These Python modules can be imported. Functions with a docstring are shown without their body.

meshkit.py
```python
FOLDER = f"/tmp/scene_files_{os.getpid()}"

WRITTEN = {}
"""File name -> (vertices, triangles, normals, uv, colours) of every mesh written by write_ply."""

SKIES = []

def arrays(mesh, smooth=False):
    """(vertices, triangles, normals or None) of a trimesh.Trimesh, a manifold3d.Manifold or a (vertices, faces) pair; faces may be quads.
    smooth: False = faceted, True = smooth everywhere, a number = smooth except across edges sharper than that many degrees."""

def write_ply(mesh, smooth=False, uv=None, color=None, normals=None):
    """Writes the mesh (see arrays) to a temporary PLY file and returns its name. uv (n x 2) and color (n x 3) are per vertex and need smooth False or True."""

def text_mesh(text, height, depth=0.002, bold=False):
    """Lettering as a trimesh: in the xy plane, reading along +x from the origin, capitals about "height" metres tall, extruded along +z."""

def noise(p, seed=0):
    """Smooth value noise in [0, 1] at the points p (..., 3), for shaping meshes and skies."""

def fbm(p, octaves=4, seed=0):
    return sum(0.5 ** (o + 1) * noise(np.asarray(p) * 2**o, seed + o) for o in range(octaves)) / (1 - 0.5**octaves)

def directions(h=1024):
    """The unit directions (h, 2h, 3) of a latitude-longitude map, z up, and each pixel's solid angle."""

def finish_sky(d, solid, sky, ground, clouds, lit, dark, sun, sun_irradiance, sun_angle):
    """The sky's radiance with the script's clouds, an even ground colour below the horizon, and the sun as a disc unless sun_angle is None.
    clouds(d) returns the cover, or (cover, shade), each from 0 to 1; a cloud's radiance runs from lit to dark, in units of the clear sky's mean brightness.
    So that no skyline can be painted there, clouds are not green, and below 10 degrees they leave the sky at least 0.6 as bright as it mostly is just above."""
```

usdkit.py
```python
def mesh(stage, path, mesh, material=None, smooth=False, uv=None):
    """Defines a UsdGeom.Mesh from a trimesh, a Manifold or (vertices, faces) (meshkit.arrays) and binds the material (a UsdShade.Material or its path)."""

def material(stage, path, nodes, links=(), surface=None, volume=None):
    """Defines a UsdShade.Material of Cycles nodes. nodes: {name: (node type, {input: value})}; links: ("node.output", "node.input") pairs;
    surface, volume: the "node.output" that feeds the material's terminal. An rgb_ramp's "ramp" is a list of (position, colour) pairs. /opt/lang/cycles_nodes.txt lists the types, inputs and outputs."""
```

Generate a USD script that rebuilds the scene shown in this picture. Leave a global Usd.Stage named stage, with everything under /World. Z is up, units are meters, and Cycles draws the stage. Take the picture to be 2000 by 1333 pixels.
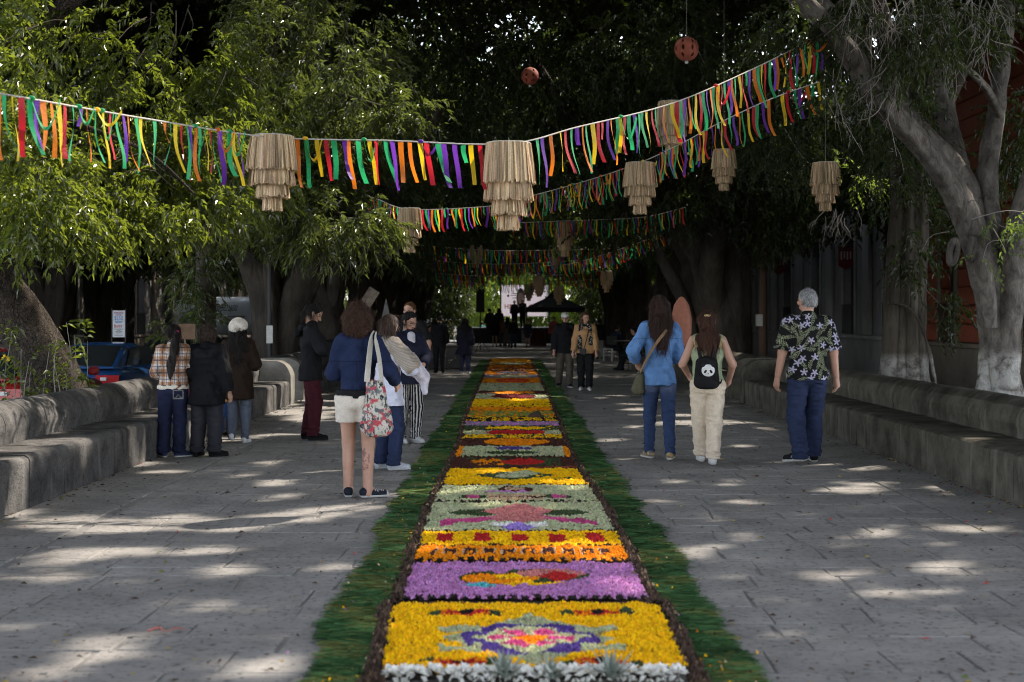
import math, numpy as np, trimesh, usdkit, meshkit
from shapely.geometry import Polygon
from pxr import Usd, UsdGeom, UsdLux, UsdShade, Gf, Sdf, Vt

# ------------------------------------------------------------------ stage, camera, sky, sun, exposure
stage = Usd.Stage.CreateInMemory()
UsdGeom.SetStageUpAxis(stage, UsdGeom.Tokens.z)
UsdGeom.SetStageMetersPerUnit(stage, 1.0)
UsdGeom.Xform.Define(stage, '/World')
UsdGeom.Scope.Define(stage, '/World/Looks')
EYE, FPX, HOR = 1.5, 2778.0, 620.0      # eye height, focal length in photo pixels, horizon row
cam = UsdGeom.Camera.Define(stage, '/World/camera')
cam.AddTranslateOp().Set(Gf.Vec3d(0, 0, EYE)); cam.AddRotateXOp().Set(90.0)
cam.CreateHorizontalApertureAttr(36.0); cam.CreateVerticalApertureAttr(36.0 * 682 / 1024)
cam.CreateFocalLengthAttr(50.0)
cam.CreateVerticalApertureOffsetAttr(-(666.5 - HOR) * 36.0 / 2000)
cam.CreateFStopAttr(2.8); cam.CreateFocusDistanceAttr(15.0)
cam.CreateClippingRangeAttr(Gf.Vec2f(0.1, 1000))
cam.CreateExposureAttr(1.9)
SUN_AZ, SUN_EL = math.radians(55), math.radians(48)
SUN = np.array([math.sin(SUN_AZ) * math.cos(SUN_EL), math.cos(SUN_AZ) * math.cos(SUN_EL), math.sin(SUN_EL)])
sky_mat = usdkit.material(stage, '/World/Looks/sky_light', {
    's': ('sky_texture', {'sky_type': 'single_scattering', 'sun_disc': False, 'sun_elevation': SUN_EL, 'sun_rotation': SUN_AZ}),
    'h': ('hsv', {'saturation': 0.42}), 'b': ('background_shader', {'strength': 0.15})}, [('s.color', 'h.color'), ('h.color', 'b.color')], surface='b.background')   # whitish: sky blue toned down in place of a white balance
dome = UsdLux.DomeLight.Define(stage, '/World/sky')
UsdShade.MaterialBindingAPI.Apply(dome.GetPrim()).Bind(sky_mat)
sun = UsdLux.DistantLight.Define(stage, '/World/sun')
sun.CreateIntensityAttr(0.66); sun.CreateAngleAttr(0.75); sun.CreateColorAttr(Gf.Vec3f(1.0, 0.90, 0.77)); sun.CreateNormalizeAttr(True)
_m = Gf.Matrix4d().SetRotate(Gf.Rotation(Gf.Vec3d(0, 0, 1), Gf.Vec3d(*SUN.tolist())))
sun.AddTransformOp().Set(_m)

# ------------------------------------------------------------------ helpers
rng = np.random.default_rng(7)
_used = {}
def numbered(path):
    n = _used.get(path, 0); _used[path] = n + 1
    return path if n == 0 else f'{path}_{n:03d}'
def setd(p, **kw):
    for k, v in kw.items():
        if v: p.SetCustomDataByKey(k, v)
def P(px, Z, py=None):
    """photo column, depth and row -> world point"""
    return np.array([(px - 1000) * Z / FPX, Z, 0.0 if py is None else EYE - (py - HOR) * Z / FPX])
def thing(name, label, cat, loc=(0, 0, 0), rotz=0.0, group=None, kind=None):
    x = UsdGeom.Xform.Define(stage, numbered('/World/' + name))
    x.AddTranslateOp().Set(Gf.Vec3d(*map(float, loc))); x.AddRotateZOp().Set(float(rotz))
    setd(x.GetPrim(), label=label, category=cat, group=group, kind=kind)
    return x.GetPrim()
def put(name, mesh, mat, parent=None, smooth=False, col=None, label=None, cat=None, group=None, kind=None):
    base = parent.GetPath().pathString if parent is not None else '/World'
    m = usdkit.mesh(stage, numbered(base + '/' + name), mesh, mat, smooth=smooth)
    if col is not None:
        UsdGeom.PrimvarsAPI(m).CreatePrimvar('col', Sdf.ValueTypeNames.Color3fArray, 'vertex').Set(Vt.Vec3fArray.FromNumpy(np.asarray(col, np.float32)))
    setd(m.GetPrim(), label=label, category=cat, group=group, kind=kind)
    return m.GetPrim()
def struct(name, mesh, mat, parent=None, **kw):
    return put(name, mesh, mat, parent, kind=None if parent is not None else 'structure', **kw)
def dup(root, loc, rotz=0.0, label=None, group=None, scale=None):
    was = root.GetCustomData()
    base = root.GetName()
    if base[-4:-3] == '_' and base[-3:].isdigit(): base = base[:-4]
    x = UsdGeom.Xform.Define(stage, numbered('/World/' + base))
    x.GetPrim().GetReferences().AddInternalReference(root.GetPath())
    x.ClearXformOpOrder()
    x.AddTranslateOp().Set(Gf.Vec3d(*map(float, loc))); x.AddRotateZOp().Set(float(rotz))
    if scale is not None: x.AddScaleOp().Set(Gf.Vec3f(*([scale] * 3 if np.ndim(scale) == 0 else scale)))
    x.GetPrim().SetInstanceable(True)
    setd(x.GetPrim(), label=label or was['label'], category=was['category'], group=group or was.get('group'))
    return x.GetPrim()
def cat_(ms):
    vs, fs, o = [], [], 0
    for v, f in ms:
        vs.append(v); fs.append(np.asarray(f) + o); o += len(v)
    return np.vstack(vs), np.vstack(fs)
def vf(m): return np.array(m.vertices), np.array(m.faces)
def box(x0, x1, y0, y1, z0, z1, ch=0.0):
    """box; ch chamfers its edges"""
    if ch <= 0:
        v = np.array([[x, y, z] for x in (x0, x1) for y in (y0, y1) for z in (z0, z1)], float)
        f = np.array([[0, 1, 3], [0, 3, 2], [4, 6, 7], [4, 7, 5], [0, 4, 5], [0, 5, 1], [2, 3, 7], [2, 7, 6], [0, 2, 6], [0, 6, 4], [1, 5, 7], [1, 7, 3]])
        return v, f
    c = np.array([(x0 + x1) / 2, (y0 + y1) / 2, (z0 + z1) / 2]); h = np.array([x1 - x0, y1 - y0, z1 - z0]) / 2
    pts = []
    for s in np.ndindex(2, 2, 2):
        s = np.array(s) * 2 - 1
        for k in range(3):
            d = h.copy() - ch; d[k] = h[k]
            pts.append(c + s * d)
    hull = trimesh.convex.convex_hull(np.array(pts))
    return vf(hull)
def rotz(v, a):
    c, s = math.cos(a), math.sin(a); w = np.array(v, float)
    w[:, 0], w[:, 1] = v[:, 0] * c - v[:, 1] * s, v[:, 0] * s + v[:, 1] * c
    return w
def extrude_y(poly, y0, y1):
    """polygon in (x, z), extruded along y"""
    m = trimesh.creation.extrude_polygon(Polygon(poly), y1 - y0, engine='earcut')
    v = np.array(m.vertices); w = np.c_[v[:, 0], v[:, 2] + y0, v[:, 1]]
    return w, np.array(m.faces)[:, ::-1]
def extrude_x(poly, x0, x1):
    """polygon in (y, z), extruded along x"""
    m = trimesh.creation.extrude_polygon(Polygon(poly), x1 - x0, engine='earcut')
    v = np.array(m.vertices)
    return np.c_[v[:, 2] + x0, v[:, 0], v[:, 1]], np.array(m.faces)
def extrude_z(poly, z0, z1):
    m = trimesh.creation.extrude_polygon(Polygon(poly), z1 - z0, engine='earcut')
    v = np.array(m.vertices); v[:, 2] += z0
    return v, np.array(m.faces)
def spline(ctrl, n):
    """Catmull-Rom through ctrl (k x d)"""
    c = np.asarray(ctrl, float)
    if len(c) == 2: return c[0] + (c[1] - c[0]) * np.linspace(0, 1, n)[:, None]
    e = np.vstack([2 * c[0] - c[1], c, 2 * c[-1] - c[-2]])
    u = np.linspace(0, len(c) - 1 - 1e-9, n); i = u.astype(int); t = (u - i)[:, None]
    a, b, d, g = e[i], e[i + 1], e[i + 2], e[i + 3]
    return 0.5 * (2 * b + (d - a) * t + (2 * a - 5 * b + 4 * d - g) * t * t + (3 * b - a - 3 * d + g) * t ** 3)
def tube(ctrl, radii, sides=10, n=None, rough=0.0, flute=None, seed=0, cap=True):
    """a tube along a spline; rough displaces it, flute=(lobes, depth) ribs it"""
    n = n or max(2, 6 * (len(ctrl) - 1) + 1)
    r4 = np.c_[np.asarray(ctrl, float), np.interp(np.arange(len(ctrl)), np.linspace(0, len(ctrl) - 1, len(radii)), radii)]
    s = spline(r4, n); p, r = s[:, :3], np.maximum(s[:, 3], 1e-4)
    t = np.gradient(p, axis=0); t /= np.linalg.norm(t, axis=1, keepdims=True) + 1e-12
    ref = np.array([0, 1, 0.0]) if abs(t[:, 1]).mean() < 0.8 else np.array([1.0, 0, 0])
    u = np.cross(t, ref); u /= np.linalg.norm(u, axis=1, keepdims=True) + 1e-12
    w = np.cross(t, u)
    th = np.linspace(0, 2 * np.pi, sides, endpoint=False)
    R = np.repeat(r[:, None], sides, 1)
    if flute:
        ph = np.linspace(0, 0.8, n)[:, None]
        R = R * (1 + flute[1] * (np.abs(np.cos(flute[0] * (th[None] + ph) / 2)) - 0.6) + 0.5 * flute[1] * np.cos((flute[0] + 2) * th[None] + 2 * ph))
    v = p[:, None] + R[..., None] * (np.cos(th)[None, :, None] * u[:, None] + np.sin(th)[None, :, None] * w[:, None])
    if rough:
        q = v / (4 * rough + 0.12)
        d = (meshkit.fbm(q, 3, seed) - 0.5) * 2 * rough
        v = v + d[..., None] * (v - p[:, None]) / R[..., None]
    v = v.reshape(-1, 3)
    i, j = np.meshgrid(np.arange(n - 1), np.arange(sides), indexing='ij')
    a = i * sides + j; b = i * sides + (j + 1) % sides; c = a + sides; d = b + sides
    f = np.stack([np.stack([a, b, d], -1), np.stack([a, d, c], -1)], 2).reshape(-1, 3)
    if cap:
        v = np.vstack([v, p[0], p[-1]]); k = np.arange(sides)
        f = np.vstack([f, np.c_[np.full(sides, n * sides), (k + 1) % sides, k], np.c_[np.full(sides, n * sides + 1), (n - 1) * sides + k, (n - 1) * sides + (k + 1) % sides]])
    return v, f
def lathe(prof, sides=24):
    """profile of (r, z) revolved about z"""
    prof = np.asarray(prof, float); n = len(prof)
    th = np.linspace(0, 2 * np.pi, sides, endpoint=False)
    v = np.stack([prof[:, :1] * np.cos(th), prof[:, :1] * np.sin(th), np.repeat(prof[:, 1:], sides, 1)], -1).reshape(-1, 3)
    i, j = np.meshgrid(np.arange(n - 1), np.arange(sides), indexing='ij')
    a = i * sides + j; b = i * sides + (j + 1) % sides; c = a + sides; d = b + sides
    return v, np.stack([np.stack([a, b, d], -1), np.stack([a, d, c], -1)], 2).reshape(-1, 3)
def fbm2(p, seed=0, o=3): return meshkit.fbm(p, o, seed)

# ------------------------------------------------------------------ materials
def L(n): return '/World/Looks/' + n
def plain(name, c, rough=0.7, metallic=0.0, vary=0.12, scale=20.0, bump=0.0, bscale=60.0, **kw):
    """one colour with a little noise in it"""
    c = np.array(c, float)
    nodes = {'g': ('texture_coordinate', {}), 'n': ('noise_texture', {'scale': scale, 'detail': 4.0}),
             'r': ('rgb_ramp', {'ramp': [(0.3, tuple(c * (1 - vary))), (0.7, tuple(np.minimum(c * (1 + vary), 1)))]}),
             'p': ('principled_bsdf', {'roughness': rough, 'metallic': metallic, **kw})}
    links = [('g.object', 'n.vector'), ('n.fac', 'r.fac'), ('r.color', 'p.base_color')]
    if bump:
        nodes['n2'] = ('noise_texture', {'scale': bscale, 'detail': 3.0}); nodes['b'] = ('bump', {'strength': bump, 'distance': 0.01})
        links += [('g.object', 'n2.vector'), ('n2.fac', 'b.height'), ('b.normal', 'p.normal')]
    return usdkit.material(stage, L(name), nodes, links, surface='p.BSDF')
def vcol(name, rough=0.85, vary=0.15, scale=60.0, bump=0.3, **kw):
    """the mesh's own colours, with a little noise"""
    return usdkit.material(stage, L(name), {
        'a': ('attribute', {'attribute': 'col'}), 'g': ('texture_coordinate', {}), 'n': ('noise_texture', {'scale': scale, 'detail': 3.0}),
        'r': ('rgb_ramp', {'ramp': [(0.3, (1 - vary,) * 3), (0.7, (1 + vary,) * 3)]}),
        'm': ('mix_color', {'blend_type': 'multiply', 'fac': 1.0, 'use_clamp': False}), 'b': ('bump', {'strength': bump, 'distance': 0.004}),
        'p': ('principled_bsdf', {'roughness': rough, **kw})},
        [('g.object', 'n.vector'), ('n.fac', 'r.fac'), ('a.color', 'm.a'), ('r.color', 'm.b'), ('m.result', 'p.base_color'), ('n.fac', 'b.height'), ('b.normal', 'p.normal')], surface='p.BSDF')
def leafmat(name, top, trans, rough=0.38, mixf=0.4, spec=0.5):
    top, trans = np.array(top), np.array(trans)
    return usdkit.material(stage, L(name), {
        'g': ('geometry', {}), 'r': ('rgb_ramp', {'ramp': [(0.0, tuple(top * 0.6)), (0.5, tuple(top)), (0.9, tuple(top * np.array([1.5, 1.3, 1.0]))), (1.0, tuple(top * np.array([2.2, 1.5, 0.9])))]}),
        'p': ('principled_bsdf', {'roughness': rough, 'specular_ior_level': spec}), 't': ('translucent_bsdf', {'color': tuple(trans)}), 'm': ('mix_closure', {'fac': mixf})},
        [('g.random_per_island', 'r.fac'), ('r.color', 'p.base_color'), ('p.BSDF', 'm.closure1'), ('t.BSDF', 'm.closure2')], surface='m.closure')
def stonemat(name, dark, light, scale=3.0, bump=0.5, rand=0.25, stain=None, rough=0.9, pits=0.28):
    """weathered stone: blotches, pits and a tone of its own per block"""
    d, l = np.array(dark), np.array(light)
    nodes = {'g': ('geometry', {}), 'o': ('object_info', {}),
        'n1': ('noise_texture', {'scale': scale, 'detail': 6.0, 'roughness': 0.65}), 'n2': ('noise_texture', {'scale': scale * 14, 'detail': 5.0, 'roughness': 0.7}),
        'r1': ('rgb_ramp', {'ramp': [(0.3, tuple(d)), (0.5, tuple((d + l) / 2)), (0.72, tuple(l))]}),
        'r2': ('rgb_ramp', {'ramp': [(pits, (0.35,) * 3), (pits + 0.09, (1.0,) * 3), (0.75, (1.2,) * 3)]}),
        'ro': ('rgb_ramp', {'ramp': [(0.0, (1 - rand,) * 3), (1.0, (1 + rand,) * 3)]}),
        'm1': ('mix_color', {'blend_type': 'multiply', 'fac': 1.0, 'use_clamp': False}), 'm2': ('mix_color', {'blend_type': 'multiply', 'fac': 1.0, 'use_clamp': False}),
        'b': ('bump', {'strength': bump, 'distance': 0.012}), 'p': ('principled_bsdf', {'roughness': rough, 'specular_ior_level': 0.2})}
    links = [('g.position', 'n1.vector'), ('g.position', 'n2.vector'), ('n1.fac', 'r1.fac'), ('n2.fac', 'r2.fac'), ('o.random', 'ro.fac'), ('r1.color', 'm1.a'), ('r2.color', 'm1.b'),
             ('m1.result', 'm2.a'), ('ro.color', 'm2.b'), ('n2.fac', 'b.height'), ('b.normal', 'p.normal')]
    out = 'm2.result'
    if stain is not None:   # pale runs of lime and lichen, drawn out downwards
        nodes['mp'] = ('mapping', {'scale': (5.0, 5.0, 0.7)}); nodes['n3'] = ('noise_texture', {'scale': 1.0, 'detail': 5.0, 'roughness': 0.6})
        nodes['r3'] = ('rgb_ramp', {'ramp': [(0.58, (0.0,) * 3), (0.75, (0.7,) * 3)]}); nodes['m3'] = ('mix_color', {'b': tuple(stain)})
        links += [('g.position', 'mp.vector'), ('mp.vector', 'n3.vector'), ('n3.fac', 'r3.fac'), ('r3.color', 'm3.fac'), (out, 'm3.a')]; out = 'm3.result'
    links.append((out, 'p.base_color'))
    return usdkit.material(stage, L(name), nodes, links, surface='p.BSDF')
def barkmat(name, dark, light, sx=9.0, sz=2.5, bump=0.9, white=None, cracks=False):
    """bark: ridges along the stem; white=(height, amount) limewashes its foot"""
    d, l = np.array(dark), np.array(light)
    nodes = {'g': ('geometry', {}), 'mp': ('mapping', {'scale': (sx, sx, sz)}), 'n1': ('noise_texture', {'scale': 1.0, 'detail': 7.0, 'roughness': 0.68, 'distortion': 0.6}),
        'n2': ('noise_texture', {'scale': 1.6, 'detail': 4.0}), 'v': ('voronoi_texture', {'feature': 'distance_to_edge', 'scale': 2.3 if cracks else 1.0}),
        'rv': ('rgb_ramp', {'ramp': [(0.0, (0.0,) * 3), (0.07 if cracks else 0.01, (1.0,) * 3)]}),
        'r1': ('rgb_ramp', {'ramp': [(0.3, tuple(d)), (0.68, tuple(l))]}), 'r2': ('rgb_ramp', {'ramp': [(0.3, (0.65,) * 3), (0.7, (1.25,) * 3)]}),
        'm1': ('mix_color', {'blend_type': 'multiply', 'fac': 1.0, 'use_clamp': False}), 'mh': ('math', {'math_type': 'multiply'}),
        'b': ('bump', {'strength': bump, 'distance': 0.03}), 'p': ('principled_bsdf', {'roughness': 0.9, 'specular_ior_level': 0.12})}
    links = [('g.position', 'mp.vector'), ('mp.vector', 'n1.vector'), ('mp.vector', 'v.vector'), ('g.position', 'n2.vector'), ('n1.fac', 'r1.fac'), ('n2.fac', 'r2.fac'), ('r1.color', 'm1.a'), ('r2.color', 'm1.b'),
             ('v.distance', 'rv.fac'), ('n1.fac', 'mh.value1'), ('b.normal', 'p.normal')] + ([('rv.color', 'mh.value2'), ('mh.value', 'b.height')] if cracks else [('n1.fac', 'b.height')])
    out = 'm1.result'
    if cracks:
        nodes['mc'] = ('mix_color', {'a': tuple(d * 0.6)}); links += [('rv.color', 'mc.fac'), (out, 'mc.b')]; out = 'mc.result'
    if white is not None:
        nodes.update({'sp': ('separate_xyz', {}), 'n3': ('noise_texture', {'scale': 7.0, 'detail': 6.0, 'roughness': 0.7}), 'ad': ('math', {'math_type': 'multiply_add', 'value2': 0.35, 'value3': 0.0}),
            'mr': ('map_range', {'from_min': white[0] + 0.2, 'from_max': white[0] + 0.1, 'to_min': 0.0, 'to_max': 1.0, 'clamp': True}),
            'r4': ('rgb_ramp', {'ramp': [(0.36, (0.0,) * 3), (0.56, (white[1],) * 3)]}), 'mm': ('math', {'math_type': 'multiply'}), 'mw': ('mix_color', {'b': (0.44, 0.43, 0.41)})})
        links += [('g.position', 'sp.vector'), ('g.position', 'n3.vector'), ('n3.fac', 'ad.value1'), ('sp.z', 'ad.value3'), ('ad.value', 'mr.value'), ('n3.fac', 'r4.fac'), ('mr.result', 'mm.value1'), ('r4.color', 'mm.value2'), ('mm.value', 'mw.fac'), (out, 'mw.a')]
        out = 'mw.result'
    links.append((out, 'p.base_color'))
    return usdkit.material(stage, L(name), nodes, links, surface='p.BSDF')

M = {
    'paving': stonemat('paving', (0.170, 0.161, 0.153), (0.305, 0.290, 0.274), scale=1.6, bump=0.9, rand=0.07, pits=0.35),
    'mortar': stonemat('mortar', (0.15, 0.145, 0.14), (0.24, 0.23, 0.22), scale=4.0, bump=0.6, rand=0.0),
    'bench_left': stonemat('bench_stone', (0.030, 0.029, 0.029), (0.160, 0.153, 0.147), scale=3.2, bump=1.3, rand=0.07, stain=(0.24, 0.23, 0.225), pits=0.34),
    'arm_left_sunlit': stonemat('arm_stone_sunlit', (0.12, 0.112, 0.10), (0.27, 0.255, 0.23), scale=2.6, bump=1.0, rand=0.05),  # paler than the bench stone: sunlight on the arms put into the colour
    'bench_right': stonemat('bench_mossy_stone', (0.026, 0.024, 0.018), (0.112, 0.102, 0.082), scale=3.2, bump=1.3, rand=0.10, stain=(0.22, 0.20, 0.17)),
    'asphalt': stonemat('asphalt', (0.035,) * 3, (0.06,) * 3, scale=3.0, bump=0.4, rand=0.0),
    'soil': stonemat('soil', (0.03, 0.022, 0.016), (0.08, 0.06, 0.045), scale=5.0, bump=1.0, rand=0.0),
    'ground': stonemat('ground', (0.08, 0.075, 0.07), (0.14, 0.13, 0.12), scale=0.5, bump=0.3, rand=0.0),
    'bark_ash': barkmat('bark_ash', (0.020, 0.016, 0.013), (0.085, 0.069, 0.055), sx=16, sz=9, bump=1.0, cracks=True),
    'bark_ficus': barkmat('bark_ficus', (0.040, 0.034, 0.029), (0.175, 0.157, 0.139), sx=10, sz=5.5, bump=1.3, white=(1.12, 0.75)),
    'bark_ribbed': barkmat('bark_ribbed', (0.020, 0.016, 0.012), (0.062, 0.053, 0.041), sx=9, sz=2.0, bump=0.8, white=(1.0, 0.32)),
    'bark_dark': barkmat('bark_dark', (0.022, 0.018, 0.015), (0.065, 0.054, 0.044), sx=8, sz=2.0, bump=0.8),
    'twig': plain('twig', (0.20, 0.18, 0.165), 0.85),
    'leaf_ash': leafmat('leaf_ash', (0.028, 0.044, 0.013), (0.31, 0.39, 0.03), rough=0.28, mixf=0.38, spec=1.0),
    'leaf_fine': leafmat('leaf_fine', (0.026, 0.038, 0.015), (0.21, 0.27, 0.042), rough=0.28, mixf=0.34, spec=1.0),
    'leaf_dark': leafmat('leaf_dark', (0.024, 0.036, 0.012), (0.08, 0.12, 0.014), rough=0.42, mixf=0.30),
    'leaf_bright': leafmat('leaf_bright', (0.075, 0.105, 0.03), (0.45, 0.60, 0.07), rough=0.4, mixf=0.55),
    'leaf_young': leafmat('leaf_young', (0.10, 0.14, 0.035), (0.25, 0.36, 0.05), rough=0.4, mixf=0.45),
    'fabric': vcol('fabric', 0.9, 0.12, 90.0, 0.25, specular_ior_level=0.08),
    'petal': vcol('petal', 0.75, 0.10, 30.0, 0.0, specular_ior_level=0.12),
}
# ------------------------------------------------------------------ the ground, promenade, streets
struct('ground', box(-250, 250, -60, 420, -0.75, -0.62), M['ground'])
struct('street', box(-14.2, -6.35, -20, 210, -0.62, -0.45), M['asphalt'])
struct('street', box(6.75, 9.3, -20, 210, -0.62, -0.42), M['asphalt'])
struct('pavement', box(-17.2, -14.2, -20, 210, -0.62, -0.30, 0.02), M['mortar'])
struct('pavement', box(9.3, 11.2, -20, 210, -0.62, -0.28, 0.02), M['mortar'])
prom = thing('promenade', None, None, kind='structure')
for a in ('category',): pass
put('mortar_bed', box(-4.85, 5.05, -8, 210, -0.62, -0.0075), M['mortar'], prom)
put('planting_strip', box(-6.35, -4.852, -8, 210, -0.62, 0.03), M['soil'], prom)
put('planting_strip', box(5.052, 6.75, -8, 210, -0.62, 0.03), M['soil'], prom)
def slab(x0, x1, y0, y1, r, sk=0.0):
    """a flagstone: worn top a little inside its foot; sides only, no underside"""
    t = r.uniform(-0.0015, 0.003); i = r.uniform(0.004, 0.010)
    c = np.array([[x0, y0], [x1, y0], [x1, y1], [x0, y1]]) + r.uniform(-0.016, 0.010, (4, 2)) * [[-1, -1], [1, -1], [1, 1], [-1, 1]]
    m = c.mean(0); top = c + (m - c) / np.abs(m - c).max() * i
    v = np.vstack([np.c_[c, np.full(4, -0.03)], np.c_[c, np.full(4, t - 0.0045)], np.c_[top, t + r.uniform(-0.0015, 0.0015, 4)]])
    f = []
    for k in (0, 4):
        for j in range(4):
            a, b = k + j, k + (j + 1) % 4; f += [[a, b, b + 4], [a, b + 4, a + 4]]
    f += [[8, 9, 10], [8, 10, 11]]
    return v, np.array(f)
def paving():
    r = np.random.default_rng(21); near, far = [], []
    y = 4.6
    while y < 75:
        dy = r.uniform(0.26, 0.46)
        x = -3.08 + r.uniform(0, .1)
        first = True
        while x < 3.3:
            dx = r.uniform(0.34, 0.80); x1 = min(x + dx, 3.3)
            if 3.3 - x1 < 0.25: x1 = 3.3
            cx, cy = (x + x1) / 2, y + dy / 2
            if not (-0.5 < cx < 0.62 and cy < 49):
                s = slab(x + 0.003, x1 - 0.003, y + 0.003, y + dy - 0.003, r)
                seen = abs(cx) < cy * 0.37 + 0.3 and cy > 5.3
                (near if seen else far).append((cy, s))
            x = x1
        y += dy
    for side, x0, x1 in ((-1, -3.86, -3.09), (1, 3.31, 4.06)):
        y = 4.6
        while y < 75:
            dy = r.uniform(0.8, 1.25)
            s = slab(x0 + 0.004, x1 - 0.004, y + 0.004, y + dy - 0.004, r)
            (near if y > 8.2 else far).append((y, s)); y += dy
    near.sort(key=lambda q: q[0])
    for _, s in near[:300]: put('paving_stone', s, M['paving'], prom)
    put('far_paving', cat_([s for _, s in near[300:] + far]), M['paving'], prom, kind='stuff')
paving()

# ------------------------------------------------------------------ stone benches
def bench_profiles(s, xf):
    """seat and back outlines in (x, z); s = side, xf = front face"""
    seat = [(xf, 0.0), (xf, 0.36), (xf + s * 0.012, 0.39), (xf + s * 0.045, 0.41), (xf + s * 0.50, 0.415), (xf + s * 0.50, 0.0)]
    c, rr, h = xf + s * 0.72, 0.215, 0.545
    back = [(c - s * 0.20, 0.0), (c - s * 0.20, 0.44)] + [(c - s * rr * math.cos(t), h + rr * math.sin(t)) for t in np.linspace(-0.35, math.pi + 0.35, 15)] + [(c + s * 0.20, 0.44), (c + s * 0.20, 0.0)]
    return seat, back
def worn(m, amp, seed, sc=5.0, axis_keep=True):
    v, f = m
    tm = trimesh.Trimesh(v, f, process=True)
    v2, f2 = trimesh.remesh.subdivide_to_size(tm.vertices, tm.faces, 0.22, max_iter=6)
    n = np.stack([meshkit.fbm(v2 * sc + 31 * k, 3, seed) - 0.5 for k in range(3)], -1)
    v3 = v2 + n * amp * 2 * np.array([1, 0.25, 1])
    return v3, f2
def bench(s, xf, y0, y1, mat, label, arms, seed, blocks=True):
    r = np.random.default_rng(seed)
    t = thing('stone_bench', label, 'bench', (xf, y0, 0))
    seat, back = bench_profiles(s, 0.0)
    if s < 0: pass
    L0 = y1 - y0
    for prof, nm, lo, hi in ((seat, 'seat_block', 0.38, 0.62), (back, 'back_block', 0.5, 0.95)):
        y = 0.0; k = 0
        while y < L0 - 0.15:
            dy = min(r.uniform(lo, hi), L0 - y)
            if L0 - y - dy < 0.25: dy = L0 - y
            j = r.uniform(-0.003, 0.003)
            m = extrude_y([(a + j, b + (j if b > 0.1 else 0)) for a, b in (prof if s > 0 else prof[::-1])], y + 0.002, y + dy - 0.002)
            put(nm, worn(m, 0.008, seed + k), mat, t, smooth=40)
            y += dy; k += 1
    for ya in arms:
        w = 0.92; h = 0.76; q = 0.30
        pr = [(0.0 - s * 0.02, 0.0), (-s * 0.02, h - q)] + [(-s * 0.02 + s * q * (1 - math.cos(a)), h - q + q * math.sin(a)) for a in np.linspace(0.2, math.pi / 2, 7)] + [(s * 0.62, h + 0.004), (s * 0.80, h - 0.01), (s * w, h - 0.12), (s * w, 0.0)]
        put('bench_arm', worn(extrude_y(pr if s > 0 else pr[::-1], ya, ya + 0.42), 0.016, seed + 90), M['arm_left_sunlit'] if s < 0 else mat, t, smooth=40)
    return t
bench(-1, -3.80, 3.2, 24.3, M['bench_left'], 'long grey stone bench with rounded back along the left edge nearest the camera', [21.1], 11)
bench(-1, -3.80, 26.2, 44.0, M['bench_left'], 'grey stone bench farther up the left side, behind the man with the phone', [-0.45], 12)
bench(1, 4.03, 3.2, 24.6, M['bench_right'], 'long mossy stone bench with rounded back along the right edge behind the floral shirt man', [21.4], 13)
bench(1, 4.03, 26.4, 44.0, M['bench_right'], 'mossy stone bench farther up the right side past the first bench arm', [-0.45], 14)
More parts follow.
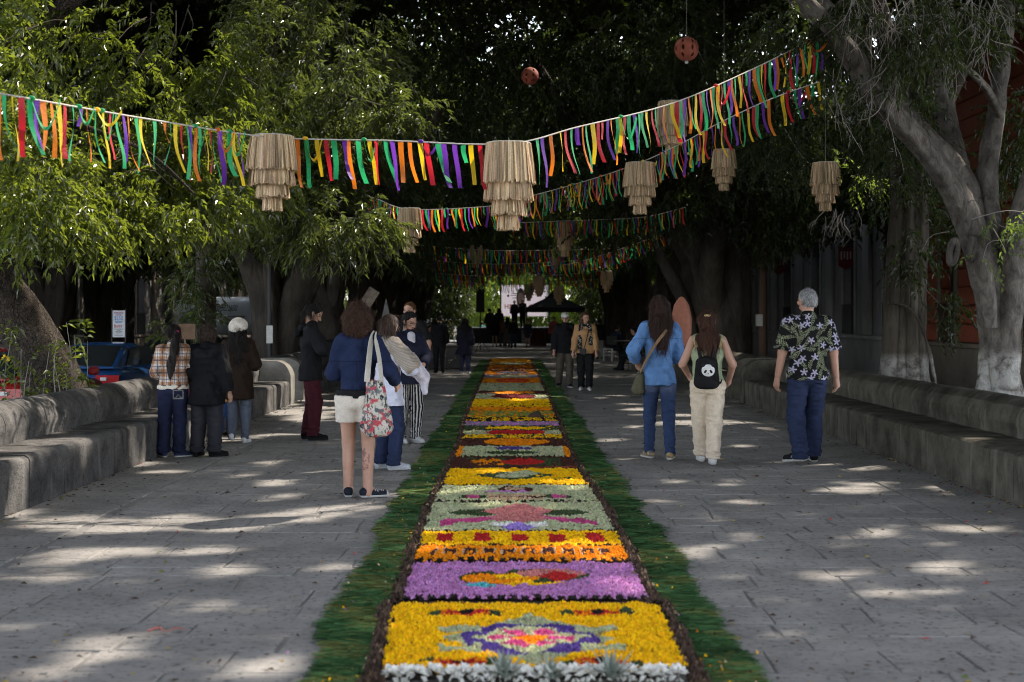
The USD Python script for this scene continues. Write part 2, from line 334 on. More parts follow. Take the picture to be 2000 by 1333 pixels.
# ------------------------------------------------------------------ buildings
def facade(name, label, x, s, y0, y1, h, zb, bay, wall, stone, bands=False, win=(1.3, 1.0, 4.2), seed=0):
    """house front at x facing the path; s=+1 right side (faces -x)"""
    r = np.random.default_rng(seed); t = thing(name, label, 'building', (x, y0, zb)); Ln = y1 - y0; S = lambda a, b: (min(s * a, s * b), max(s * a, s * b))
    put('back_wall', box(*S(.36, 5), 0, Ln, 0, h), M['shade_wall'], t)
    n = max(1, int(Ln / bay)); bw = Ln / n; w0, zs, zt = win
    put('plinth', box(*S(-.10, .34), 0, Ln, 0, zs - .12, .02), stone, t)
    put('plinth_cap', box(*S(-.16, .33), 0, Ln, zs - .118, zs - .002, .02), stone, t)
    edges = [0.0] + [v for k in range(n) for v in ((k + .5) * bw - w0 / 2, (k + .5) * bw + w0 / 2)] + [Ln]
    if bands:
        for z in np.arange(zs, h - .1, .46):
            for k in range(0, len(edges), 2):
                if z + .2 < zt: put('wall_band', box(*S(0, .34), edges[k] + .002, edges[k + 1] - .002, z + .012, z + .452, .025), wall, t)
            if z + .2 >= zt: put('wall_band', box(*S(0, .34), 0, Ln, z + .012, z + .452, .025), wall, t)
    else:
        for k in range(0, len(edges), 2): put('wall', box(*S(0, .34), edges[k], edges[k + 1], zs, zt, 0), wall, t)
        put('wall', box(*S(0, .34), 0, Ln, zt + .002, h - .5), wall, t)
        for k in range(n + 1): put('pilaster', box(*S(-.14, -.002), max(0, k * bw - .42), min(Ln, k * bw + .42), zs, h - .5, .03), stone, t)
    put('cornice', extrude_y([(s * .3, h - .49), (s * -.1, h - .49), (s * -.18, h - .3), (s * -.45, h - .15), (s * -.45, h), (s * .3, h)][::s], 0, Ln), stone, t)
    for k in range(n):
        yc = (k + .5) * bw
        for a, b, c, d in ((yc - w0 / 2 - .22, yc - w0 / 2 - .002, zs, zt), (yc + w0 / 2 + .002, yc + w0 / 2 + .22, zs, zt), (yc - w0 / 2 - .30, yc + w0 / 2 + .30, zt + .004, zt + .32)):
            put('window_surround', box(*S(-.06, -.003 if not bands else .01), a, b, c, d, .02), stone, t)
        wd = put('window', box(*S(.28, .34), yc - w0 / 2 + .003, yc + w0 / 2 - .003, zs, zt - .004), M['window_dark'], t)
        fr = []
        for a in (-w0 / 2 + .05, 0, w0 / 2 - .05): fr.append(box(*S(.22, .277), yc + a - .04, yc + a + .04, zs, zt - .005))
        for z in (zs + .9, zs + 2.3): fr.append(box(*S(.225, .274), yc - w0 / 2 + .1, yc + w0 / 2 - .1, z, z + .06))
        put('frame', cat_(fr), M['window_frame'], wd)
        rails = [box(*S(-.10, -.06), yc - w0 / 2 - .1, yc + w0 / 2 + .1, zs + q, zs + q + .03) for q in (.05, .98)] + [box(*S(-.088, -.072), yc - w0 / 2 + q * w0 / 11, yc - w0 / 2 + q * w0 / 11 + .016, zs + .08, zs + .98) for q in range(12)]
        put('railing', cat_(rails), M['iron'], wd)
    return t
M['shade_wall'] = plain('shade_wall', (.05, .045, .04), .9); M['window_dark'] = plain('window_dark', (.012, .012, .014), .25); M['window_frame'] = plain('window_frame', (.04, .025, .018), .6); M['iron'] = plain('iron', (.012,) * 3, .55)
gs = stonemat('grey_facade', (.13, .125, .125), (.21, .205, .205), scale=.8, bump=.2, rand=.05, stain=(.12, .115, .11)); ps = stonemat('pale_stone', (.17, .165, .16), (.26, .255, .25), scale=1.2, bump=.3, rand=.05); orr = stonemat('orange_wall', (.22, .055, .032), (.30, .085, .05), scale=.7, bump=.15, rand=.05); bs = stonemat('brown_stone', (.13, .105, .085), (.22, .185, .15), scale=1.2, bump=.4, rand=.08); dks = stonemat('dark_facade', (.08, .07, .06), (.15, .135, .12), scale=.8, bump=.2, rand=.05, stain=(.1, .09, .08))
facade('orange_house', 'orange-red house front with grooved plaster and stone window surrounds at the far right', 11.2, 1, 21, 39.6, 8.6, -.28, 5.2, orr, bs, bands=True, win=(1.2, 1.15, 4.3))
facade('grey_house', 'grey house front with flat pilasters and tall dark windows behind the floral shirt man', 11.3, 1, 39.7, 66, 9.4, -.28, 4.4, gs, ps, win=(1.5, 1.2, 4.6))
facade('brown_house', 'brown stone house front farther along the right side', 11.25, 1, 66.1, 110, 8.8, -.28, 5, dks, bs)
facade('dark_house', 'dark house front with grey columns beyond the parked cars on the left', -17.3, -1, 28, 58, 9, -.3, 4.2, dks, ps, win=(1.3, 1.1, 4.4))
facade('dark_house', 'dark house front farther along the left side', -17.25, -1, 58.1, 110, 8.2, -.3, 5, gs, bs)
# ------------------------------------------------------------------ foliage
def unit(v): return v / (np.linalg.norm(v, axis=-1, keepdims=True) + 1e-12)
def leaf_mesh(c, d, nrm, Lf, W, r, droop=0.25):
    """folded leaves (two triangles each): c base points, d directions, nrm up-sides"""
    n = len(c); d = unit(d); side = unit(np.cross(d, nrm)); nn = np.cross(side, d)
    Lf = np.broadcast_to(Lf, n)[:, None]; W = np.broadcast_to(W, n)[:, None]
    mid = c + d * Lf * 0.45
    tip = c + d * Lf + np.array([0, 0, -1.0]) * Lf * droop
    up = nn * W * r.uniform(0.1, 0.45, (n, 1))
    v = np.stack([c, mid + side * W / 2 + up, tip, mid - side * W / 2 + up], 1).reshape(-1, 3)
    k = np.arange(n)[:, None] * 4
    f = np.concatenate([k + [0, 1, 2], k + [0, 2, 3]], 1).reshape(-1, 3)
    return v, f
def sprays(p, o, r, nl=18, Lt=0.45, Lf=0.09, W=0.032, droop=0.5, spread=0.8):
    """twigs starting at p heading o with nl leaves each -> leaf arrays and twig lines"""
    n = len(p)
    d = unit(o + r.normal(0, 0.45, (n, 3)) + np.array([0, 0, -droop]))
    t = (np.arange(nl) + 0.5) / nl
    curve = p[:, None] + d[:, None] * (t * Lt)[None, :, None] + np.array([0, 0, -1.0]) * (t ** 2 * Lt * 0.35)[None, :, None]
    side = unit(np.cross(d, np.array([0, 0, 1.0]) + r.normal(0, 0.3, (n, 3))))
    sg = np.where(np.arange(nl) % 2 == 0, 1, -1)[None, :, None]
    ld = d[:, None] * 0.75 + side[:, None] * sg * spread + r.normal(0, 0.35, (n, nl, 3)) + np.array([0, 0, -0.35])
    nm = np.array([0, 0, 1.0]) + r.normal(0, 0.5, (n, nl, 3))
    c = curve.reshape(-1, 3); k = len(c)
    return c, ld.reshape(-1, 3), nm.reshape(-1, 3), Lf * r.uniform(0.6, 1.25, k), W * r.uniform(0.7, 1.2, k)

# where the sun comes through: openings in the crowns, found by following the sun's rays up from what it lights
PATCH = [(150, 1035, 105, 11), (440, 1034, 76, 8), (150, 1088, 100, 20), (280, 1077, 97, 13), (395, 1080, 66, 18), (425, 1114, 72, 14), (95, 1127, 95, 10), (625, 1111, 66, 11),
         (200, 1268, 95, 25), (70, 1318, 90, 15), (480, 1308, 110, 26), (530, 942, 50, 9), (545, 970, 34, 6), (470, 930, 30, 4), (640, 925, 40, 6), (90, 1195, 45, 6), (390, 1182, 45, 8), (20, 1225, 40, 8),
         (1650, 960, 42, 7), (1455, 983, 34, 5), (1452, 1048, 30, 8), (1895, 1034, 87, 9), (1635, 1125, 82, 11), (1425, 1127, 42, 9), (1836, 1107, 100, 8), (1705, 1161, 60, 8), (1830, 1158, 58, 6), (1432, 1165, 26, 8),
         (1945, 996, 22, 6), (1815, 952, 20, 3), (1590, 1012, 50, 4), (1400, 1015, 40, 5), (1330, 1065, 30, 8), (1900, 1250, 60, 10), (1280, 980, 30, 5), (1510, 1240, 60, 8), (1700, 1290, 90, 12),
         (1310, 940, 26, 5), (1240, 900, 40, 5), (1190, 860, 36, 4), (1440, 872, 30, 4), (1240, 800, 30, 3), (1330, 812, 45, 3), (1250, 835, 40, 3), (600, 815, 55, 9), (540, 805, 60, 7), (760, 812, 50, 3), (880, 818, 25, 2),
         (1100, 1085, 80, 14), (950, 990, 60, 6), (700, 1240, 40, 10), (1360, 1085, 40, 10), (985, 1270, 150, 22), (1180, 1150, 60, 14), (960, 930, 40, 5),(1010, 785, 30, 2), (1420, 940, 22, 3), (1570, 880, 25, 3)]
_pg = []
for px, py, w, h in PATCH:
    Zc = EYE * FPX / (py - HOR); z0 = EYE * FPX / (py + h - HOR); z1 = EYE * FPX / (py - h - HOR)
    _pg.append(((px - 1000) * Zc / FPX, Zc, w * Zc / FPX + 0.03, (z1 - z0) / 2 + 0.05))
_pg = np.array(_pg)
# (column, row, depth, radius): things above the ground that stand in sunlight
SUNLIT = [(870, 320, 11.75, .4), (1120, 285, 12.2, .4), (700, 320, 11.8, .35), (60, 240, 9.2, .4), (230, 260, 9.9, .4), (1400, 200, 14, .4), (1220, 260, 12.8, .3), (545, 735, 24.4, 0.62), (500, 760, 22.5, 0.5), (890, 425, 25, 0.55), (835, 425, 25, 0.4), (803, 610, 23.4, 0.30), (160, 728, 16.3, 0.30), (140, 700, 16.3, 0.2), (1665, 352, 22, 0.6), (1700, 362, 22, 0.4), (1950, 450, 15.4, 0.3),
          (790, 220, 19, 0.75), (745, 440, 19, 0.55), (720, 200, 19.5, 0.5), (90, 430, 13, 0.5), (300, 440, 14, 0.5), (230, 330, 14.2, 0.7), (380, 250, 15, 0.65), (130, 130, 14, 0.6), (300, 110, 15, 0.7), (420, 60, 15.5, 0.5), (60, 60, 14, 0.4), (430, 400, 14.5, 0.4), (180, 470, 13.6, 0.4), (650, 60, 20, 0.4), (280, 220, 14.4, 0.5), (480, 220, 15.5, 0.4), (210, 30, 14, 0.4), (620, 170, 20, 0.4), (40, 250, 13.5, 0.35), (640, 470, 18.8, 0.35)]
_r = np.random.default_rng(91)
for _ in range(90): SUNLIT.append((_r.uniform(0, 520), _r.uniform(0, 450), _r.uniform(12.7, 14.4), _r.uniform(.16, .36)))
for _ in range(26): SUNLIT.append((_r.uniform(520, 840), _r.uniform(20, 260), _r.uniform(18.2, 19.2), _r.uniform(.2, .4)))
for _ in range(8): SUNLIT.append((_r.uniform(600, 760), _r.uniform(395, 470), _r.uniform(18.2, 19.0), _r.uniform(.2, .35)))
_sl = np.array([[*P(px, Z, py), r] for px, py, Z, r in SUNLIT])
def shaded(c, near=1.2):
    """False for a leaf that stands in the way of the sun"""
    g = c - SUN * (c[:, 2:3] / SUN[2])
    wob = (meshkit.fbm(np.c_[g[:, :2] * 3.0, np.zeros(len(g))], 2, 5) - 0.5) * 1.1
    lit = np.zeros(len(c), bool)
    for x, y, a, b in _pg:
        lit |= ((g[:, 0] - x) / a) ** 2 + ((g[:, 1] - y) / b) ** 2 + wob < 1
    q = np.c_[g[:, 0] * 1.6, g[:, 1] * 1.1, np.zeros(len(g))]
    n = meshkit.fbm(q, 3, 9)
    lit |= (n > np.where(g[:, 1] < 16, 0.70, np.where(g[:, 1] < 24, .725, .685))) & (g[:, 1] < 60)
    t = (c[:, 0] + 3.6) / SUN[0]; q = c - SUN * t[:, None]     # rays that reach the leaf masses over the left bench
    lit |= (t > 1.2) & (q[:, 1] > 12) & (q[:, 1] < 21.5) & (q[:, 2] > 2.3) & (q[:, 2] < 7) & (meshkit.fbm(np.c_[q[:, 1:] * 1.15, np.zeros(len(q))], 2, 23) > 0.52)
    for x, y, z, r in _sl:
        d = c - np.array([x, y, z]); t = d @ SUN
        lit |= (t > near) & (np.linalg.norm(d - t[:, None] * SUN, axis=1) < r)
    return ~lit

TREES = {}
def tree(key, name, label, px, Z, mat, leaf, group=None):
    X = (px - 1000) * Z / FPX
    TREES[key] = dict(t=thing(name, label, 'tree', (X, Z, 0), group=group), o=np.array([X, Z, 0.0]), mat=mat, leaf=leaf, stems=[], leaves=[], twigs=[])
    return TREES[key]
def stem(T, pts, radii_px, sides=14, rough=0.02, flute=None, seed=0, n=None):
    """pts: (column, depth, row); radii in photo pixels"""
    c = np.array([P(a, z, b) for a, z, b in pts]); Zm = np.array([q[1] for q in pts]).mean()
    T['stems'].append(tube(c - T['o'], np.array(radii_px) * Zm / FPX, sides, n, rough, flute, seed))
def blob(T, px, py, Z, rx, ry, rz, n, r, sun=True, **kw):
    """a mass of leafy twigs round a point of the crown"""
    c = P(px, Z, py); R = np.array([rx * Z / FPX, rz, ry * Z / FPX])
    u = unit(r.normal(0, 1, (n, 3))) * (r.uniform(0.15, 1, (n, 1)) ** 0.45)
    p = c + u * R
    keep = meshkit.fbm(p * 1.7, 2, 3) > 0.36
    p, u = p[keep], u[keep]
    A = sprays(p, u * np.array([1, 1, 0.6]), r, **kw)
    if sun:
        m = shaded(A[0], 0.35 if sun == 'own' else 1.6); A = tuple(a[m] for a in A)
    T['leaves'].append(A)
    # a twig or two into the mass from above
    for k in range(max(1, len(p) // 70)):
        j = r.integers(len(p)); a = c + (p[j] - c) * r.uniform(.2, .5) + np.array([0, 0, R[2] * r.uniform(.1, .5)]) + r.normal(0, 0.2, 3)
        T['twigs'].append(tube(np.array([a, (a + p[j]) / 2 + r.normal(0, 0.06, 3), p[j]]) - T['o'], [0.007, 0.0025], 4, 6))
def upper(T, n): pass

rt = np.random.default_rng(3)
# left row
T = tree('ash', 'ash_tree', 'thick cracked trunk leaning left behind the left bench, sunlit leafy crown above', 100, 16.4, 'bark_ash', 'leaf_ash')
stem(T, [(116, 16.4, 880), (108, 16.4, 768), (76, 16.4, 690), (30, 16.4, 615), (-62, 16.3, 500), (-160, 16.0, 370), (-220, 15.6, 200), (-200, 15, 20), (-120, 14.5, -150)], [80, 60, 52, 50, 50, 48, 48, 36, 22], 28, 0.025, (5, 0.10), 2, n=60)
stem(T, [(-190, 15.7, 300), (-80, 15.2, 160), (60, 14.8, 60), (200, 14.6, -40), (330, 14.6, -120)], [34, 26, 20, 14, 9], 10)
stem(T, [(-60, 15.2, 150), (60, 14.6, 220), (170, 14.2, 250), (290, 14.2, 300), (380, 14.1, 380)], [14, 10, 7, 4, 2], 8)
for px, py, Z, rx, ry, rz, n in [(110, 110, 14.2, 200, 160, 1.5, 620), (330, 110, 15, 190, 160, 1.7, 620), (250, 290, 14.5, 270, 110, 1.2, 560), (70, 330, 13.2, 120, 110, 1.0, 300), (330, 370, 14.2, 150, 60, .8, 250),
                                 (100, 410, 13.2, 90, 36, .6, 80), (430, 330, 15, 120, 95, 1.0, 280), (470, 160, 16, 90, 150, 1.2, 240), (200, 425, 13.8, 80, 40, .5, 70), (290, 440, 14.4, 60, 24, .4, 22), (380, 415, 14.4, 60, 30, .5, 40), (30, 440, 13.6, 40, 40, .4, 20)]:
    blob(T, px, py, Z, rx, ry, rz, int(n * 1.35), rt, sun='own', nl=20, Lt=0.34, Lf=0.078, W=0.034, droop=0.22, spread=0.9)
T = tree('willow', 'shade_tree', 'ivy-covered straight trunk behind the woman in the black coat, crown reaching over the bunting', 400, 25, 'bark_dark', 'leaf_fine')
stem(T, [(402, 25, 790), (400, 25, 690), (402, 25, 560), (408, 24.8, 440), (440, 24, 300), (500, 22.5, 150), (560, 21, 20), (600, 20.5, -80)], [34, 25, 22, 22, 20, 16, 12, 8], 16, 0.02, None, 5)
stem(T, [(470, 23, 220), (560, 21, 200), (660, 19.8, 190), (760, 19.1, 215), (830, 18.9, 235)], [12, 9, 6, 4, 2], 8)
stem(T, [(420, 24.5, 400), (520, 21.5, 380), (620, 19.6, 400), (700, 19, 440)], [11, 8, 5, 2], 8)
for px, py, Z, rx, ry, rz, n in [(590, 90, 20.5, 150, 130, 1.4, 520), (690, 170, 19.6, 120, 90, 1.0, 360), (790, 222, 19, 62, 28, .5, 110), (570, 260, 20, 110, 110, 1.1, 400), (640, 420, 19.2, 105, 55, .8, 260), (725, 440, 19, 40, 40, .5, 90), (500, 370, 19.5, 90, 70, .9, 220), (690, 60, 20, 90, 80, 1, 200), (640, 310, 19.8, 90, 60, .8, 160)]:
    blob(T, px, py, Z, rx, ry, rz, int(n * 1.35), rt, sun='own', nl=24, Lt=0.45, Lf=0.105, W=0.027, droop=0.15, spread=0.7)
for px, py in [(396, 600), (365, 545), (395, 540), (400, 625), (386, 560), (340, 655), (398, 510), (390, 490)]:
    blob(T, px, py, 24.6, 26, 26, .3, 16, rt, nl=14, Lt=0.4, Lf=0.13, W=0.03, droop=0.2, spread=0.6)
T = tree('big_left', 'fig_tree', 'dark fig with spreading limbs behind the man looking at his phone', 540, 30.7, 'bark_dark', 'leaf_dark')
stem(T, [(545, 30.7, 780), (540, 30.7, 690), (530, 30.7, 600), (490, 30.5, 500), (440, 30, 420), (380, 29, 300), (330, 28, 150)], [62, 46, 36, 30, 24, 18, 10], 18, 0.03, (5, 0.2), 7)
stem(T, [(556, 30.7, 780), (560, 30.7, 680), (580, 30.7, 570), (640, 30.5, 490), (720, 30, 420), (800, 29, 330), (860, 28, 200)], [50, 40, 34, 28, 22, 16, 10], 18, 0.03, (4, 0.2), 8)
stem(T, [(538, 30.2, 780), (530, 30.2, 640), (527, 30.3, 500), (540, 30, 380), (570, 30, 200)], [14, 12, 12, 14, 10], 12)
stem(T, [(520, 30.9, 770), (508, 30.9, 640), (500, 30.8, 540), (480, 30.6, 440)], [24, 16, 13, 10], 12)
for px, py, Z, rx, ry, rz, n in [(470, 425, 28.5, 170, 45, 1.5, 260), (600, 380, 28.5, 150, 90, 1.5, 380), (740, 330, 29, 120, 130, 1.6, 420), (860, 160, 29, 130, 150, 1.8, 460), (820, 470, 32, 60, 50, 1, 120)]:
    blob(T, px, py, Z, rx, ry, rz, n, rt, nl=14, Lt=0.45, Lf=0.13, W=0.05)
# right row
T = tree('fig', 'fig_tree', 'grey fig with limewashed foot behind the right bench, limbs arching left over the path', 1948, 16.2, 'bark_ficus', 'leaf_dark')
Zr = 16.2
stem(T, [(1952, Zr, 880), (1950, Zr, 770), (1948, Zr, 680), (1942, Zr, 600), (1925, Zr, 530), (1895, Zr - .1, 440), (1852, Zr - .3, 355), (1790, Zr - .5, 272), (1712, Zr - .8, 190), (1655, Zr - 1, 100), (1575, Zr - 1.2, 10), (1490, Zr - 1.4, -70)], [52, 39, 33, 32, 30, 26, 22, 21, 20, 19, 17, 14], 28, 0.03, (4, 0.16), 12, n=80)
stem(T, [(1940, Zr + .15, 640), (1930, Zr + .2, 540), (1908, Zr + .25, 420), (1868, Zr + .35, 330), (1800, Zr + .5, 258), (1742, Zr + .6, 185), (1690, Zr + .7, 110), (1610, Zr + .8, 10), (1540, Zr + 1, -60)], [22, 24, 22, 21, 19, 18, 17, 15, 12], 18, 0.025, (3, 0.12), 13, n=60)
stem(T, [(1955, Zr + .1, 700), (1950, Zr + .1, 560), (1934, Zr + .2, 440), (1930, Zr + .3, 330), (1948, Zr + .4, 210), (1962, Zr + .5, 80), (1975, Zr + .6, -60)], [28, 26, 23, 20, 17, 16, 14], 18, 0.025, (3, 0.14), 14, n=50)
stem(T, [(1962, Zr - .1, 760), (1968, Zr - .1, 620), (1985, Zr - .1, 500), (2008, Zr, 400), (2040, Zr, 280), (2060, Zr, 120)], [26, 28, 29, 27, 24, 20], 18, 0.025, (3, .12), 15, n=40)
stem(T, [(1905, Zr + .5, 440), (1868, Zr + .9, 320), (1846, Zr + 1.2, 220), (1840, Zr + 1.4, 100), (1850, Zr + 1.6, -40)], [22, 22, 22, 18, 14], 14)
stem(T, [(1935, Zr - .25, 640), (1928, Zr - .32, 560), (1915, Zr - .3, 500), (1908, Zr - .22, 440), (1890, Zr - .2, 380)], [14, 16, 15, 13, 10], 12)
for a, b, w in ((1862, 492, 15), (1900, 485, 13)):      # the two healed loops where limbs have grown together
    cc = P(a, Zr - .30, b); th = np.linspace(0, 2 * np.pi, 12)
    T['stems'].append(tube(cc - T['o'] + np.c_[np.cos(th) * w * .45 + np.sin(th) * w * .25, 0 * th, np.sin(th) * w * 1.5] * Zr / FPX, [0.04] * 3, 8, 30))
for k, (a, b) in enumerate([(1918, 772), (1985, 778), (1938, 790), (1968, 795)]):
    stem(T, [(a + (a - 1950) * .25, Zr - .15, 880), (a, Zr - .1, 790), (1950 + (a - 1950) * .6, Zr, 690)], [26, 20, 12], 10)
for px, py, Z, rx, ry, rz, n in [(1740, 70, 15.2, 160, 80, 1.0, 260), (1580, 60, 15.5, 110, 70, 1.0, 150), (1640, 180, 15.4, 50, 40, .5, 34), (1985, 260, 17.2, 36, 100, .6, 90), (1880, 30, 16.5, 120, 60, 1, 160), (1950, 350, 18, 40, 50, .6, 50), (1760, 240, 17.5, 60, 70, .8, 70), (1750, 330, 18.5, 40, 50, .8, 40)]:
    blob(T, px, py, Z, rx, ry, rz, n, rt, nl=14, Lt=0.35, Lf=0.075, W=0.036)
young = []
for px, py, Z, rx, ry, rz, n in [(1965, 430, 15.6, 36, 34, .3, 12), (1920, 418, 15.7, 18, 10, .15, 3), (1990, 455, 15.6, 24, 24, .3, 8), (1915, 498, 15.7, 16, 8, .12, 2), (1955, 500, 15.6, 14, 8, .1, 2)]:
    blob(T, px, py, Z, rx, ry, rz, n, rt, nl=9, Lt=0.28, Lf=0.062, W=0.032)
    young.append(T['leaves'].pop())
T['young'] = young
# bare hanging twigs at the top right
def bare_twigs(T, n, r, cx, cy, rx, ry, Z, length):
    for k in range(n):
        a, b = cx + r.uniform(-1, 1) * rx, cy + r.uniform(-1, 0.2) * ry
        p = P(a, Z + r.uniform(-.5, .5), b) - T['o']; d = unit(np.array([r.normal(-.1, .5), r.normal(0, .3), -0.9]))
        pts = [p]; l = length * r.uniform(0.4, 1)
        for s in range(5): d = unit(d + r.normal(0, .28, 3) + np.array([0, 0, -.12])); pts.append(pts[-1] + d * l / 5)
        T['twigs'].append(tube(pts, [0.006, 0.0022], 4, 11, cap=False))
        for s in range(r.integers(3, 7)):
            q = pts[r.integers(1, 5)]; e = unit(d + r.normal(0, .7, 3)); l2 = l * r.uniform(.15, .5)
            T['twigs'].append(tube([q, q + e * l2 * .5, q + unit(e + np.array([0, 0, -.4])) * l2], [0.003, 0.0014], 3, 5, cap=False))
bare_twigs(T, 70, rt, 1800, 40, 150, 120, 14.9, 0.9)
bare_twigs(T, 14, rt, 1690, 190, 70, 60, 15.2, 0.7)
stem(T, [(1954, 16.6, 232), (1925, 15.8, 172), (1870, 15.1, 120), (1830, 14.9, 80)], [10, 8, 6, 5], 8)
T = tree('ribbed', 'fig_tree', 'ribbed dark fig trunk with flaking limewash between the floral shirt man and the grey fig', 1768, 19.8, 'bark_ribbed', 'leaf_dark')
Zr = 19.8
stem(T, [(1766, Zr, 850), (1766, Zr, 745), (1768, Zr, 660), (1770, Zr, 560), (1776, Zr, 450), (1778, Zr, 360), (1770, Zr, 250), (1740, Zr, 120), (1700, Zr, -40)], [60, 43, 37, 36, 36, 32, 24, 18, 12], 36, 0.03, (7, 0.26), 21, n=60)
for k, (dx, w) in enumerate([(-26, 17), (-8, 15), (12, 18), (28, 14)]):
    stem(T, [(1766 + dx * 1.4, Zr - .2, 850), (1767 + dx * 1.15, Zr - .22, 740), (1768 + dx, Zr - .2, 640), (1772 + dx * .9, Zr - .16, 520), (1777 + dx * .9, Zr - .12, 400), (1780 + dx * 1.5, Zr, 280), (1780 + dx * 4, Zr - .2, 120)], [22, w, w * .9, w * .8, w * .8, w * .8, 8], 12, 0.015, None, 30 + k)
stem(T, [(1745, Zr - .3, 592), (1775, Zr - .35, 602), (1800, Zr - .4, 640), (1818, Zr - .4, 700), (1830, Zr - .4, 770)], [3, 3.4, 3.6, 4, 4.4], 8)
for px, py, Z, rx, ry, rz, n in [(1770, 330, 20.3, 90, 90, 1, 200), (1820, 420, 20.6, 40, 60, .6, 70), (1745, 230, 20, 60, 70, 1, 160), (1830, 590, 20.6, 40, 40, .4, 26), (1780, 480, 19.4, 20, 60, .2, 26), (1480, 250, 27, 130, 90, 1.2, 230), (1380, 130, 27, 150, 100, 1.2, 330), (1545, 290, 24, 70, 70, 1, 120), (1650, 560, 21, 0, 0, .1, 0)]:
    if n: blob(T, px, py, Z, rx, ry, rz, n, rt, nl=14, Lt=0.4, Lf=0.085, W=0.04)
bl = [(1668, 352, 22, 26, 14, .3, 14), (1700, 362, 22, 16, 10, .2, 6), (1637, 305, 22, 14, 10, .2, 5)]
T['young'] = []
for q in bl:
    blob(T, *q, rt, nl=9, Lt=0.3, Lf=0.08, W=0.04); T['young'].append(T['leaves'].pop())
bare_twigs(T, 11, rt, 1640, 425, 40, 20, 22.5, 0.6)
T = tree('big_right', 'fig_tree', 'massive dark leaning fig with split trunk above the right bench arm', 1405, 33, 'bark_dark', 'leaf_dark')
Zr = 33
stem(T, [(1415, Zr, 800), (1410, Zr, 690), (1395, Zr, 590), (1370, Zr, 500), (1310, Zr - .5, 430), (1220, Zr - 1, 350), (1120, Zr - 2, 250), (1050, Zr - 3, 130)], [62, 48, 44, 40, 30, 22, 16, 9], 22, 0.04, (5, 0.25), 41)
stem(T, [(1425, Zr, 780), (1425, Zr, 650), (1430, Zr, 520), (1450, Zr, 420), (1480, Zr - 1, 300), (1500, Zr - 2, 150)], [44, 38, 34, 28, 22, 14], 18, 0.04, (4, 0.2), 42)
stem(T, [(1400, Zr, 640), (1390, Zr - .5, 540), (1400, Zr - 1, 420), (1370, Zr - 1.5, 300), (1330, Zr - 2, 150)], [30, 26, 22, 16, 10], 14)
stem(T, [(1360, Zr, 700), (1340, Zr, 600), (1300, Zr, 520), (1280, Zr, 470)], [16, 14, 12, 8], 10)
for px, py, Z, rx, ry, rz, n in [(1290, 330, 30, 150, 110, 1.8, 420), (1150, 230, 30, 160, 140, 2, 520), (1420, 300, 30, 130, 110, 1.6, 380), (1020, 120, 29, 150, 130, 1.8, 480), (1250, 90, 28, 160, 110, 1.8, 480), (1520, 420, 31, 90, 70, 1.2, 180), (1190, 420, 33, 80, 60, 1.2, 120), (960, 300, 33, 120, 90, 1.5, 260)]:
    blob(T, px, py, Z, rx, ry, rz, n, rt, nl=14, Lt=0.45, Lf=0.13, W=0.055)
# off-frame row neighbours and two street figs added to screen the sky, whose crowns shade the path
for key, px, Z, s in (('off_a', 5.5, 8.5, 1), ('off_b', -5.4, 9.0, -1), ('off_c', 5.5, 12.5, 1), ('off_d', -12.4, 14, -1), ('off_e', -12.6, 27, -1)):
    X = px
    T = TREES[key] = dict(t=thing('fig_tree', {'off_a': 'fig of the right row beside the camera, its crown overhead', 'off_b': 'fig of the left row beside the camera, its crown overhead', 'off_c': 'fig just outside the right edge whose crown shades the path', 'off_d': 'unseen street fig added far left to screen the sky', 'off_e': 'unseen street fig added across the left street to screen the sky'}[key], 'tree', (X, Z, 0)), o=np.array([X, Z, 0.0]), mat='bark_ficus', leaf='leaf_dark', stems=[], leaves=[], twigs=[])
    T['stems'].append(tube(np.array([[0, 0, -.1], [0.05, 0, 2], [-0.2 * s, 0.2, 4.5], [-0.9 * s, 0.5, 7], [-1.5 * s, 0.8, 9]]), [.34, .3, .26, .18, .08], 14, 30, 0.02, (4, .12), 60))
    T['stems'].append(tube(np.array([[0.0, 0, 3], [0.8 * s, 0.4, 5.5], [2.2 * s, 0.6, 8], [3.5 * s, 1, 9.5]]), [.2, .17, .12, .05], 10, 20, 0.02, None, 61))
# the joined roof of the near crowns, leaf by leaf, each given to the nearest tree
def roof():
    r = np.random.default_rng(44); n = 560000
    p = np.c_[r.uniform(-13.5, 14.5, n), r.uniform(6.5, 40, n), r.uniform(0, 1, n)]
    h = meshkit.fbm(np.c_[p[:, :2] * 0.35, np.zeros(n)], 2, 14)
    p[:, 2] = 7.0 + np.maximum(0, (p[:, 1] - 22) * 0.10) + h * 1.5 + p[:, 2] * (2.2 + 1.8 * h)
    p = p[(p[:, 0] > -7.5) | (p[:, 1] > 9)]
    m = shaded(p); p = p[m]; n = len(p)
    d = unit(r.normal(0, 1, (n, 3)) * np.array([1, 1, 0.5]) + np.array([0, 0, -.3])); nm = np.array([0, 0, 1.0]) + r.normal(0, 0.55, (n, 3))
    A = (p, d, nm, 0.21 * r.uniform(.7, 1.2, n), 0.115 * r.uniform(.8, 1.2, n))
    ks = list(TREES); o = np.array([TREES[k]['o'][:2] for k in ks])
    near = np.argmin(((p[:, None, :2] - o[None]) ** 2).sum(-1), 1)
    for i, k in enumerate(ks):
        TREES[k]['leaves'].append(tuple(a[near == i] for a in A))
roof()
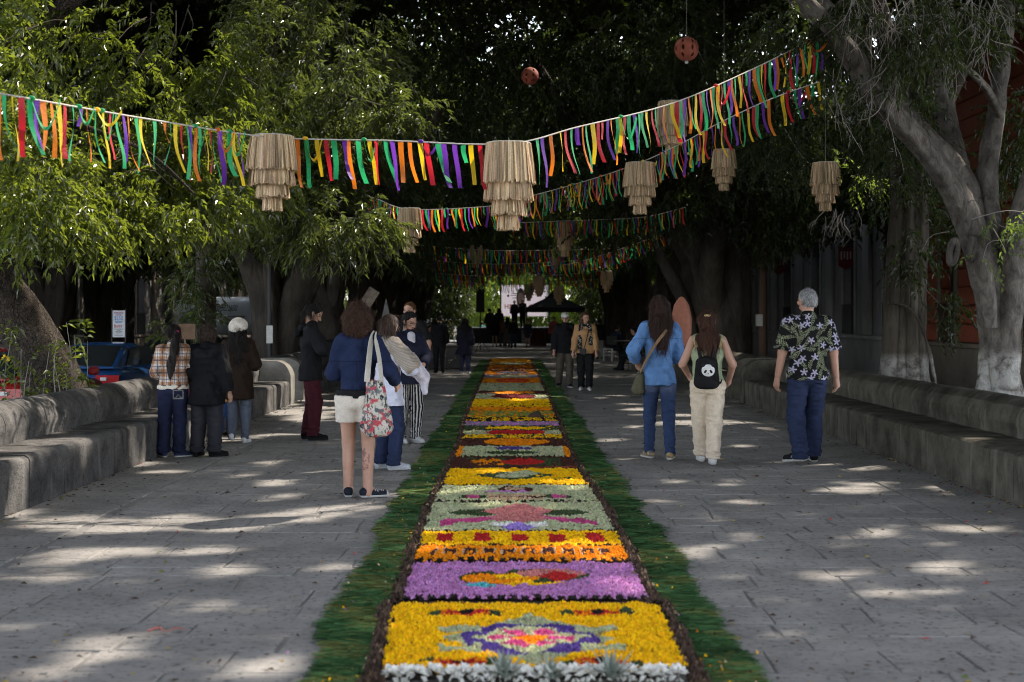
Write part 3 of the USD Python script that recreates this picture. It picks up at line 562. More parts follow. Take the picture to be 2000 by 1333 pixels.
for k, T in TREES.items():
    put('trunk', cat_(T['stems']), M[T['mat']], T['t'], smooth=True)
    r = np.random.default_rng(5)
    A = [np.concatenate(x) for x in zip(*T['leaves'])]
    put('crown', leaf_mesh(A[0] - T['o'], A[1], A[2], A[3], A[4], r), M[T['leaf']], T['t'], kind='stuff')
    if T.get('young'):
        A = [np.concatenate(x) for x in zip(*T['young'])]
        put('young_leaves', leaf_mesh(A[0] - T['o'], A[1], A[2], A[3], A[4], r), M['leaf_young'], T['t'], kind='stuff', label='fresh pale green leaves')
    if T['twigs']: put('twigs', cat_(T['twigs']), M['twig'] if k in ('fig', 'ribbed') else M['bark_dark'], T['t'], smooth=True, kind='stuff')

def bushy(label, seed, loc, group, leaf='leaf_bright', n=900):
    r = np.random.default_rng(seed); t = thing('bushy_tree', label, 'tree', loc, group=group)
    put('trunk', cat_([tube(np.array([[0, 0, -.1], [.05, 0, 1.5], [.3 * q, .2, 4]]), [.22, .16, .06], 10, 16, .02, None, seed + q) for q in (-1, 0, 1)]), M['bark_dark'], t, smooth=True)
    u = unit(r.normal(0, 1, (n, 3))) * r.uniform(.2, 1, (n, 1)) ** .4; p = u * np.array([3.0, 2.4, 3.6]) + np.array([0, 0, 4.1]); m = (meshkit.fbm(p * .9, 3, seed) > .40) & (p[:, 2] > .4); p, u = p[m], u[m]
    A = sprays(p, u, r, nl=16, Lt=.8, Lf=.2, W=.10, droop=.4, spread=1.0); put('crown', leaf_mesh(*A[:3], A[3], A[4], r), M[leaf], t, kind='stuff'); return t
# far trees of both rows: three of a kind, then copies
def far_tree(label, seed, loc, group):
    r = np.random.default_rng(seed)
    t = thing('fig_tree', label, 'tree', loc, group=group)
    st = [tube(np.array([[0, 0, -.1], [0.05, 0, 1.2], [0.1 * r.normal(), 0.1, 2.6], [0.2, 0, 3.6]]), [.62, .46, .42, .3], 20, 26, 0.05, (5, 0.28), seed)]
    tips = []
    for k in range(6):
        a = k * 1.05 + r.uniform(-.3, .3); q = r.uniform(2.2, 3.6)
        c = np.array([[0.15 * math.cos(a), .15 * math.sin(a), r.uniform(1.2, 2.6)], [0.7 * math.cos(a), .7 * math.sin(a), 3.6], [q * .6 * math.cos(a), q * .6 * math.sin(a), 5.4], [q * math.cos(a), q * math.sin(a), r.uniform(6.5, 8.5)]])
        st.append(tube(c, [.22, .2, .13, .05], 10, 20, 0.03, None, seed + k)); tips.append(c[-1])
    put('trunk', cat_(st), M['bark_dark'], t, smooth=True)
    n = 4200
    u = unit(r.normal(0, 1, (n, 3))) * r.uniform(0.2, 1, (n, 1)) ** 0.4
    p = u * np.array([6.6, 6.6, 4.2]) + np.array([0, 0, 7.9])
    p[:, 2] -= 1.3 * (np.hypot(p[:, 0], p[:, 1]) / 6.6) ** 2 * (p[:, 2] < 8)
    p = p[(meshkit.fbm(p * .8, 3, seed) > 0.43) & (p[:, 2] > 3.0)]
    A = sprays(p, u[:len(p)] * .6, r, nl=18, Lt=0.8, Lf=0.19, W=0.10, droop=0.5, spread=1.0)
    put('crown', leaf_mesh(*A[:3], A[3], A[4], r), M['leaf_dark'], t, kind='stuff')
    return t
gr = 'fig trees lining the far part of the path'
lab = 'dark fig tree in the rows lining the far end of the path'
protos = [far_tree(lab, 100 + k, loc, gr) for k, loc in enumerate([(-5.3, 40.5, 0), (5.3, 41, 0), (-5.2, 48.5, 0)])]
k = 0
for Z in (49, 57, 65, 73, 80):
    for s in (-1, 1):
        if s < 0 and Z == 49: continue
        dup(protos[k % 3], (s * 5.3 + rt.uniform(-.3, .3), Z + rt.uniform(-1, 1), 0), rt.uniform(0, 360), scale=rt.uniform(.92, 1.1)); k += 1
for X, Z in ((-12.6, 39), (-12.1, 42), (-15.5, 56), (-15.5, 72), (-15.5, 88)):
    dup(protos[k % 3], (X, Z, -.3), rt.uniform(0, 360), label='dark street tree on the far side of the parked cars', group='street trees beyond the parked cars', scale=1.05); k += 1
bq = [bushy('bright green bushy tree in the sun beyond the stage', 300 + q, l, 'bright bushy trees beyond the stage') for q, l in enumerate([(-4.2, 97, 0), (1.2, 99, 0)])]
for q, (X, Z) in enumerate(((-8.5, 100), (5.4, 97.5), (9.6, 100), (-13, 99), (-1.6, 103), (3.4, 104))): dup(bq[q % 2], (X, Z, 0), rt.uniform(0, 360), scale=(1.1, 1.1, rt.uniform(.95, 1.25)))
bushy('dark bushy tree left of the far stage', 320, (-5.2, 87, 0), None, 'leaf_dark', 1600); bushy('dark bushy tree right of the far canopy tent', 321, (6.6, 86, 0), None, 'leaf_dark', 1600)
for Z in (-3.5, -11, -19):      # unseen trees added behind the camera to block low sky light
    for s in (-1, 1): dup(protos[k % 3], (s * 5.6, Z, 0), rt.uniform(0, 360), label='unseen fig added behind the camera to block low sky', group='added figs blocking low sky behind the camera'); k += 1
for X in (-14, -8, -2.5, 3.5, 9, 15):
    dup(protos[k % 3], (X, 112 + rt.uniform(-2, 2), 0), rt.uniform(0, 360), label='sunlit tree closing the view beyond the stage', group='sunlit trees beyond the stage', scale=1.25); k += 1
# ------------------------------------------------------------------ people: smooth bodies from distance fields
def cone(a, b, ra, rb, s=(1, 1, 1), clip=None):
    return (np.asarray(a, float), np.asarray(b, float), ra, rb, np.asarray(s, float), clip)
def ball(c, r, s=(1, 1, 1), clip=None): return cone(c, c, r, r, s, clip)
def nets(D, o, h):
    """naive surface nets of D<0"""
    neg = D < 0
    nx, ny, nz = D.shape
    cnt = np.zeros((nx - 1, ny - 1, nz - 1), np.int16); S = neg[:-1, :-1, :-1]
    for i, j, k in np.ndindex(2, 2, 2): cnt += neg[i:nx - 1 + i, j:ny - 1 + j, k:nz - 1 + k]
    act = (cnt > 0) & (cnt < 8)
    idx = -np.ones(act.shape, int); ijk = np.argwhere(act); idx[act] = np.arange(len(ijk))
    acc = np.zeros((len(ijk), 3)); w = np.zeros(len(ijk))
    for ax in range(3):
        e = np.eye(3, dtype=int)[ax]; oth = [q for q in range(3) if q != ax]
        for p, q in np.ndindex(2, 2):
            c0 = np.zeros(3, int); c0[oth[0]] = p; c0[oth[1]] = q; c1 = c0 + e
            A, B = D[tuple((ijk + c0).T)], D[tuple((ijk + c1).T)]
            m = (A < 0) != (B < 0); t = A[m] / (A[m] - B[m])
            acc[m] += c0 + t[:, None] * e; w[m] += 1
    v = o + h * (ijk + acc / w[:, None])
    F = []
    for ax in range(3):
        a, b = [q for q in range(3) if q != ax]
        if ax == 1: a, b = b, a
        lo = [slice(None)] * 3; hi = [slice(None)] * 3; lo[ax] = slice(0, -1); hi[ax] = slice(1, None)
        s0, s1 = neg[tuple(lo)], neg[tuple(hi)]
        cross = np.argwhere(s0 != s1); cross = cross[(cross[:, a] > 0) & (cross[:, b] > 0) & (cross[:, a] < D.shape[a] - 1) & (cross[:, b] < D.shape[b] - 1)]
        if not len(cross): continue
        ea, eb = np.eye(3, dtype=int)[a], np.eye(3, dtype=int)[b]
        q = [idx[tuple((cross - x).T)] for x in (0 * ea, ea, ea + eb, eb)]
        q = np.stack(q, 1); fl = s0[tuple(cross.T)]
        q[~fl] = q[~fl][:, ::-1]
        F.append(q)
    q = np.vstack(F)
    return v, np.vstack([q[:, [0, 1, 2]], q[:, [0, 2, 3]]])
def field(prims, h, k=0.02, clips=(), pad=0.03, cut=()):
    lo = np.min([np.minimum(a, b) - max(ra, rb) * s for a, b, ra, rb, s, _ in prims], 0) - pad
    hi = np.max([np.maximum(a, b) + max(ra, rb) * s for a, b, ra, rb, s, _ in prims], 0) + pad
    n = np.ceil((hi - lo) / h).astype(int) + 1
    D = np.full(n, 0.08, np.float32); ax = [(lo[q] + h * np.arange(n[q])).astype(np.float32) for q in range(3)]
    def ev(pr, out, op):
        a, b, ra, rb, s, clip = pr; R = max(ra, rb)
        i0 = np.maximum(((np.minimum(a, b) - R * s - 0.07 - lo) / h).astype(int), 0); i1 = np.minimum(((np.maximum(a, b) + R * s + 0.07 - lo) / h).astype(int) + 2, n)
        sl = tuple(slice(x, y) for x, y in zip(i0, i1))
        X, Y, Z = np.meshgrid(ax[0][sl[0]], ax[1][sl[1]], ax[2][sl[2]], indexing='ij', sparse=True)
        qx, qy, qz = (X - a[0]) / s[0], (Y - a[1]) / s[1], (Z - a[2]) / s[2]
        e = (b - a) / s; ee = float(e @ e)
        if ee < 1e-12: d = (np.sqrt(qx * qx + qy * qy + qz * qz) - ra) * s.min()
        else:
            t = np.clip((qx * e[0] + qy * e[1] + qz * e[2]) / ee, 0, 1)
            d = (np.sqrt((qx - t * e[0]) ** 2 + (qy - t * e[1]) ** 2 + (qz - t * e[2]) ** 2) - (ra + (rb - ra) * t)) * s.min()
        if clip is not None:
            for p0, nn in clip: d = np.maximum(d, (X - p0[0]) * nn[0] + (Y - p0[1]) * nn[1] + (Z - p0[2]) * nn[2])
        out[sl] = op(out[sl], d)
    def smin(A, B):
        g = np.maximum(k - np.abs(A - B), 0) / k
        return np.minimum(A, B) - g * g * k / 4
    for p in prims: ev(p, D, smin)
    for p in cut: ev(p, D, lambda A, B: np.maximum(A, -B))
    if clips:
        X, Y, Z = np.meshgrid(*ax, indexing='ij', sparse=True)
        for p0, nn in clips: D = np.maximum(D, (X - p0[0]) * nn[0] + (Y - p0[1]) * nn[1] + (Z - p0[2]) * nn[2])
    D[[0, -1]] = np.maximum(D[[0, -1]], .01); D[:, [0, -1]] = np.maximum(D[:, [0, -1]], .01); D[:, :, [0, -1]] = np.maximum(D[:, :, [0, -1]], .01)
    return nets(D, lo, h)
def vnormals(v, f):
    n = np.zeros_like(v); g = np.cross(v[f[:, 1]] - v[f[:, 0]], v[f[:, 2]] - v[f[:, 0]])
    for q in range(3): np.add.at(n, f[:, q], g)
    return unit(n)
def folds(m, amp, sc, seed=0):
    """creases: noise along the normals, sc = its frequency in x, y, z"""
    v, f = m; n = vnormals(v, f)
    d = meshkit.fbm(v * np.array(sc) + 17.3, 3, seed) - 0.5
    d = np.where(np.abs(d) < 0.03, d * 0.4, d) * 1.7
    return v + n * (d * 2 * amp)[:, None], f
def ik(a, c, l1, l2, pole):
    """middle joint between a and c"""
    d = c - a; L_ = np.linalg.norm(d)
    if L_ > (l1 + l2) * 0.998: c = a + d / L_ * (l1 + l2) * 0.998; d = c - a; L_ = np.linalg.norm(d)
    u = d / L_; x = (l1 * l1 - l2 * l2 + L_ * L_) / (2 * L_); hh = math.sqrt(max(l1 * l1 - x * x, 0))
    p = np.asarray(pole, float); p = p - u * (p @ u); p = p / (np.linalg.norm(p) + 1e-9)
    return a + u * x + p * hh, c
class Fig:
    """joints of a figure facing +y, metres"""
    def __init__(s, H, w=1.0, feet=((-.055, 0), (.055, 0)), toes=(8, -8), lift=(0, 0), hands=((-.13, .02, .47), (.13, .02, .47)), poles=((-.35, -1, -.3), (.35, -1, -.3)), head=(0, 0), lean=0.0, hips=.52, belly=0.0, shoulders=.090, seat=None):
        s.H, s.w, s.belly = H, w, belly
        A = lambda x, y, z: np.array([x, y, z], float) * H
        ln = math.tan(math.radians(lean))
        s.up = lambda x, y, z: A(x, y + ln * (z - hips), z)
        s.pel = A(0, 0, hips); s.waist = s.up(0, 0, hips + .095); s.chest = s.up(0, .004, hips + .205); s.neck = s.up(0, .0, hips + .31); s.sh = [s.up(q * shoulders * w ** .5, -.005, hips + .288) for q in (-1, 1)]
        s.headc = s.up(0, .018, hips + .412)
        s.yaw, s.pitch = math.radians(head[0]), math.radians(head[1])
        s.hip = [A(q * .052 * w ** .5, 0, hips - .01) for q in (-1, 1)]
        s.ank, s.knee, s.toe, s.heel = [], [], [], []
        for q in (0, 1):
            x, y = feet[q]; an = A(x, y - .012, .045 + lift[q])
            kn, an = ik(s.hip[q], an, .2345 * H, .2345 * H, (0.05 * (q * 2 - 1), 1, 0))
            if seat: kn = A((q * 2 - 1) * .06, .24, hips - .02)
            t = math.radians(toes[q]); dr = np.array([-math.sin(t), math.cos(t), 0.0]); pz = -lift[q] * 4.2
            dr = unit(np.array([dr[0], dr[1], pz]))
            s.ank.append(an); s.knee.append(kn)
            dz = np.array([0, 0, .022 * H]) - an * np.array([0, 0, 1])
            base = an + np.array([0, 0, -.026 * H])
            s.heel.append(base - dr * .022 * H); s.toe.append(base + dr * .105 * H)
        s.elb, s.wri = [], []
        for q in (0, 1):
            wv = A(*hands[q]); e, wv = ik(s.sh[q], wv, .172 * H, .148 * H, poles[q]); s.elb.append(e); s.wri.append(wv)
    def hd(s, x, y, z):
        """a point of the head (units of the head's height/2) in the figure's frame"""
        p = np.array([x, y, z], float) * .066 * s.H
        cp, sp, cy, sy = math.cos(s.pitch), math.sin(s.pitch), math.cos(s.yaw), math.sin(s.yaw)
        y1, z1 = p[1] * cp + p[2] * sp, -p[1] * sp + p[2] * cp
        piv = np.array([0, -.01, -.045]) * s.H
        q = np.array([p[0] * cy - y1 * sy, p[0] * sy + y1 * cy, z1])
        return s.headc + q
    def hv(s, x, y, z): return s.hd(x, y, z) - s.headc
    def torso(s, off=0.0, hem=None, flare=0.0):
        H, w = s.H, s.w; S = (1.36 * w, 1.0 * w ** .6, 1); o = off / 1.2
        p = [cone(s.pel, s.waist, .066 * H + o, .056 * H + o, S), cone(s.waist, s.chest, .056 * H + o, .069 * H + o, S), cone(s.chest, s.up(0, -.004, .765 + s.pel[2] / H - .52), .069 * H + o, .05 * H + o, S),
             cone(s.sh[0] + [.02 * H, 0, 0], s.sh[1] - [.02 * H, 0, 0], .031 * H + off, .031 * H + off), cone(s.neck + [0, 0, -.02 * H], s.neck + [0, .004, .015 * H], .045 * H + off * .6, .034 * H + off * .5)]
        if s.belly: p.append(ball(s.up(0, .03 + s.belly, s.pel[2] / H + .07), .07 * H + o, (1.25 * w, 1, 1)))
        if hem is not None:
            e = s.up(0, 0, hem); p.append(cone(s.pel, e, .068 * H + o, .068 * H + o + flare, S))
        return p
    def arm(s, q, off=0.0, cuff=1.0, loose=0.0):
        """sleeve (or arm) to a fraction of its length: 0.5 = elbow"""
        H = s.H; a, e, w_ = s.sh[q], s.elb[q], s.wri[q]
        r0, r1, r2 = .030 * H * s.w ** .5 + off, .025 * H * s.w ** .5 + off + loose, .018 * H + off + loose
        if cuff <= .5:
            c = a + (e - a) * cuff * 2; u = unit(c - a)
            return [cone(a, c + u * .03, r0, r1 + (r0 - r1) * (1 - cuff * 2) + loose * .5, clip=[(c, u)])]
        c = e + (w_ - e) * (cuff - .5) * 2; u = unit(w_ - e)
        return [cone(a, e, r0, r1), cone(e, c + u * .03, r1, r2 + (r1 - r2) * (1 - (cuff - .5) * 2), clip=[(c, u)])]
    def leg(s, q, off=0.0, end=0.0, loose=0.0, flare=0.0):
        """leg or trouser leg; end = height in body heights where it stops"""
        H = s.H; w = s.w ** .6; h_, k_, a_ = s.hip[q], s.knee[q], s.ank[q]
        p = [cone(h_, k_, .056 * H * w + off, .035 * H * w + off + loose)]
        b = a_ + unit(a_ - k_) * .02 * H
        p.append(cone(k_, b, .035 * H * w + off + loose, .024 * H + off + loose + flare))
        if off == 0: p.append(cone(k_ + (a_ - k_) * .15 + [0, -.008 * H, 0], k_ + (a_ - k_) * .45 + [0, -.010 * H, 0], .026 * H * w, .028 * H * w))
        return p
SKIN = {'fair': (.50, .30, .22), 'tan': (.36, .205, .14), 'brown': (.24, .13, .085), 'rosy': (.46, .26, .19)}
M['skin'] = vcol('skin', 0.55, 0.06, 40.0, 0.05, specular_ior_level=0.35)
M['hair'] = vcol('hair', 0.55, 0.35, 120.0, 0.3, specular_ior_level=0.15)
M['rubber'] = plain('rubber', (.55, .55, .54), .6)
def hand(F, q, r, curl=0.5, palm_n=None):
    """palm, four bent fingers and a thumb off the palm's side"""
    H = F.H; d = unit(F.wri[q] - F.elb[q]); sg = -1 if q == 0 else 1
    n = np.array([-sg, 0.25, 0.0]) if palm_n is None else np.asarray(palm_n, float)
    n = unit(n - d * (n @ d)); sd = np.cross(d, n) * (1 if True else 1)
    if sd[1] < 0 and abs(d[2]) > .6: sd = -sd          # towards the thumb: forwards on a hanging hand
    w = F.wri[q]; P_ = []
    L_ = .105 * H; pw = .022 * H
    P_.append(cone(w - d * .01 * H, w + d * .045 * H, .016 * H, .019 * H, (1, 1, 1)))
    for i in range(4):
        k = (i - 1.5) / 1.5
        b = w + d * .045 * H - sd * k * pw * .9
        P_.append(cone(w + d * .012 * H - sd * k * pw * .5, b, .0105 * H, .0095 * H))
        Lf = (.046, .051, .047, .037)[i] * H; dd = d.copy(); p = b
        for j in range(3):
            th = curl * (.35 + .5 * j * .6); dd = unit(dd * math.cos(th) + n * math.sin(th))
            e = p + dd * Lf * (.42, .33, .25)[j]; P_.append(cone(p, e, (.0066, .006, .0055)[j] * H * (.88 if i == 3 else 1), (.006, .0055, .0046)[j] * H * (.88 if i == 3 else 1))); p = e
    t0 = w + d * .012 * H + sd * .012 * H; t1 = t0 + unit(d * .7 + sd * .75 + n * .3) * .03 * H; t2 = t1 + unit(d + sd * .15 + n * .45) * .026 * H
    P_ += [cone(t0, t1, .0095 * H, .0075 * H), cone(t1, t2, .0072 * H, .0052 * H)]
    return P_
def make_body(F, skin='tan', face=True, hands=(0.5, 0.5), h=0.011, detail=True, palms=(None, None), paint=None, bare=False):
    H = F.H; pr = F.torso(-.014) + F.arm(0) + F.arm(1) + F.leg(0, 0 if bare else -.012) + F.leg(1, 0 if bare else -.012)
    nb = F.hd(0, -.12, -.75)
    pr.append(cone(F.neck - [0, 0, .03 * H], nb, .036 * H, .031 * H))
    for q in (0, 1): pr.append(cone(F.ank[q], F.ank[q] + (F.toe[q] - F.ank[q]) * .6 + [0, 0, .002 * H], .019 * H, .010 * H)); pr.append(cone(F.heel[q] + [0, 0, .008 * H], F.ank[q], .011 * H, .019 * H))
    head = [ball(F.hd(0, -.06, .18), .066 * H * .84, (.86, 1.06, 1)), ball(F.hd(0, .15, -.30), .066 * H * .62, (.86, .95, 1.08)), ball(F.hd(0, .42, -.74), .066 * H * .20, (1.25, 1, 1)), cone(F.hd(0, -.15, -.5), nb, .030 * H, .031 * H)]
    if face:
        u = .066 * H
        head += [cone(F.hd(0, .74, .10), F.hd(0, .98, -.26), u * .07, u * .13), ball(F.hd(.12, .86, -.28), u * .09), ball(F.hd(-.12, .86, -.28), u * .09), cone(F.hd(-.3, .70, .2), F.hd(.3, .70, .2), u * .1, u * .1),
                 cone(F.hd(-.16, .76, -.53), F.hd(.16, .76, -.53), u * .065, u * .065), cone(F.hd(-.13, .75, -.62), F.hd(.13, .75, -.62), u * .075, u * .075), ball(F.hd(.42, .5, -.18), u * .2), ball(F.hd(-.42, .5, -.18), u * .2)]
    for sx in (-1, 1): head += [ball(F.hd(sx * .76, -.05, -.05), .066 * H * .2, (.5, .8, 1.2)), ball(F.hd(sx * .74, -.0, -.2), .066 * H * .12, (.5, .8, 1.2))]
    if not detail:
        return folds(field(pr + head, h, .02), 0, (1, 1, 1)), None
    parts = [field(pr, h, .02), field(head, .0065 if face else .009, .012)]
    for q in (0, 1):
        if hands[q] is not None: parts.append(field(hand(F, q, None, hands[q], palms[q]), .0048, .006))
    return cat_(parts), None
def body_colour(F, v, skin, face, paint):
    c = np.array(SKIN[skin]) * np.ones((len(v), 1))
    c = c * (0.92 + .16 * meshkit.fbm(v * 9, 2, 3)[:, None])
    if face:
        u = .066 * F.H
        for x, z, rx, rz, y, col in ((-.36, .06, .17, .06, .66, (.03, .02, .02)), (.36, .06, .17, .06, .66, (.03, .02, .02)), (-.36, .24, .22, .045, .7, (.05, .03, .02)), (.36, .24, .22, .045, .7, (.05, .03, .02)), (0, -.57, .22, .08, .75, (.33, .10, .09))):
            ctr = F.hd(x, y, z); d = v - ctr; X, Z_, Y = F.hv(1, 0, 0), F.hv(0, 0, 1), F.hv(0, 1, 0)
            a = (d @ X) / (u * u) / rx; b = (d @ Z_) / (u * u) / rz; g = (d @ Y) / (u * u)
            c[(a * a + b * b < 1) & (g > -.3)] = col
    if paint: c = paint(F, v, c)
    return c
def hair(F, style, col, h=.010, seed=0):
    """a shell over the skull, cut back from the face, and what hangs from it"""
    H = F.H; u = .066 * H; r = np.random.default_rng(seed)
    fwd = F.hv(0, 1, 0) / u; upv = F.hv(0, 0, 1) / u
    facecut = [(F.hd(0, .46, .42), unit(fwd * .85 - upv * .53)), (F.hd(0, -.25, -.55), unit(-upv * .9 + fwd * .4))]
    k = {'short': .96, 'grey': .96}.get(style, 1.0)
    cap = [ball(F.hd(0, -.1, .22), u * .90 * k, (.92, 1.06, 1.0), clip=facecut)]
    amp, sc, kk = .006, (70, 70, 10), .02
    if style in ('short', 'grey'): amp, sc = .0045, (70, 70, 50); cap.append(ball(F.hd(0, -.55, -.1), u * .5, (1.1, .6, 1), clip=[(F.hd(0, 0, -.5), -upv)]))
    if style == 'long':
        b = F.up(0, -.055, F.pel[2] / H + .30); e = F.up(0.005, -.068, F.pel[2] / H + .175)
        cap += [cone(F.hd(0, -.45, .1), F.hd(0, -.5, -.8), u * .72, u * .8, (1.15, .6, 1)), cone(F.hd(0, -.5, -.8), b, u * .8, u * .85, (1.25, .42, 1)), cone(b, e, u * .85, u * .45, (1.2, .38, 1))]
        for sx in (-1, 1): cap.append(cone(F.hd(sx * .6, -.1, .1), F.hd(sx * .62, -.25, -1.1), u * .28, u * .3))
        amp, sc = .011, (55, 55, 6)
    if style == 'long_brown':
        b = F.up(0, -.06, F.pel[2] / H + .29); e = F.up(.01, -.07, F.pel[2] / H + .19)
        cap += [cone(F.hd(0, -.5, .1), F.hd(.05, -.6, -.9), u * .6, u * .62, (1, .6, 1)), cone(F.hd(.05, -.6, -.9), b, u * .62, u * .95, (1.1, .4, 1)), cone(b, e, u * .9, u * .5, (1.2, .36, 1))]
        amp, sc = .011, (55, 55, 6)
    if style == 'curly':
        n = 330; d = unit(r.normal(0, 1, (n, 3)))
        for q in d:
            x, y, z = q[0] * .90, q[1] * .85 - .30, q[2] * 1.30 - .28
            if y > .36 and z < .45: continue
            cap.append(ball(F.hd(x * (1.05 if z < 0 else .95), y, z), u * r.uniform(.16, .27)))
        cap.append(ball(F.hd(0, -.35, -.25), u * .85, (1, .9, 1.25)))
        amp, sc, kk = .008, (70, 70, 70), .008
    if style == 'bob':
        cap += [cone(F.hd(0, -.2, .1), F.hd(0, -.22, -.62), u * .86, u * .84, (1.02, .92, 1), clip=[(F.hd(0, 0, -.98), -upv), (F.hd(0, .3, 0), fwd)])]
        amp, sc = .004, (70, 70, 6)
    if style in ('ponytail', 'tied'):
        a = F.hd(0, -.98, .2 if style == 'tied' else .05)
        cap += [ball(a, u * .28), cone(a, a + [0, -.03 * H, -.05 * H], u * .28, u * .34), cone(a + [0, -.03 * H, -.05 * H], a + [.0, -.03 * H, -(.16 if style == 'ponytail' else .06) * H], u * .34, u * .18)]
    if style == 'wavy':
        for q in range(90):
            d = unit(r.normal(0, 1, 3)); y = d[1] * .8 - .3
            if y > .3 and d[2] < .3: continue
            cap.append(ball(F.hd(d[0] * .92, y, d[2] * .85 + .12), u * r.uniform(.16, .24)))
        amp, sc, kk = .006, (60, 60, 60), .01
    m = folds(field(cap, h, kk), amp, sc, seed)
    v = m[0]; c = np.array(col) * (0.2 + 0.8 * meshkit.fbm(v * np.array(sc) * .8 + 5, 2, seed + 1))[:, None]
    # loose strands over the mass
    n = {'curly': 2600, 'wavy': 1500, 'long': 1500, 'long_brown': 1500}.get(style, 700); nn = vnormals(*m); ok = np.flatnonzero((v - F.headc) @ fwd < .12 * u); j = ok[r.integers(0, len(ok), n)]; p, q = v[j], nn[j]
    dn = np.array([0, 0, -1.0]) - F.hv(0, 1, 0) / u * .0; t = unit(dn - q * (q @ dn)[:, None] + r.normal(0, .18, (n, 3)))
    Ls = {'curly': .05, 'wavy': .04, 'short': .022, 'grey': .022}.get(style, .11) * r.uniform(.5, 1.2, n); sg = 6; s = np.linspace(0, 1, sg)
    c3 = p[:, None] + t[:, None] * (Ls[:, None] * s)[..., None] + q[:, None] * (.002 + (.010 if style in ('curly', 'wavy') else .005) * np.sin(s * 2.2) * r.uniform(.2, 1, (n, 1)))[..., None]
    if style in ('curly', 'wavy'): b = np.cross(t, q); ph = r.uniform(0, 6.3, (n, 1)); c3 = c3 + (b[:, None] * np.cos(s * 11 + ph)[..., None] + q[:, None] * np.sin(s * 11 + ph)[..., None]) * .008
    w = (unit(np.cross(t, q)) * .0011)[:, None]; sv = np.stack([c3 - w, c3 + w], 2).reshape(-1, 3)
    b0 = (np.arange(n)[:, None, None] * sg * 2 + np.arange(sg - 1)[None, :, None] * 2); sf = np.concatenate([b0 + [0, 1, 3], b0 + [0, 3, 2]], 2).reshape(-1, 3)
    sc_ = np.repeat(np.array(col) * r.uniform(.4, 1.7, (n, 1)), sg * 2, 0)
    return cat_([m, (sv, sf)]), np.vstack([c, sc_])
def shoes(F, q, h=.008):
    a, b = F.heel[q], F.toe[q]; H = F.H; z0 = -.0
    up = [cone(a + [0, 0, .010 * H], b - unit(b - a) * .012 * H + [0, 0, .002 * H], .021 * H, .019 * H, (1.02, 1, 1)), cone(a + [0, 0, .012 * H], F.ank[q] + [0, 0, .0 * H], .021 * H, .024 * H), cone(F.ank[q] + [0, .01 * H, -.008 * H], b * .6 + a * .4 + [0, 0, .01 * H], .022 * H, .019 * H)]
    zc = (F.heel[q][2] + F.toe[q][2]) / 2 - .019 * H
    t = unit(b - a); nn = unit(np.array([t[0] * -t[2], t[1] * -t[2], t[0] ** 2 + t[1] ** 2])); p0 = (a + b) / 2 - nn * .018 * H
    top = field(up, h, .015, clips=[(p0 + nn * .006, -nn)])
    so = [cone(a + [0, 0, .004 * H], b - unit(b - a) * .008 * H, .024 * H, .0215 * H, (1.02, 1, 1))]
    sole = field(so, .006, .01, clips=[(p0, -nn), (p0 + nn * .013 * H, nn)])
    return top, sole
FOOT_DROP = 0.0
def solid(c, v, var=.22, seed=0):
    return np.array(c) * (1 - var + 2 * var * (.5 * meshkit.fbm(v * 25, 2, seed) + .5 * meshkit.fbm(v * np.array([5, 5, 3.5]), 2, seed + 3))[:, None])
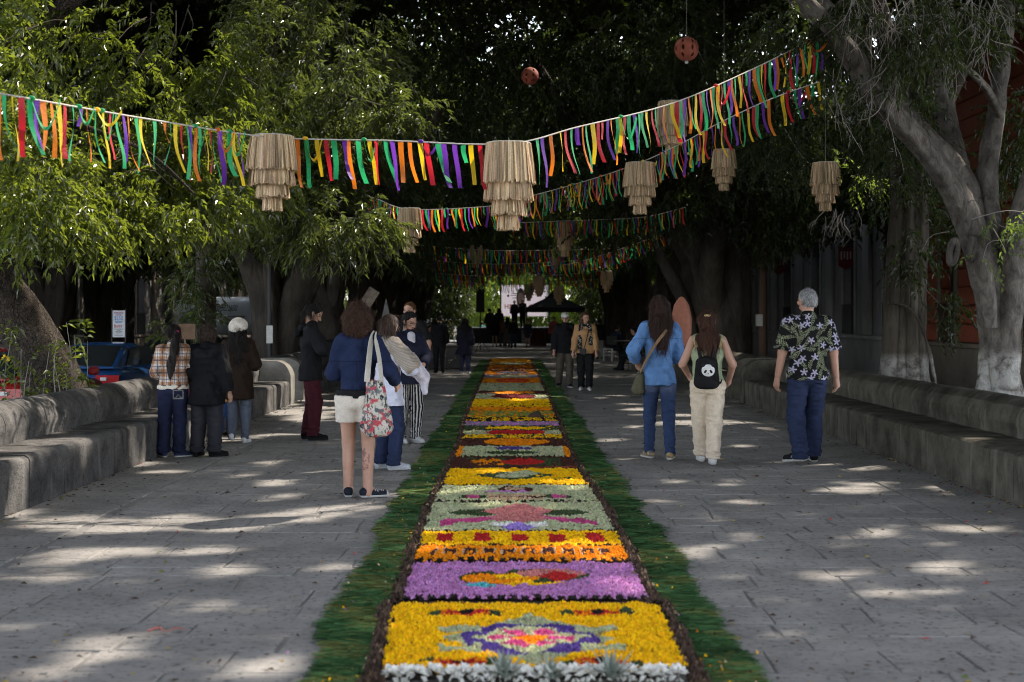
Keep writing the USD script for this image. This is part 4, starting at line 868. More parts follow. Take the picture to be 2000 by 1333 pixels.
class Person:
    def __init__(s, label, px, py, rot, F, skin='tan', face=False, detail=True, hands=(0.5, 0.5), palms=(None, None), paint=None, group=None, Z=None, z=0.0, bare=False):
        Zg = Z or EYE * FPX / (py - HOR)
        s.hem = None; s.F, s.detail = F, detail; s.h = .011 if detail else .018
        s.t = thing('person', label, 'person', ((px - 1000) * Zg / FPX, Zg, z), rot, group=group)
        m, _ = make_body(F, skin, face, hands, .012 if detail else .02, detail, palms, None, bare)
        lowest = m[0][:, 2].min()
        put('body', m, M['skin'], s.t, smooth=True, col=body_colour(F, m[0], skin, face, paint))
    def wear(s, name, prims, col, k=.025, clips=(), amp=.006, sc=(14, 14, 9), h=None, seed=1, cut=(), mat='fabric', **kw):
        m = folds(field(prims, h or s.h, k, clips, cut=cut), amp, sc, seed)
        c = col(s.F, m[0]) if callable(col) else solid(col, m[0], seed=seed)
        return put(name, m, M[mat], s.t, smooth=True, col=c, **kw)
    def hair(s, style, col, seed=0, name='hair'):
        m, c = hair(s.F, style, col, .0095 if s.detail else .015, seed)
        put(name, m, M['hair'], s.t, smooth=True, col=c)
    def trousers(s, col, loose=0.0, flare=0.0, end=.035, name='trousers', amp=.006, sc=(10, 10, 16), off=.008, **kw):
        F = s.F; H = F.H
        pr = [cone(F.pel, F.waist, .066 * H + off, .057 * H + off, (1.36 * F.w, F.w ** .6, 1)), ball(F.pel + [0, -.018 * H, -.012 * H], .064 * H + off * .6, (1.32 * F.w, 1, .95))] + F.leg(0, off, loose=loose, flare=flare) + F.leg(1, off, loose=loose, flare=flare)
        cl = [(np.array([0, 0, min(F.waist[2] - .02 * H, 9 if s.hem is None else (s.hem + .012) * H)]), np.array([0, 0, 1.0])), (np.array([0, 0, end * H]), np.array([0, 0, -1.0]))]
        m = field(pr, kw.pop('h', None) or s.h, .02, cl); v, f = m; n = vnormals(v, f); z = v[:, 2] / H; w_ = meshkit.fbm(v * 7, 2, 5)
        rings = np.sin(v[:, 2] * 2 * np.pi / .055 + w_ * 9 + v[:, 0] * 14) * (.0045 * np.exp(-((z - .06) / .05) ** 2) + .003 * np.exp(-((z - .275) / .045) ** 2) * (v[:, 1] < .02) + .0025 * np.exp(-((z - .46) / .03) ** 2))
        m = folds((v + n * (rings * (1 + loose * 25))[:, None], f), amp, sc, 1); c = col(F, m[0]) if callable(col) else solid(col, m[0])
        return put(name, m, M['fabric'], s.t, smooth=True, col=c)
    def top(s, col, hem=.47, cuff=.95, off=.012, loose=0.0, flare=0.0, name='shirt', collar=.0, amp=.007, sc=(12, 12, 8), arms=True, k=.03, **kw):
        F = s.F; H = F.H; s.hem = hem
        pr = F.torso(off, hem - .03, flare) + (F.arm(0, off, cuff, loose) + F.arm(1, off, cuff, loose) if arms else [])
        cl = [(np.array([0, 0, hem * H]), np.array([0, 0, -1.0]))]
        if hem <= 0.3: cl = [(np.array([0, 0, hem * H]), np.array([0, 0, -1.0]))]
        return s.wear(name, pr, col, k, cl, amp, sc, **kw)
    def shoes(s, col, sole=(.55, .55, .54)):
        for q in (0, 1):
            t, b = shoes(s.F, q, .009 if s.detail else .014)
            put('shoe', t, M['fabric'], s.t, smooth=True, col=col(s.F, t[0], q) if callable(col) else solid(col, t[0]))
            put('sole', b, M['fabric'], s.t, smooth=True, col=solid(sole, b[0]))
    def strap(s, name, pts, w, th, col, mat='fabric'):
        """a flat band along a spline"""
        p = spline(np.asarray(pts, float), 26); t = unit(np.gradient(p, axis=0)); ctr = s.F.chest
        o = unit(p - np.array([ctr[0], ctr[1], 0]) * [1, 1, 0] - p * [0, 0, 1]); sd = unit(np.cross(t, o))
        v = np.stack([p - sd * w / 2, p + sd * w / 2, p + sd * w / 2 + o * th, p - sd * w / 2 + o * th], 1).reshape(-1, 3)
        f = []
        for i in range(len(p) - 1):
            for j in range(4):
                a, b = i * 4 + j, i * 4 + (j + 1) % 4; f += [[a, b, b + 4], [a, b + 4, a + 4]]
        put(name, (v, np.array(f)), M[mat], s.t, col=solid(col, v))
# ------------------------------------------------------------------ the flower carpet
def G(py): return EYE * FPX / (py - HOR)
def cx(y): return np.interp(y, [5.8, 7.3, 9.8, 13, 20, 49], [.095, .07, .05, .02, -.005, -.045])
Y_, O_, S_, LI, PK, CO, RD, BR, DG, PU, BK, WH, TN, CY, GY, LM = [np.array(c, float) for c in ((.90, .50, .002), (.80, .25, .003), (.42, .44, .26), (.47, .20, .44), (.52, .07, .22), (.56, .20, .19), (.46, .02, .02), (.07, .025, .018), (.05, .075, .03), (.09, .05, .24), (.014, .011, .010), (.72, .71, .66), (.52, .36, .22), (.08, .42, .46), (.26, .25, .30), (.22, .26, .05))]
def ell(x, t, a, b, rx, rt): return ((x - a) / rx) ** 2 + ((t - b) / rt) ** 2 < 1
def dia(x, t, a, b, rx, rt): return np.abs(x - a) / rx + np.abs(t - b) / rt < 1
def base(c, n): return np.tile(c, (n, 1))
def p_diamond(x, t, r):
    c = base(Y_, len(x)); th = np.arctan2((t - .42) * 1.3, x)
    for sx, st in ((-.30, .83), (.34, .83), (-.32, .10), (.30, .10)):
        c[ell(x, t, sx, st, .15, .045)] = O_; c[ell(x, t, sx, st, .11, .035) & (r > .3)] = RD; c[ell(x, t, sx, st + .01, .035, .03)] = BK; c[(np.abs(np.abs(x - sx) - .15) < .03) & (np.abs(t - st) < .03)] = DG
    c[dia(x, t, 0, .42, .40, .36)] = S_; c[ell(x, t, 0, .42, .32, .22)] = PU; c[(np.abs(np.abs(t - .42) - .14) < .05) & (np.abs(np.abs(x) - .32) < .10)] = S_
    c[dia(x, t, 0, .42, .28, .22)] = S_; c[ell(x, t, 0, .42, .20, .13) & (np.cos(6 * th) > -.35)] = PK; c[ell(x, t, 0, .42, .085, .055)] = O_; return c
def p_lilac(x, t, r):
    c = base(LI, len(x)); c[r > .85] = (.55, .32, .60); c[ell(x, t, -.08, .52, .30, .17) | ell(x, t, .13, .62, .26, .17)] = DG; c[ell(x, t, -.14, .50, .22, .13)] = O_; c[ell(x, t, -.08, .55, .10, .06)] = Y_
    c[ell(x, t, .16, .66, .21, .12)] = CO; c[dia(x, t, .20, .58, .13, .15)] = RD; c[ell(x, t, .05, .38, .18, .05)] = Y_; c[ell(x, t, -.26, .33, .10, .05)] = CY; return c
def p_letters(x, t, r):
    c = base(O_, len(x)); k = ((x + .5) / .125); f = k % 1; m = (t > .35) & (t < .8) & (np.abs(x) < .56)
    st = (f < .22) | ((f > .5) & (f < .72)) | ((np.abs(t - .57) < .10) & (f < .72)) & ((k.astype(int) % 3) != 1) | ((np.abs(t - .74) < .07) & ((k.astype(int) % 3) != 0) & (f < .72))
    c[m & st] = TN; c[m & st & (f > .08) & (f < .66)] = BR; return c
def p_squares(x, t, r):
    c = base(Y_, len(x)); k = ((x + .62) / .25) % 1; c[(k > .25) & (k < .68) & (t > .28) & (t < .78)] = RD; return c
def p_flower(x, t, r):
    c = base(S_, len(x)); c[(np.abs(t - .62 + .1 * np.abs(np.abs(x) - .3)) < .11 - .2 * (np.abs(x) - .3) ** 2 / .1) & (np.abs(x) > .1) & (np.abs(x) < .55)] = DG
    c[dia(x, t, 0, .66, .28, .30)] = CO; c[(np.abs(x) < .56) & (np.abs(t - .26 - .22 * (1 - np.abs(x) / .56)) < .08)] = PK; c[dia(x, t, .0, .42, .24, .18)] = CO
    c[(np.abs(t - .20) < .06) & (np.abs(x) < .20)] = WH; c[dia(x, t, 0, .12, .14, .16)] = (.30, .20, .56); return c
def p_strip(x, t, r):
    c = base(S_, len(x)); c[ell(x, t, 0, .72, .16, .18)] = BR; c[ell(x, t, 0, .80, .09, .08)] = TN; c[ell(x, t, -.05, .58, .22, .06)] = LI; c[(np.abs(np.abs(x) - .34) < .12) & (np.abs(t - .24) < .10)] = DG; c[(np.abs(np.abs(x) - .36) < .06) & (np.abs(t - .26) < .09)] = PK
    c[(np.abs(x) < .24) & (np.abs(t - .24) < .16)] = TN; c[(np.abs(x) < .24) & (np.abs(t - .24) < .03)] = BR; return c
def p_bird(x, t, r):
    c = base(Y_, len(x)); c[dia(x, t, 0, .55, .40, .30) & (r > .25)] = DG; c[dia(x, t, .10, .70, .20, .20)] = S_; c[ell(x, t, -.02, .50, .16, .10)] = S_; c[(x > .28) & (x < .55) & (np.abs(t - .35) < .06) & (r > .5)] = DG; return c
def p_brown(x, t, r):
    c = base(BR, len(x)); c[(np.abs(x) < .52) & (np.abs(t - .55) < .35) & (r > .4)] = DG; c[ell(x, t, -.28, .5, .2, .3) & (r > .4)] = O_; c[ell(x, t, .10, .55, .24, .26)] = RD; c[(t < .15) & (x > .1)] = (.25, .06, .03); return c
def p_sageleaf(x, t, r):
    c = base(S_, len(x)); c[ell(x, t, 0, .78, .22, .18)] = PU; c[ell(x, t, 0, .35, .32, .16) & (r > .2)] = DG; c[np.abs(x) > .6] = O_; return c
def p_band(main, acc, a=.4, alt=None):
    def f(x, t, r):
        c = base(main, len(x)); c[ell(x, t, .05, .5, .42, a)] = acc
        if alt is not None: c[(r > .72)] = alt
        return c
    return f
def p_speck(a, b, k=.5):
    def f(x, t, r):
        c = base(a, len(x)); c[r > k] = b; return c
    return f
PAN = [(1324, 1190, p_diamond, 'yellow flower panel with a purple and cream diamond'), (1180, 1110, p_lilac, 'lilac flower panel with orange and red figure'), (1104, 1076, p_letters, 'orange flower panel with dark lettering-like marks'), (1076, 1047, p_squares, 'yellow flower panel with red squares'),
       (1047, 990, p_flower, 'sage panel with large pink blossom'), (987, 956, p_strip, 'sage panel with tan strip'), (955, 922, p_bird, 'yellow panel with dark green bird'), (922, 899, p_brown, 'brown panel with red centre'), (899, 879, p_sageleaf, 'sage panel with purple and green leaf'),
       (879, 863, p_band(BR, O_, .45), None), (863, 855, p_speck(Y_, DG, .6), None), (855, 847, p_band(S_, RD, .6), None), (847, 838, p_band(DG, Y_, .3, Y_), None), (838, 829, p_speck(LI, GY, .55), None), (829, 820, p_speck(Y_, BK, .5), None), (820, 808, p_speck(LM, O_, .6), None), (808, 800, p_speck(O_, BR, .75), None),
       (800, 795, p_speck(Y_, BK, .7), None), (795, 784, p_band(Y_, Y_), None), (784, 774, p_band(S_, (.16, .015, .02), .5), None), (774, 768, p_band(BR, O_, .5), None), (768, 752, p_speck(S_, DG, .85), None), (752, 742, p_band(O_, (.5, .05, .01), .4), None), (742, 735, p_band(GY, S_, .4), None),
       (735, 728, p_band(O_, GY, .4), None), (728, 722, p_speck(BR, O_, .6), None), (722, 716, p_speck(O_, (.3, .05, .01), .5), None), (716, 710, p_band((.2, .12, .02), S_, .3), None), (710, 703, p_speck(O_, Y_, .6), None)]
carpet = thing('flower_carpet', 'long carpet of flower petals laid in coloured panels down the middle of the path', 'flower carpet')
put('bed', box(-.60, .66, 5.9, 13, .003, .012), M['soil'], carpet); put('bed', box(-.64, .60, 13, 49.2, .003, .012), M['soil'], carpet)
def tufts(p, s, hgt, r, squash=1.0):
    """little four-sided petals' tufts on the points p"""
    n = len(p); a = r.uniform(0, np.pi / 2, n); s = np.broadcast_to(s, n)
    k = np.arange(4) * np.pi / 2
    q = np.stack([np.cos(a[:, None] + k), np.sin(a[:, None] + k) * squash, np.zeros((n, 4))], -1) * (s * .75)[:, None, None]
    q[..., 2] += r.uniform(-.3, .5, (n, 4)) * hgt
    top = np.stack([r.normal(0, .2, n) * s, r.normal(0, .2, n) * s, hgt * r.uniform(.5, 1.3, n)], -1)
    v = np.concatenate([p[:, None] + q, (p + top)[:, None]], 1).reshape(-1, 3)
    b = np.arange(n)[:, None] * 5
    f = np.concatenate([b + [i, (i + 1) % 4, 4] for i in range(4)], 1).reshape(-1, 3)
    return v, f
def lay():
    r = np.random.default_rng(17)
    hw = lambda y: np.interp(y, [5.8, 7.3, 7.35, 9, 11, 14, 17, 20, 26, 49], [.635, .68, .64, .655, .66, .615, .60, .64, .66, .66])
    for py0, py1, fn, lab in PAN:
        y0, y1 = G(py0), G(py1); s = float(np.interp(y0, [6, 8, 12, 20, 30, 48], [.0120, .015, .020, .032, .052, .08]))
        xs, ys = np.meshgrid(np.arange(-.72, .72, s), np.arange(y0, y1, s)); x = xs.ravel() + r.uniform(-.45, .45, xs.size) * s; y = ys.ravel() + r.uniform(-.45, .45, xs.size) * s
        t = (y - y0) / (y1 - y0); w = hw(y) + .02 * (meshkit.noise(np.c_[y * 9, x * 0, x * 0 + np.sign(x) * 5]) - .5)
        w = w + .012 * (meshkit.noise(np.c_[y * 38, x * 0, x * 0 + np.sign(x) * 3]) - .5); rc = .10 if lab and 'diamond' in lab else .03   # rounded corners
        ex = np.maximum(np.abs(x) - (w - rc), 0); ey = np.maximum(np.abs(t - .5) * (y1 - y0) - ((y1 - y0) / 2 - min(rc, (y1 - y0) * .4)), 0)
        m = (np.hypot(ex, ey) < rc) & (np.abs(x) < w); x, y, t = x[m], y[m], t[m]
        rn = meshkit.noise(np.c_[x / .05, y / .11, x * 0 + py0]) * .75 + r.uniform(0, .25, len(x))
        xw = x + .02 * (meshkit.noise(np.c_[x * 12, y * 9, x * 0]) - .5); tw = t + .05 * (meshkit.noise(np.c_[x * 14, y * 8, x * 0 + 9]) - .5)
        c = fn(xw * .66 / hw(y), np.clip(tw, 0, 1), rn)
        if y1 - y0 > .25:  # rows of dark cones along the near edge
            e = (t * (y1 - y0) < .05) & ((((x + 10) / .062) % 1) < .62); c[e] = BK * (1 + r.uniform(0, 1.5, (e.sum(), 1)))
        c = c * r.uniform(.68, 1.25, (len(c), 1)) * (1 + r.normal(0, .06, (len(c), 3)))
        hh = .016 + .018 * meshkit.noise(np.c_[x * 16, y * 12, x * 0])
        wl = r.uniform(0, 1, len(x)) > .975; c[wl] = c[wl] * .35 + np.array([.05, .03, .015])
        v, f = tufts(np.c_[x + cx(y), y, hh], s * r.uniform(.6, 1.6, len(x)), .016 if y0 < 14 else .024, r)
        put('flower_panel', (v, f), M['petal'], carpet, col=np.repeat(np.clip(c, 0, 1), 5, 0), label=lab)
    # dark edging of bark and cones on both sides
    n = 7000; y = 5.7 + (49 - 5.7) * r.uniform(0, 1, n) ** 1.9; sg = r.choice([-1, 1], n); x = sg * (hw(y) + .032 + r.normal(0, .016, n)) + cx(y)
    v, f = tufts(np.c_[x, y, r.uniform(.006, .03, n)], np.interp(y, [6, 12, 48], [.020, .028, .055]), .030, r)
    c = np.array([.045, .028, .02]) * r.uniform(.35, 2.2, (n, 1)); c[r.uniform(0, 1, n) > .95] = (.26, .17, .11)
    put('bark_edging', (v, f), M['petal'], carpet, col=np.repeat(c, 5, 0), kind='stuff', label='dark edging of bark and cones')
    # cut grass on both sides
    n = 110000; y = 5.5 + (49.2 - 5.5) * r.uniform(0, 1, n) ** 2.0; sg = r.choice([-1, 1], n)
    edge = .945 + .05 * (meshkit.noise(np.c_[y * 2.2, sg * 7, y * 0]) - .5) * 2 + .02 * (meshkit.noise(np.c_[y * 11, sg * 7, y * 0]) - .5) * 2
    a = r.uniform(0, 1, n); x = sg * ((hw(y) + .06) * (1 - a) + edge * a) + cx(y)
    Lf = r.uniform(.06, .15, n) * np.interp(y, [6, 20, 48], [1, 1.3, 1.8]); ang = r.normal(0, .35, n) + np.where(r.uniform(0, 1, n) > .5, 0, np.pi)
    d = np.c_[np.cos(ang), np.sin(ang), r.uniform(-.02, .14, n)]; w = np.interp(y, [6, 12, 48], [.0045, .007, .022])
    sd = np.c_[-np.sin(ang), np.cos(ang), r.normal(0, .5, n)] * (w / 2)[:, None]; p = np.c_[x, y, r.uniform(.010, .030, n)]
    v = np.stack([p - d * Lf[:, None] / 2 - sd, p - d * Lf[:, None] / 2 + sd, p + d * Lf[:, None] / 2], 1).reshape(-1, 3)
    v[:, 2] = np.maximum(v[:, 2], .006)
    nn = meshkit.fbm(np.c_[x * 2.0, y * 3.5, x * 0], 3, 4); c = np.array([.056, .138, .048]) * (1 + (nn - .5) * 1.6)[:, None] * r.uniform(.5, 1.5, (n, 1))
    yel = (nn > .55) & (r.uniform(0, 1, n) > .45) | (r.uniform(0, 1, n) > .96); c[yel] = np.array([.17, .165, .05]) * r.uniform(.6, 1.3, (yel.sum(), 1))  # yellow-green blades, raised to paint in streaks of sun on the grass
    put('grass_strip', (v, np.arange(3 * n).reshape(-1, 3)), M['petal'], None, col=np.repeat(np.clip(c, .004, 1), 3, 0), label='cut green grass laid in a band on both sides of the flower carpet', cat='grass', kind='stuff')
    for sg in (-1, 1):
        yy = np.linspace(5.5, 49.2, 150); a_ = sg * (hw(yy) + .03) + cx(yy); b_ = sg * (.915 + .03 * (meshkit.noise(np.c_[yy * 2.2, yy * 0 + sg * 7, yy * 0]) - .5) * 2) + cx(yy)
        v = np.stack([np.c_[a_, yy, yy * 0 + .0065], np.c_[b_, yy, yy * 0 + .0065]], 1).reshape(-1, 3); k = np.arange(149)[:, None] * 2
        put('grass_underlay', (v, np.concatenate([k + [0, 1, 3], k + [0, 3, 2]], 1).reshape(-1, 3)), GREEN, carpet)
GREEN = plain('grass_under', (.032, .082, .03), .9, vary=.4, scale=9)
lay()
# white flowers and succulents at the near end
r = np.random.default_rng(31)
def bloom(n, R, rr):
    d = unit(rr.normal(0, 1, (n, 3)) * [1, 1, .8] + [0, 0, .6]); c = d * R * .35
    return leaf_mesh(c, d, unit(rr.normal(0, .4, (n, 3)) + [0, 0, 1]), R * rr.uniform(.6, .9, n), R * .45, rr, droop=.1)
wm = plain('white_petal', (.85, .84, .81), .6); first = None
for k, x in enumerate(np.arange(-.50, .72, .062)):
    loc = (x + r.uniform(-.012, .012), 5.87 + r.uniform(-.02, .02), .028)
    if first is None or k % 5 == 0 and k < 15:
        t = thing('white_flower', 'white blossom in the row closing the near end of the carpet', 'flower', loc, group='white blossoms at the near end of the carpet'); put('petals', bloom(46, .048, r), wm, t); first = t
    else: dup(first, loc, r.uniform(0, 360))
ag = leafmat('agave', (.52, .60, .52), (.1, .14, .08), .5, .1)
for px, lab, sc in ((985, 'pale green spiky succulent on the near end of the carpet, left one', 1.0), (1075, 'small pale spiky succulent between the two larger ones', .7), (1195, 'pale green spiky succulent on the near end of the carpet, right one', 1.0)):
    t = thing('succulent', lab, 'plant', ((px - 1000) * 5.86 / FPX, 5.86, .02)); ms = []
    for k in range(16):
        a = k * 2.4; el = .25 + .07 * k; d = np.array([math.cos(a) * math.cos(el), math.sin(a) * math.cos(el), math.sin(el)]) * .14 * sc * r.uniform(.8, 1.1)
        s = np.array([-math.sin(a), math.cos(a), 0]) * .012; u = np.array([0, 0, .006]); v = np.array([-s * .7, s * .7, d * .45 + s - u, d * .45 - s - u, d, d * .45 - u * 2.5, -u * 2]) + 0
        put('leaf', (v, np.array([[0, 6, 5], [0, 5, 3], [6, 1, 2], [6, 2, 5], [3, 5, 4], [5, 2, 4], [0, 3, 2], [0, 2, 1], [3, 4, 2]])), ag, t)
# the dark bundle of cones lying on the carpet
t = thing('cone_bundle', 'small bundle of dark pine cones lying on the flower carpet', 'bundle', (*((P(1047, G(822))[:2])), .03)); put('cones', field([cone([-.08, 0, .03], [.02, .02, .06], .04, .05), cone([0, .03, .03], [.1, 0, .03], .05, .02), cone([.0, 0, .09], [.12, -.05, .02], .015, .01)], .012), plain('cone', (.06, .035, .025), .9, bump=.8), t, smooth=True)
# litter on the paving
def litter():
    r = np.random.default_rng(8); n = 1700
    y = 5.6 + 24 * r.uniform(0, 1, n) ** 1.7; x = r.uniform(-3.75, 3.95, n); e = r.uniform(0, 1, n) < .45; x[e] = np.where(r.uniform(0, 1, e.sum()) < .5, -3.78 + r.exponential(.07, e.sum()), 4.0 - r.exponential(.07, e.sum()))
    m = np.abs(x - .04) > 1.0; x, y = x[m], y[m]; n = len(x); a = r.uniform(0, 6.28, n)
    v, f = leaf_mesh(np.c_[x, y, np.full(n, .008)], np.c_[np.cos(a), np.sin(a), a * 0 + .1], np.array([0, 0, 1.0]) + r.normal(0, .3, (n, 3)), r.uniform(.02, .06, n), r.uniform(.012, .025, n), r, .05); v[:, 2] = np.maximum(v[:, 2], .004)
    c = np.array([.06, .035, .02]) * r.uniform(.4, 2, (n, 1)); q = r.uniform(0, 1, n); c[q > .8] = (.34, .26, .07); c[q > .93] = (.15, .2, .04); c[q < .04] = (.5, .06, .05)
    put('fallen_leaves', (v, f), M['petal'], None, col=np.repeat(c, 4, 0), label='fallen leaves and petals scattered over the paving and along the benches', cat='leaf litter', kind='stuff')
litter()
t = thing('ribbon_scrap', 'crumpled red ribbon scrap on the paving left of the carpet', 'scrap', (*P(325, G(1241))[:2], .01))
put('scrap', tube(np.array([[-.09, 0, .01], [-.04, .02, .02], [.0, -.02, .012], [.05, .02, .02], [.1, 0, .01]]), [.005, .009, .005, .007, .003], 6, 20, .004), plain('red_scrap', (.34, .12, .10), .8), t, smooth=True)

# ------------------------------------------------------------------ bunting
RIB = {}
for n, c in dict(green=(.025, .42, .15), yellow=(.85, .58, .01), red=(.58, .015, .03), purple=(.16, .035, .42), orange=(.78, .20, .01)).items():
    RIB[n] = usdkit.material(stage, L('ribbon_' + n), {'p': ('principled_bsdf', {'base_color': c, 'roughness': .5, 'sheen_weight': .2}), 't': ('translucent_bsdf', {'color': tuple(np.minimum(np.array(c) * 1.2, 1))}), 'm': ('mix_closure', {'fac': .45})}, [('p.BSDF', 'm.closure1'), ('t.BSDF', 'm.closure2')], surface='m.closure')
SEQ = ['green', 'yellow', 'red', 'green', 'purple', 'orange']
rope_m = plain('rope', (.5, .48, .44), .8)
def ribbon(p, d, r, Ln, W, lean):
    """a strip hanging from p on a rope heading d, blown sideways by lean and twisted a little"""
    n = 9; s = np.linspace(0, 1, n); tw = r.uniform(-.9, .9); ph = r.uniform(0, 6.3); k = r.uniform(.0, .05)
    c = p + np.c_[s * 0, s * 0, -s * Ln] + np.outer(s ** 1.6 * lean * Ln + k * np.sin(s * 5 + ph) * Ln * s, d) + np.outer(.10 * Ln * np.sin(s * 4 + ph) * s, np.array([-d[1], d[0], 0]))
    a = tw * s + r.uniform(-.5, .5); e = np.cos(a)[:, None] * d + np.sin(a)[:, None] * np.array([-d[1], d[0], 0]); w = W * (1 - .15 * s)[:, None] / 2
    v = np.stack([c - e * w, c + e * w], 1).reshape(-1, 3); q = np.arange(n - 1)[:, None] * 2
    return v, np.concatenate([q + [0, 1, 3], q + [0, 3, 2]], 1).reshape(-1, 3)
def bunting(label, ctrl, step, Ln, W, seed, sep=True, lean=.16, skip=None):
    r = np.random.default_rng(seed); pts = np.array([P(a, z, b) for a, z, b in ctrl]); s = spline(pts, 400); o = pts[0]
    t = thing('bunting', label, 'bunting', o)
    put('rope', tube(pts - o, [.006] * 2, 6, 120), rope_m, t, smooth=True)
    cum = np.r_[0, np.cumsum(np.linalg.norm(np.diff(s, axis=0), axis=1))]; far = {}
    for k, q in enumerate(np.arange(.02, cum[-1], step)):
        q += r.uniform(-.25, .25) * step; p = np.array([np.interp(q, cum, s[:, i]) for i in range(3)]); p2 = np.array([np.interp(q + .05, cum, s[:, i]) for i in range(3)])
        d = p2 - p; d[2] = 0; d = d / (np.linalg.norm(d) + 1e-9); col = SEQ[k % 6] if r.uniform() > .08 else r.choice(SEQ)
        pxx = 1000 + p[0] / p[1] * FPX
        if r.uniform() < .04 or any(a < pxx < b for a, b in skip or ()): continue
        m = ribbon(p - o, d, r, Ln * r.uniform(.82, 1.12) * (1 if r.uniform() > .06 else .4), W * r.uniform(.8, 1.1), lean + r.normal(0, .07))
        if sep: put('ribbon', m, RIB[col], t)
        else: far.setdefault(col, []).append(m)
    for c, ms in far.items(): put('ribbons', cat_(ms), RIB[c], t, kind='stuff')
    if sep:     # knots and a few loops tangled over the rope
        for k in range(14):
            q = r.uniform(0, cum[-1]); p = np.array([np.interp(q, cum, s[:, i]) for i in range(3)]) - o; d = np.array([1.0, .1, 0]); col = SEQ[r.integers(6)]
            put('knot', field([ball(p + [0, 0, .005], .022, (1.2, .8, .8))], .009), RIB[col], t, smooth=True)
            w = r.uniform(.08, .2); h_ = r.uniform(.08, .2); u = np.linspace(0, 1, 11); c = p + np.outer(u * w, d) + np.outer(-np.sin(u * np.pi) * h_, [0, 0, 1.0]); e = np.array([-.3, .9, .1]) * .016 + np.array([0, 0, .012])
            v = np.stack([c - e, c + e], 1).reshape(-1, 3); i = np.arange(10)[:, None] * 2; put('ribbon', (v, np.concatenate([i + [0, 1, 3], i + [0, 3, 2]], 1).reshape(-1, 3)), RIB[col], t)
bunting('nearest string of coloured ribbons sagging across the whole picture', [(-90, 8.3, 170), (0, 8.7, 183), (290, 10.1, 233), (530, 11.7, 268), (760, 11.8, 275), (990, 11.7, 281), (1130, 12.2, 248), (1310, 13.3, 203), (1460, 14.4, 140), (1605, 15.3, 68)], .073, .375, .044, 51, skip=((486, 574), (950, 1036)))
bunting('second string of ribbons crossing behind the largest straw lamp', [(690, 28, 372), (735, 27, 388), (800, 25.6, 409), (955, 24.6, 403), (1030, 23.2, 385), (1150, 20.6, 352), (1250, 18.6, 318), (1330, 17.2, 281), (1400, 16.2, 243), (1500, 15.6, 196), (1600, 15.5, 160)], .070, .37, .040, 52, skip=((776, 820), (1216, 1280)))
for k, (lab, c) in enumerate([('dim string of ribbons hanging behind the dark straw lamp at centre right', [(1000, 33, 436), (1100, 32, 432), (1250, 30, 425), (1340, 29, 405)]), ('dim string of ribbons low across the left centre below the second string', [(810, 36, 478), (900, 37, 486), (1000, 39, 490), (1200, 42, 486)]),
        ('faint string of ribbons crossing above the far stage, upper one', [(830, 44, 508), (950, 45, 516), (1080, 46, 512), (1230, 46, 500)]), ('faint string of ribbons crossing above the far stage, middle one', [(850, 52, 534), (950, 52, 540), (1050, 53, 540), (1200, 53, 528)]), ('faint string of ribbons just above the stage banner', [(880, 60, 546), (960, 60, 556), (1060, 60, 553), (1170, 60, 545)]), ('faint string of ribbons between the right-hand trunks', [(1060, 40, 520), (1130, 40, 512), (1260, 37, 470), (1330, 36, 440)])]):
    bunting(lab, c, .085, .36, .040, 60 + k, sep=False)

# ------------------------------------------------------------------ straw lamps and clay balls
cord_m = plain('cord', (.2, .185, .16), .85)
STRAW = vcol('straw', .8, .15, 80, .2)
def straw_lamp(label, loc, group, cord):
    r = np.random.default_rng(12); t = thing('straw_lamp', label, 'lantern', loc, group=group)
    for r0, r1, z0, z1 in ((.182, .215, 0, -.33), (.172, .190, -.28, -.47), (.122, .138, -.43, -.59), (.066, .078, -.555, -.71)):
        ms, cs = [], []; n = int(190 * r1 / .2) + 40
        for lay_ in range(2):
            for k in range(n):
                a = (k + r.uniform(-.4, .4)) / n * 2 * np.pi; w = .0058 * r.uniform(.6, 1.3); zz = np.linspace(z0, z1 + r.uniform(-.012, .022), 4); u = (zz - z0) / (z1 - z0)
                rad = r0 + (r1 - r0) * u + .004 * lay_ + .006 * r.normal() * u + .004 * np.sin(np.pi * u); aa = a + r.normal(0, .02) * u
                c = np.c_[rad * np.cos(aa), rad * np.sin(aa), zz]; e = np.c_[-np.sin(aa), np.cos(aa), aa * 0] * w + np.c_[np.cos(aa), np.sin(aa), aa * 0] * w * r.normal(0, .5)
                v = np.stack([c - e, c + e], 1).reshape(-1, 3); q = np.arange(3)[:, None] * 2; ms.append((v, np.concatenate([q + [0, 1, 3], q + [0, 3, 2]], 1).reshape(-1, 3)))
                cs.append(np.tile(np.array([.70, .51, .31]) * r.uniform(.45, 1.2) * (1 + r.normal(0, .03, 3)), (8, 1)))
        put('straw_tier', cat_(ms), STRAW, t, col=np.clip(np.vstack(cs), 0, 1))
        th = np.linspace(0, 2 * np.pi, 25); put('hoop', tube(np.c_[r0 * np.cos(th), r0 * np.sin(th), th * 0 + z0], [.006] * 2, 6, 49), rope_m, t, smooth=True)
    put('cord', tube(np.array([[-.17, 0, 0], [0, 0, .0], [0, 0, cord]]) if cord < .5 else np.array([[0, 0, -.1], [0.005, 0, cord / 2], [0, 0, cord]]), [.0035] * 2, 5), cord_m, t, smooth=True)
    return t
gl = 'tiered straw lamps over the path'
def lampat(px, top, Z): return P(px, Z, top)
l0 = straw_lamp('largest straw lamp, hanging from the nearest bunting at the centre', lampat(993, 281, 11.75), gl, .05)
dup(l0, lampat(532, 267, 11.8), 40, 'straw lamp on the left half of the nearest bunting', scale=(.95, .95, .86))
l1 = straw_lamp('straw lamp on a long cord by itself at the right, nearest the grey fig', lampat(1612, 319, 21.3), gl, 3.2)
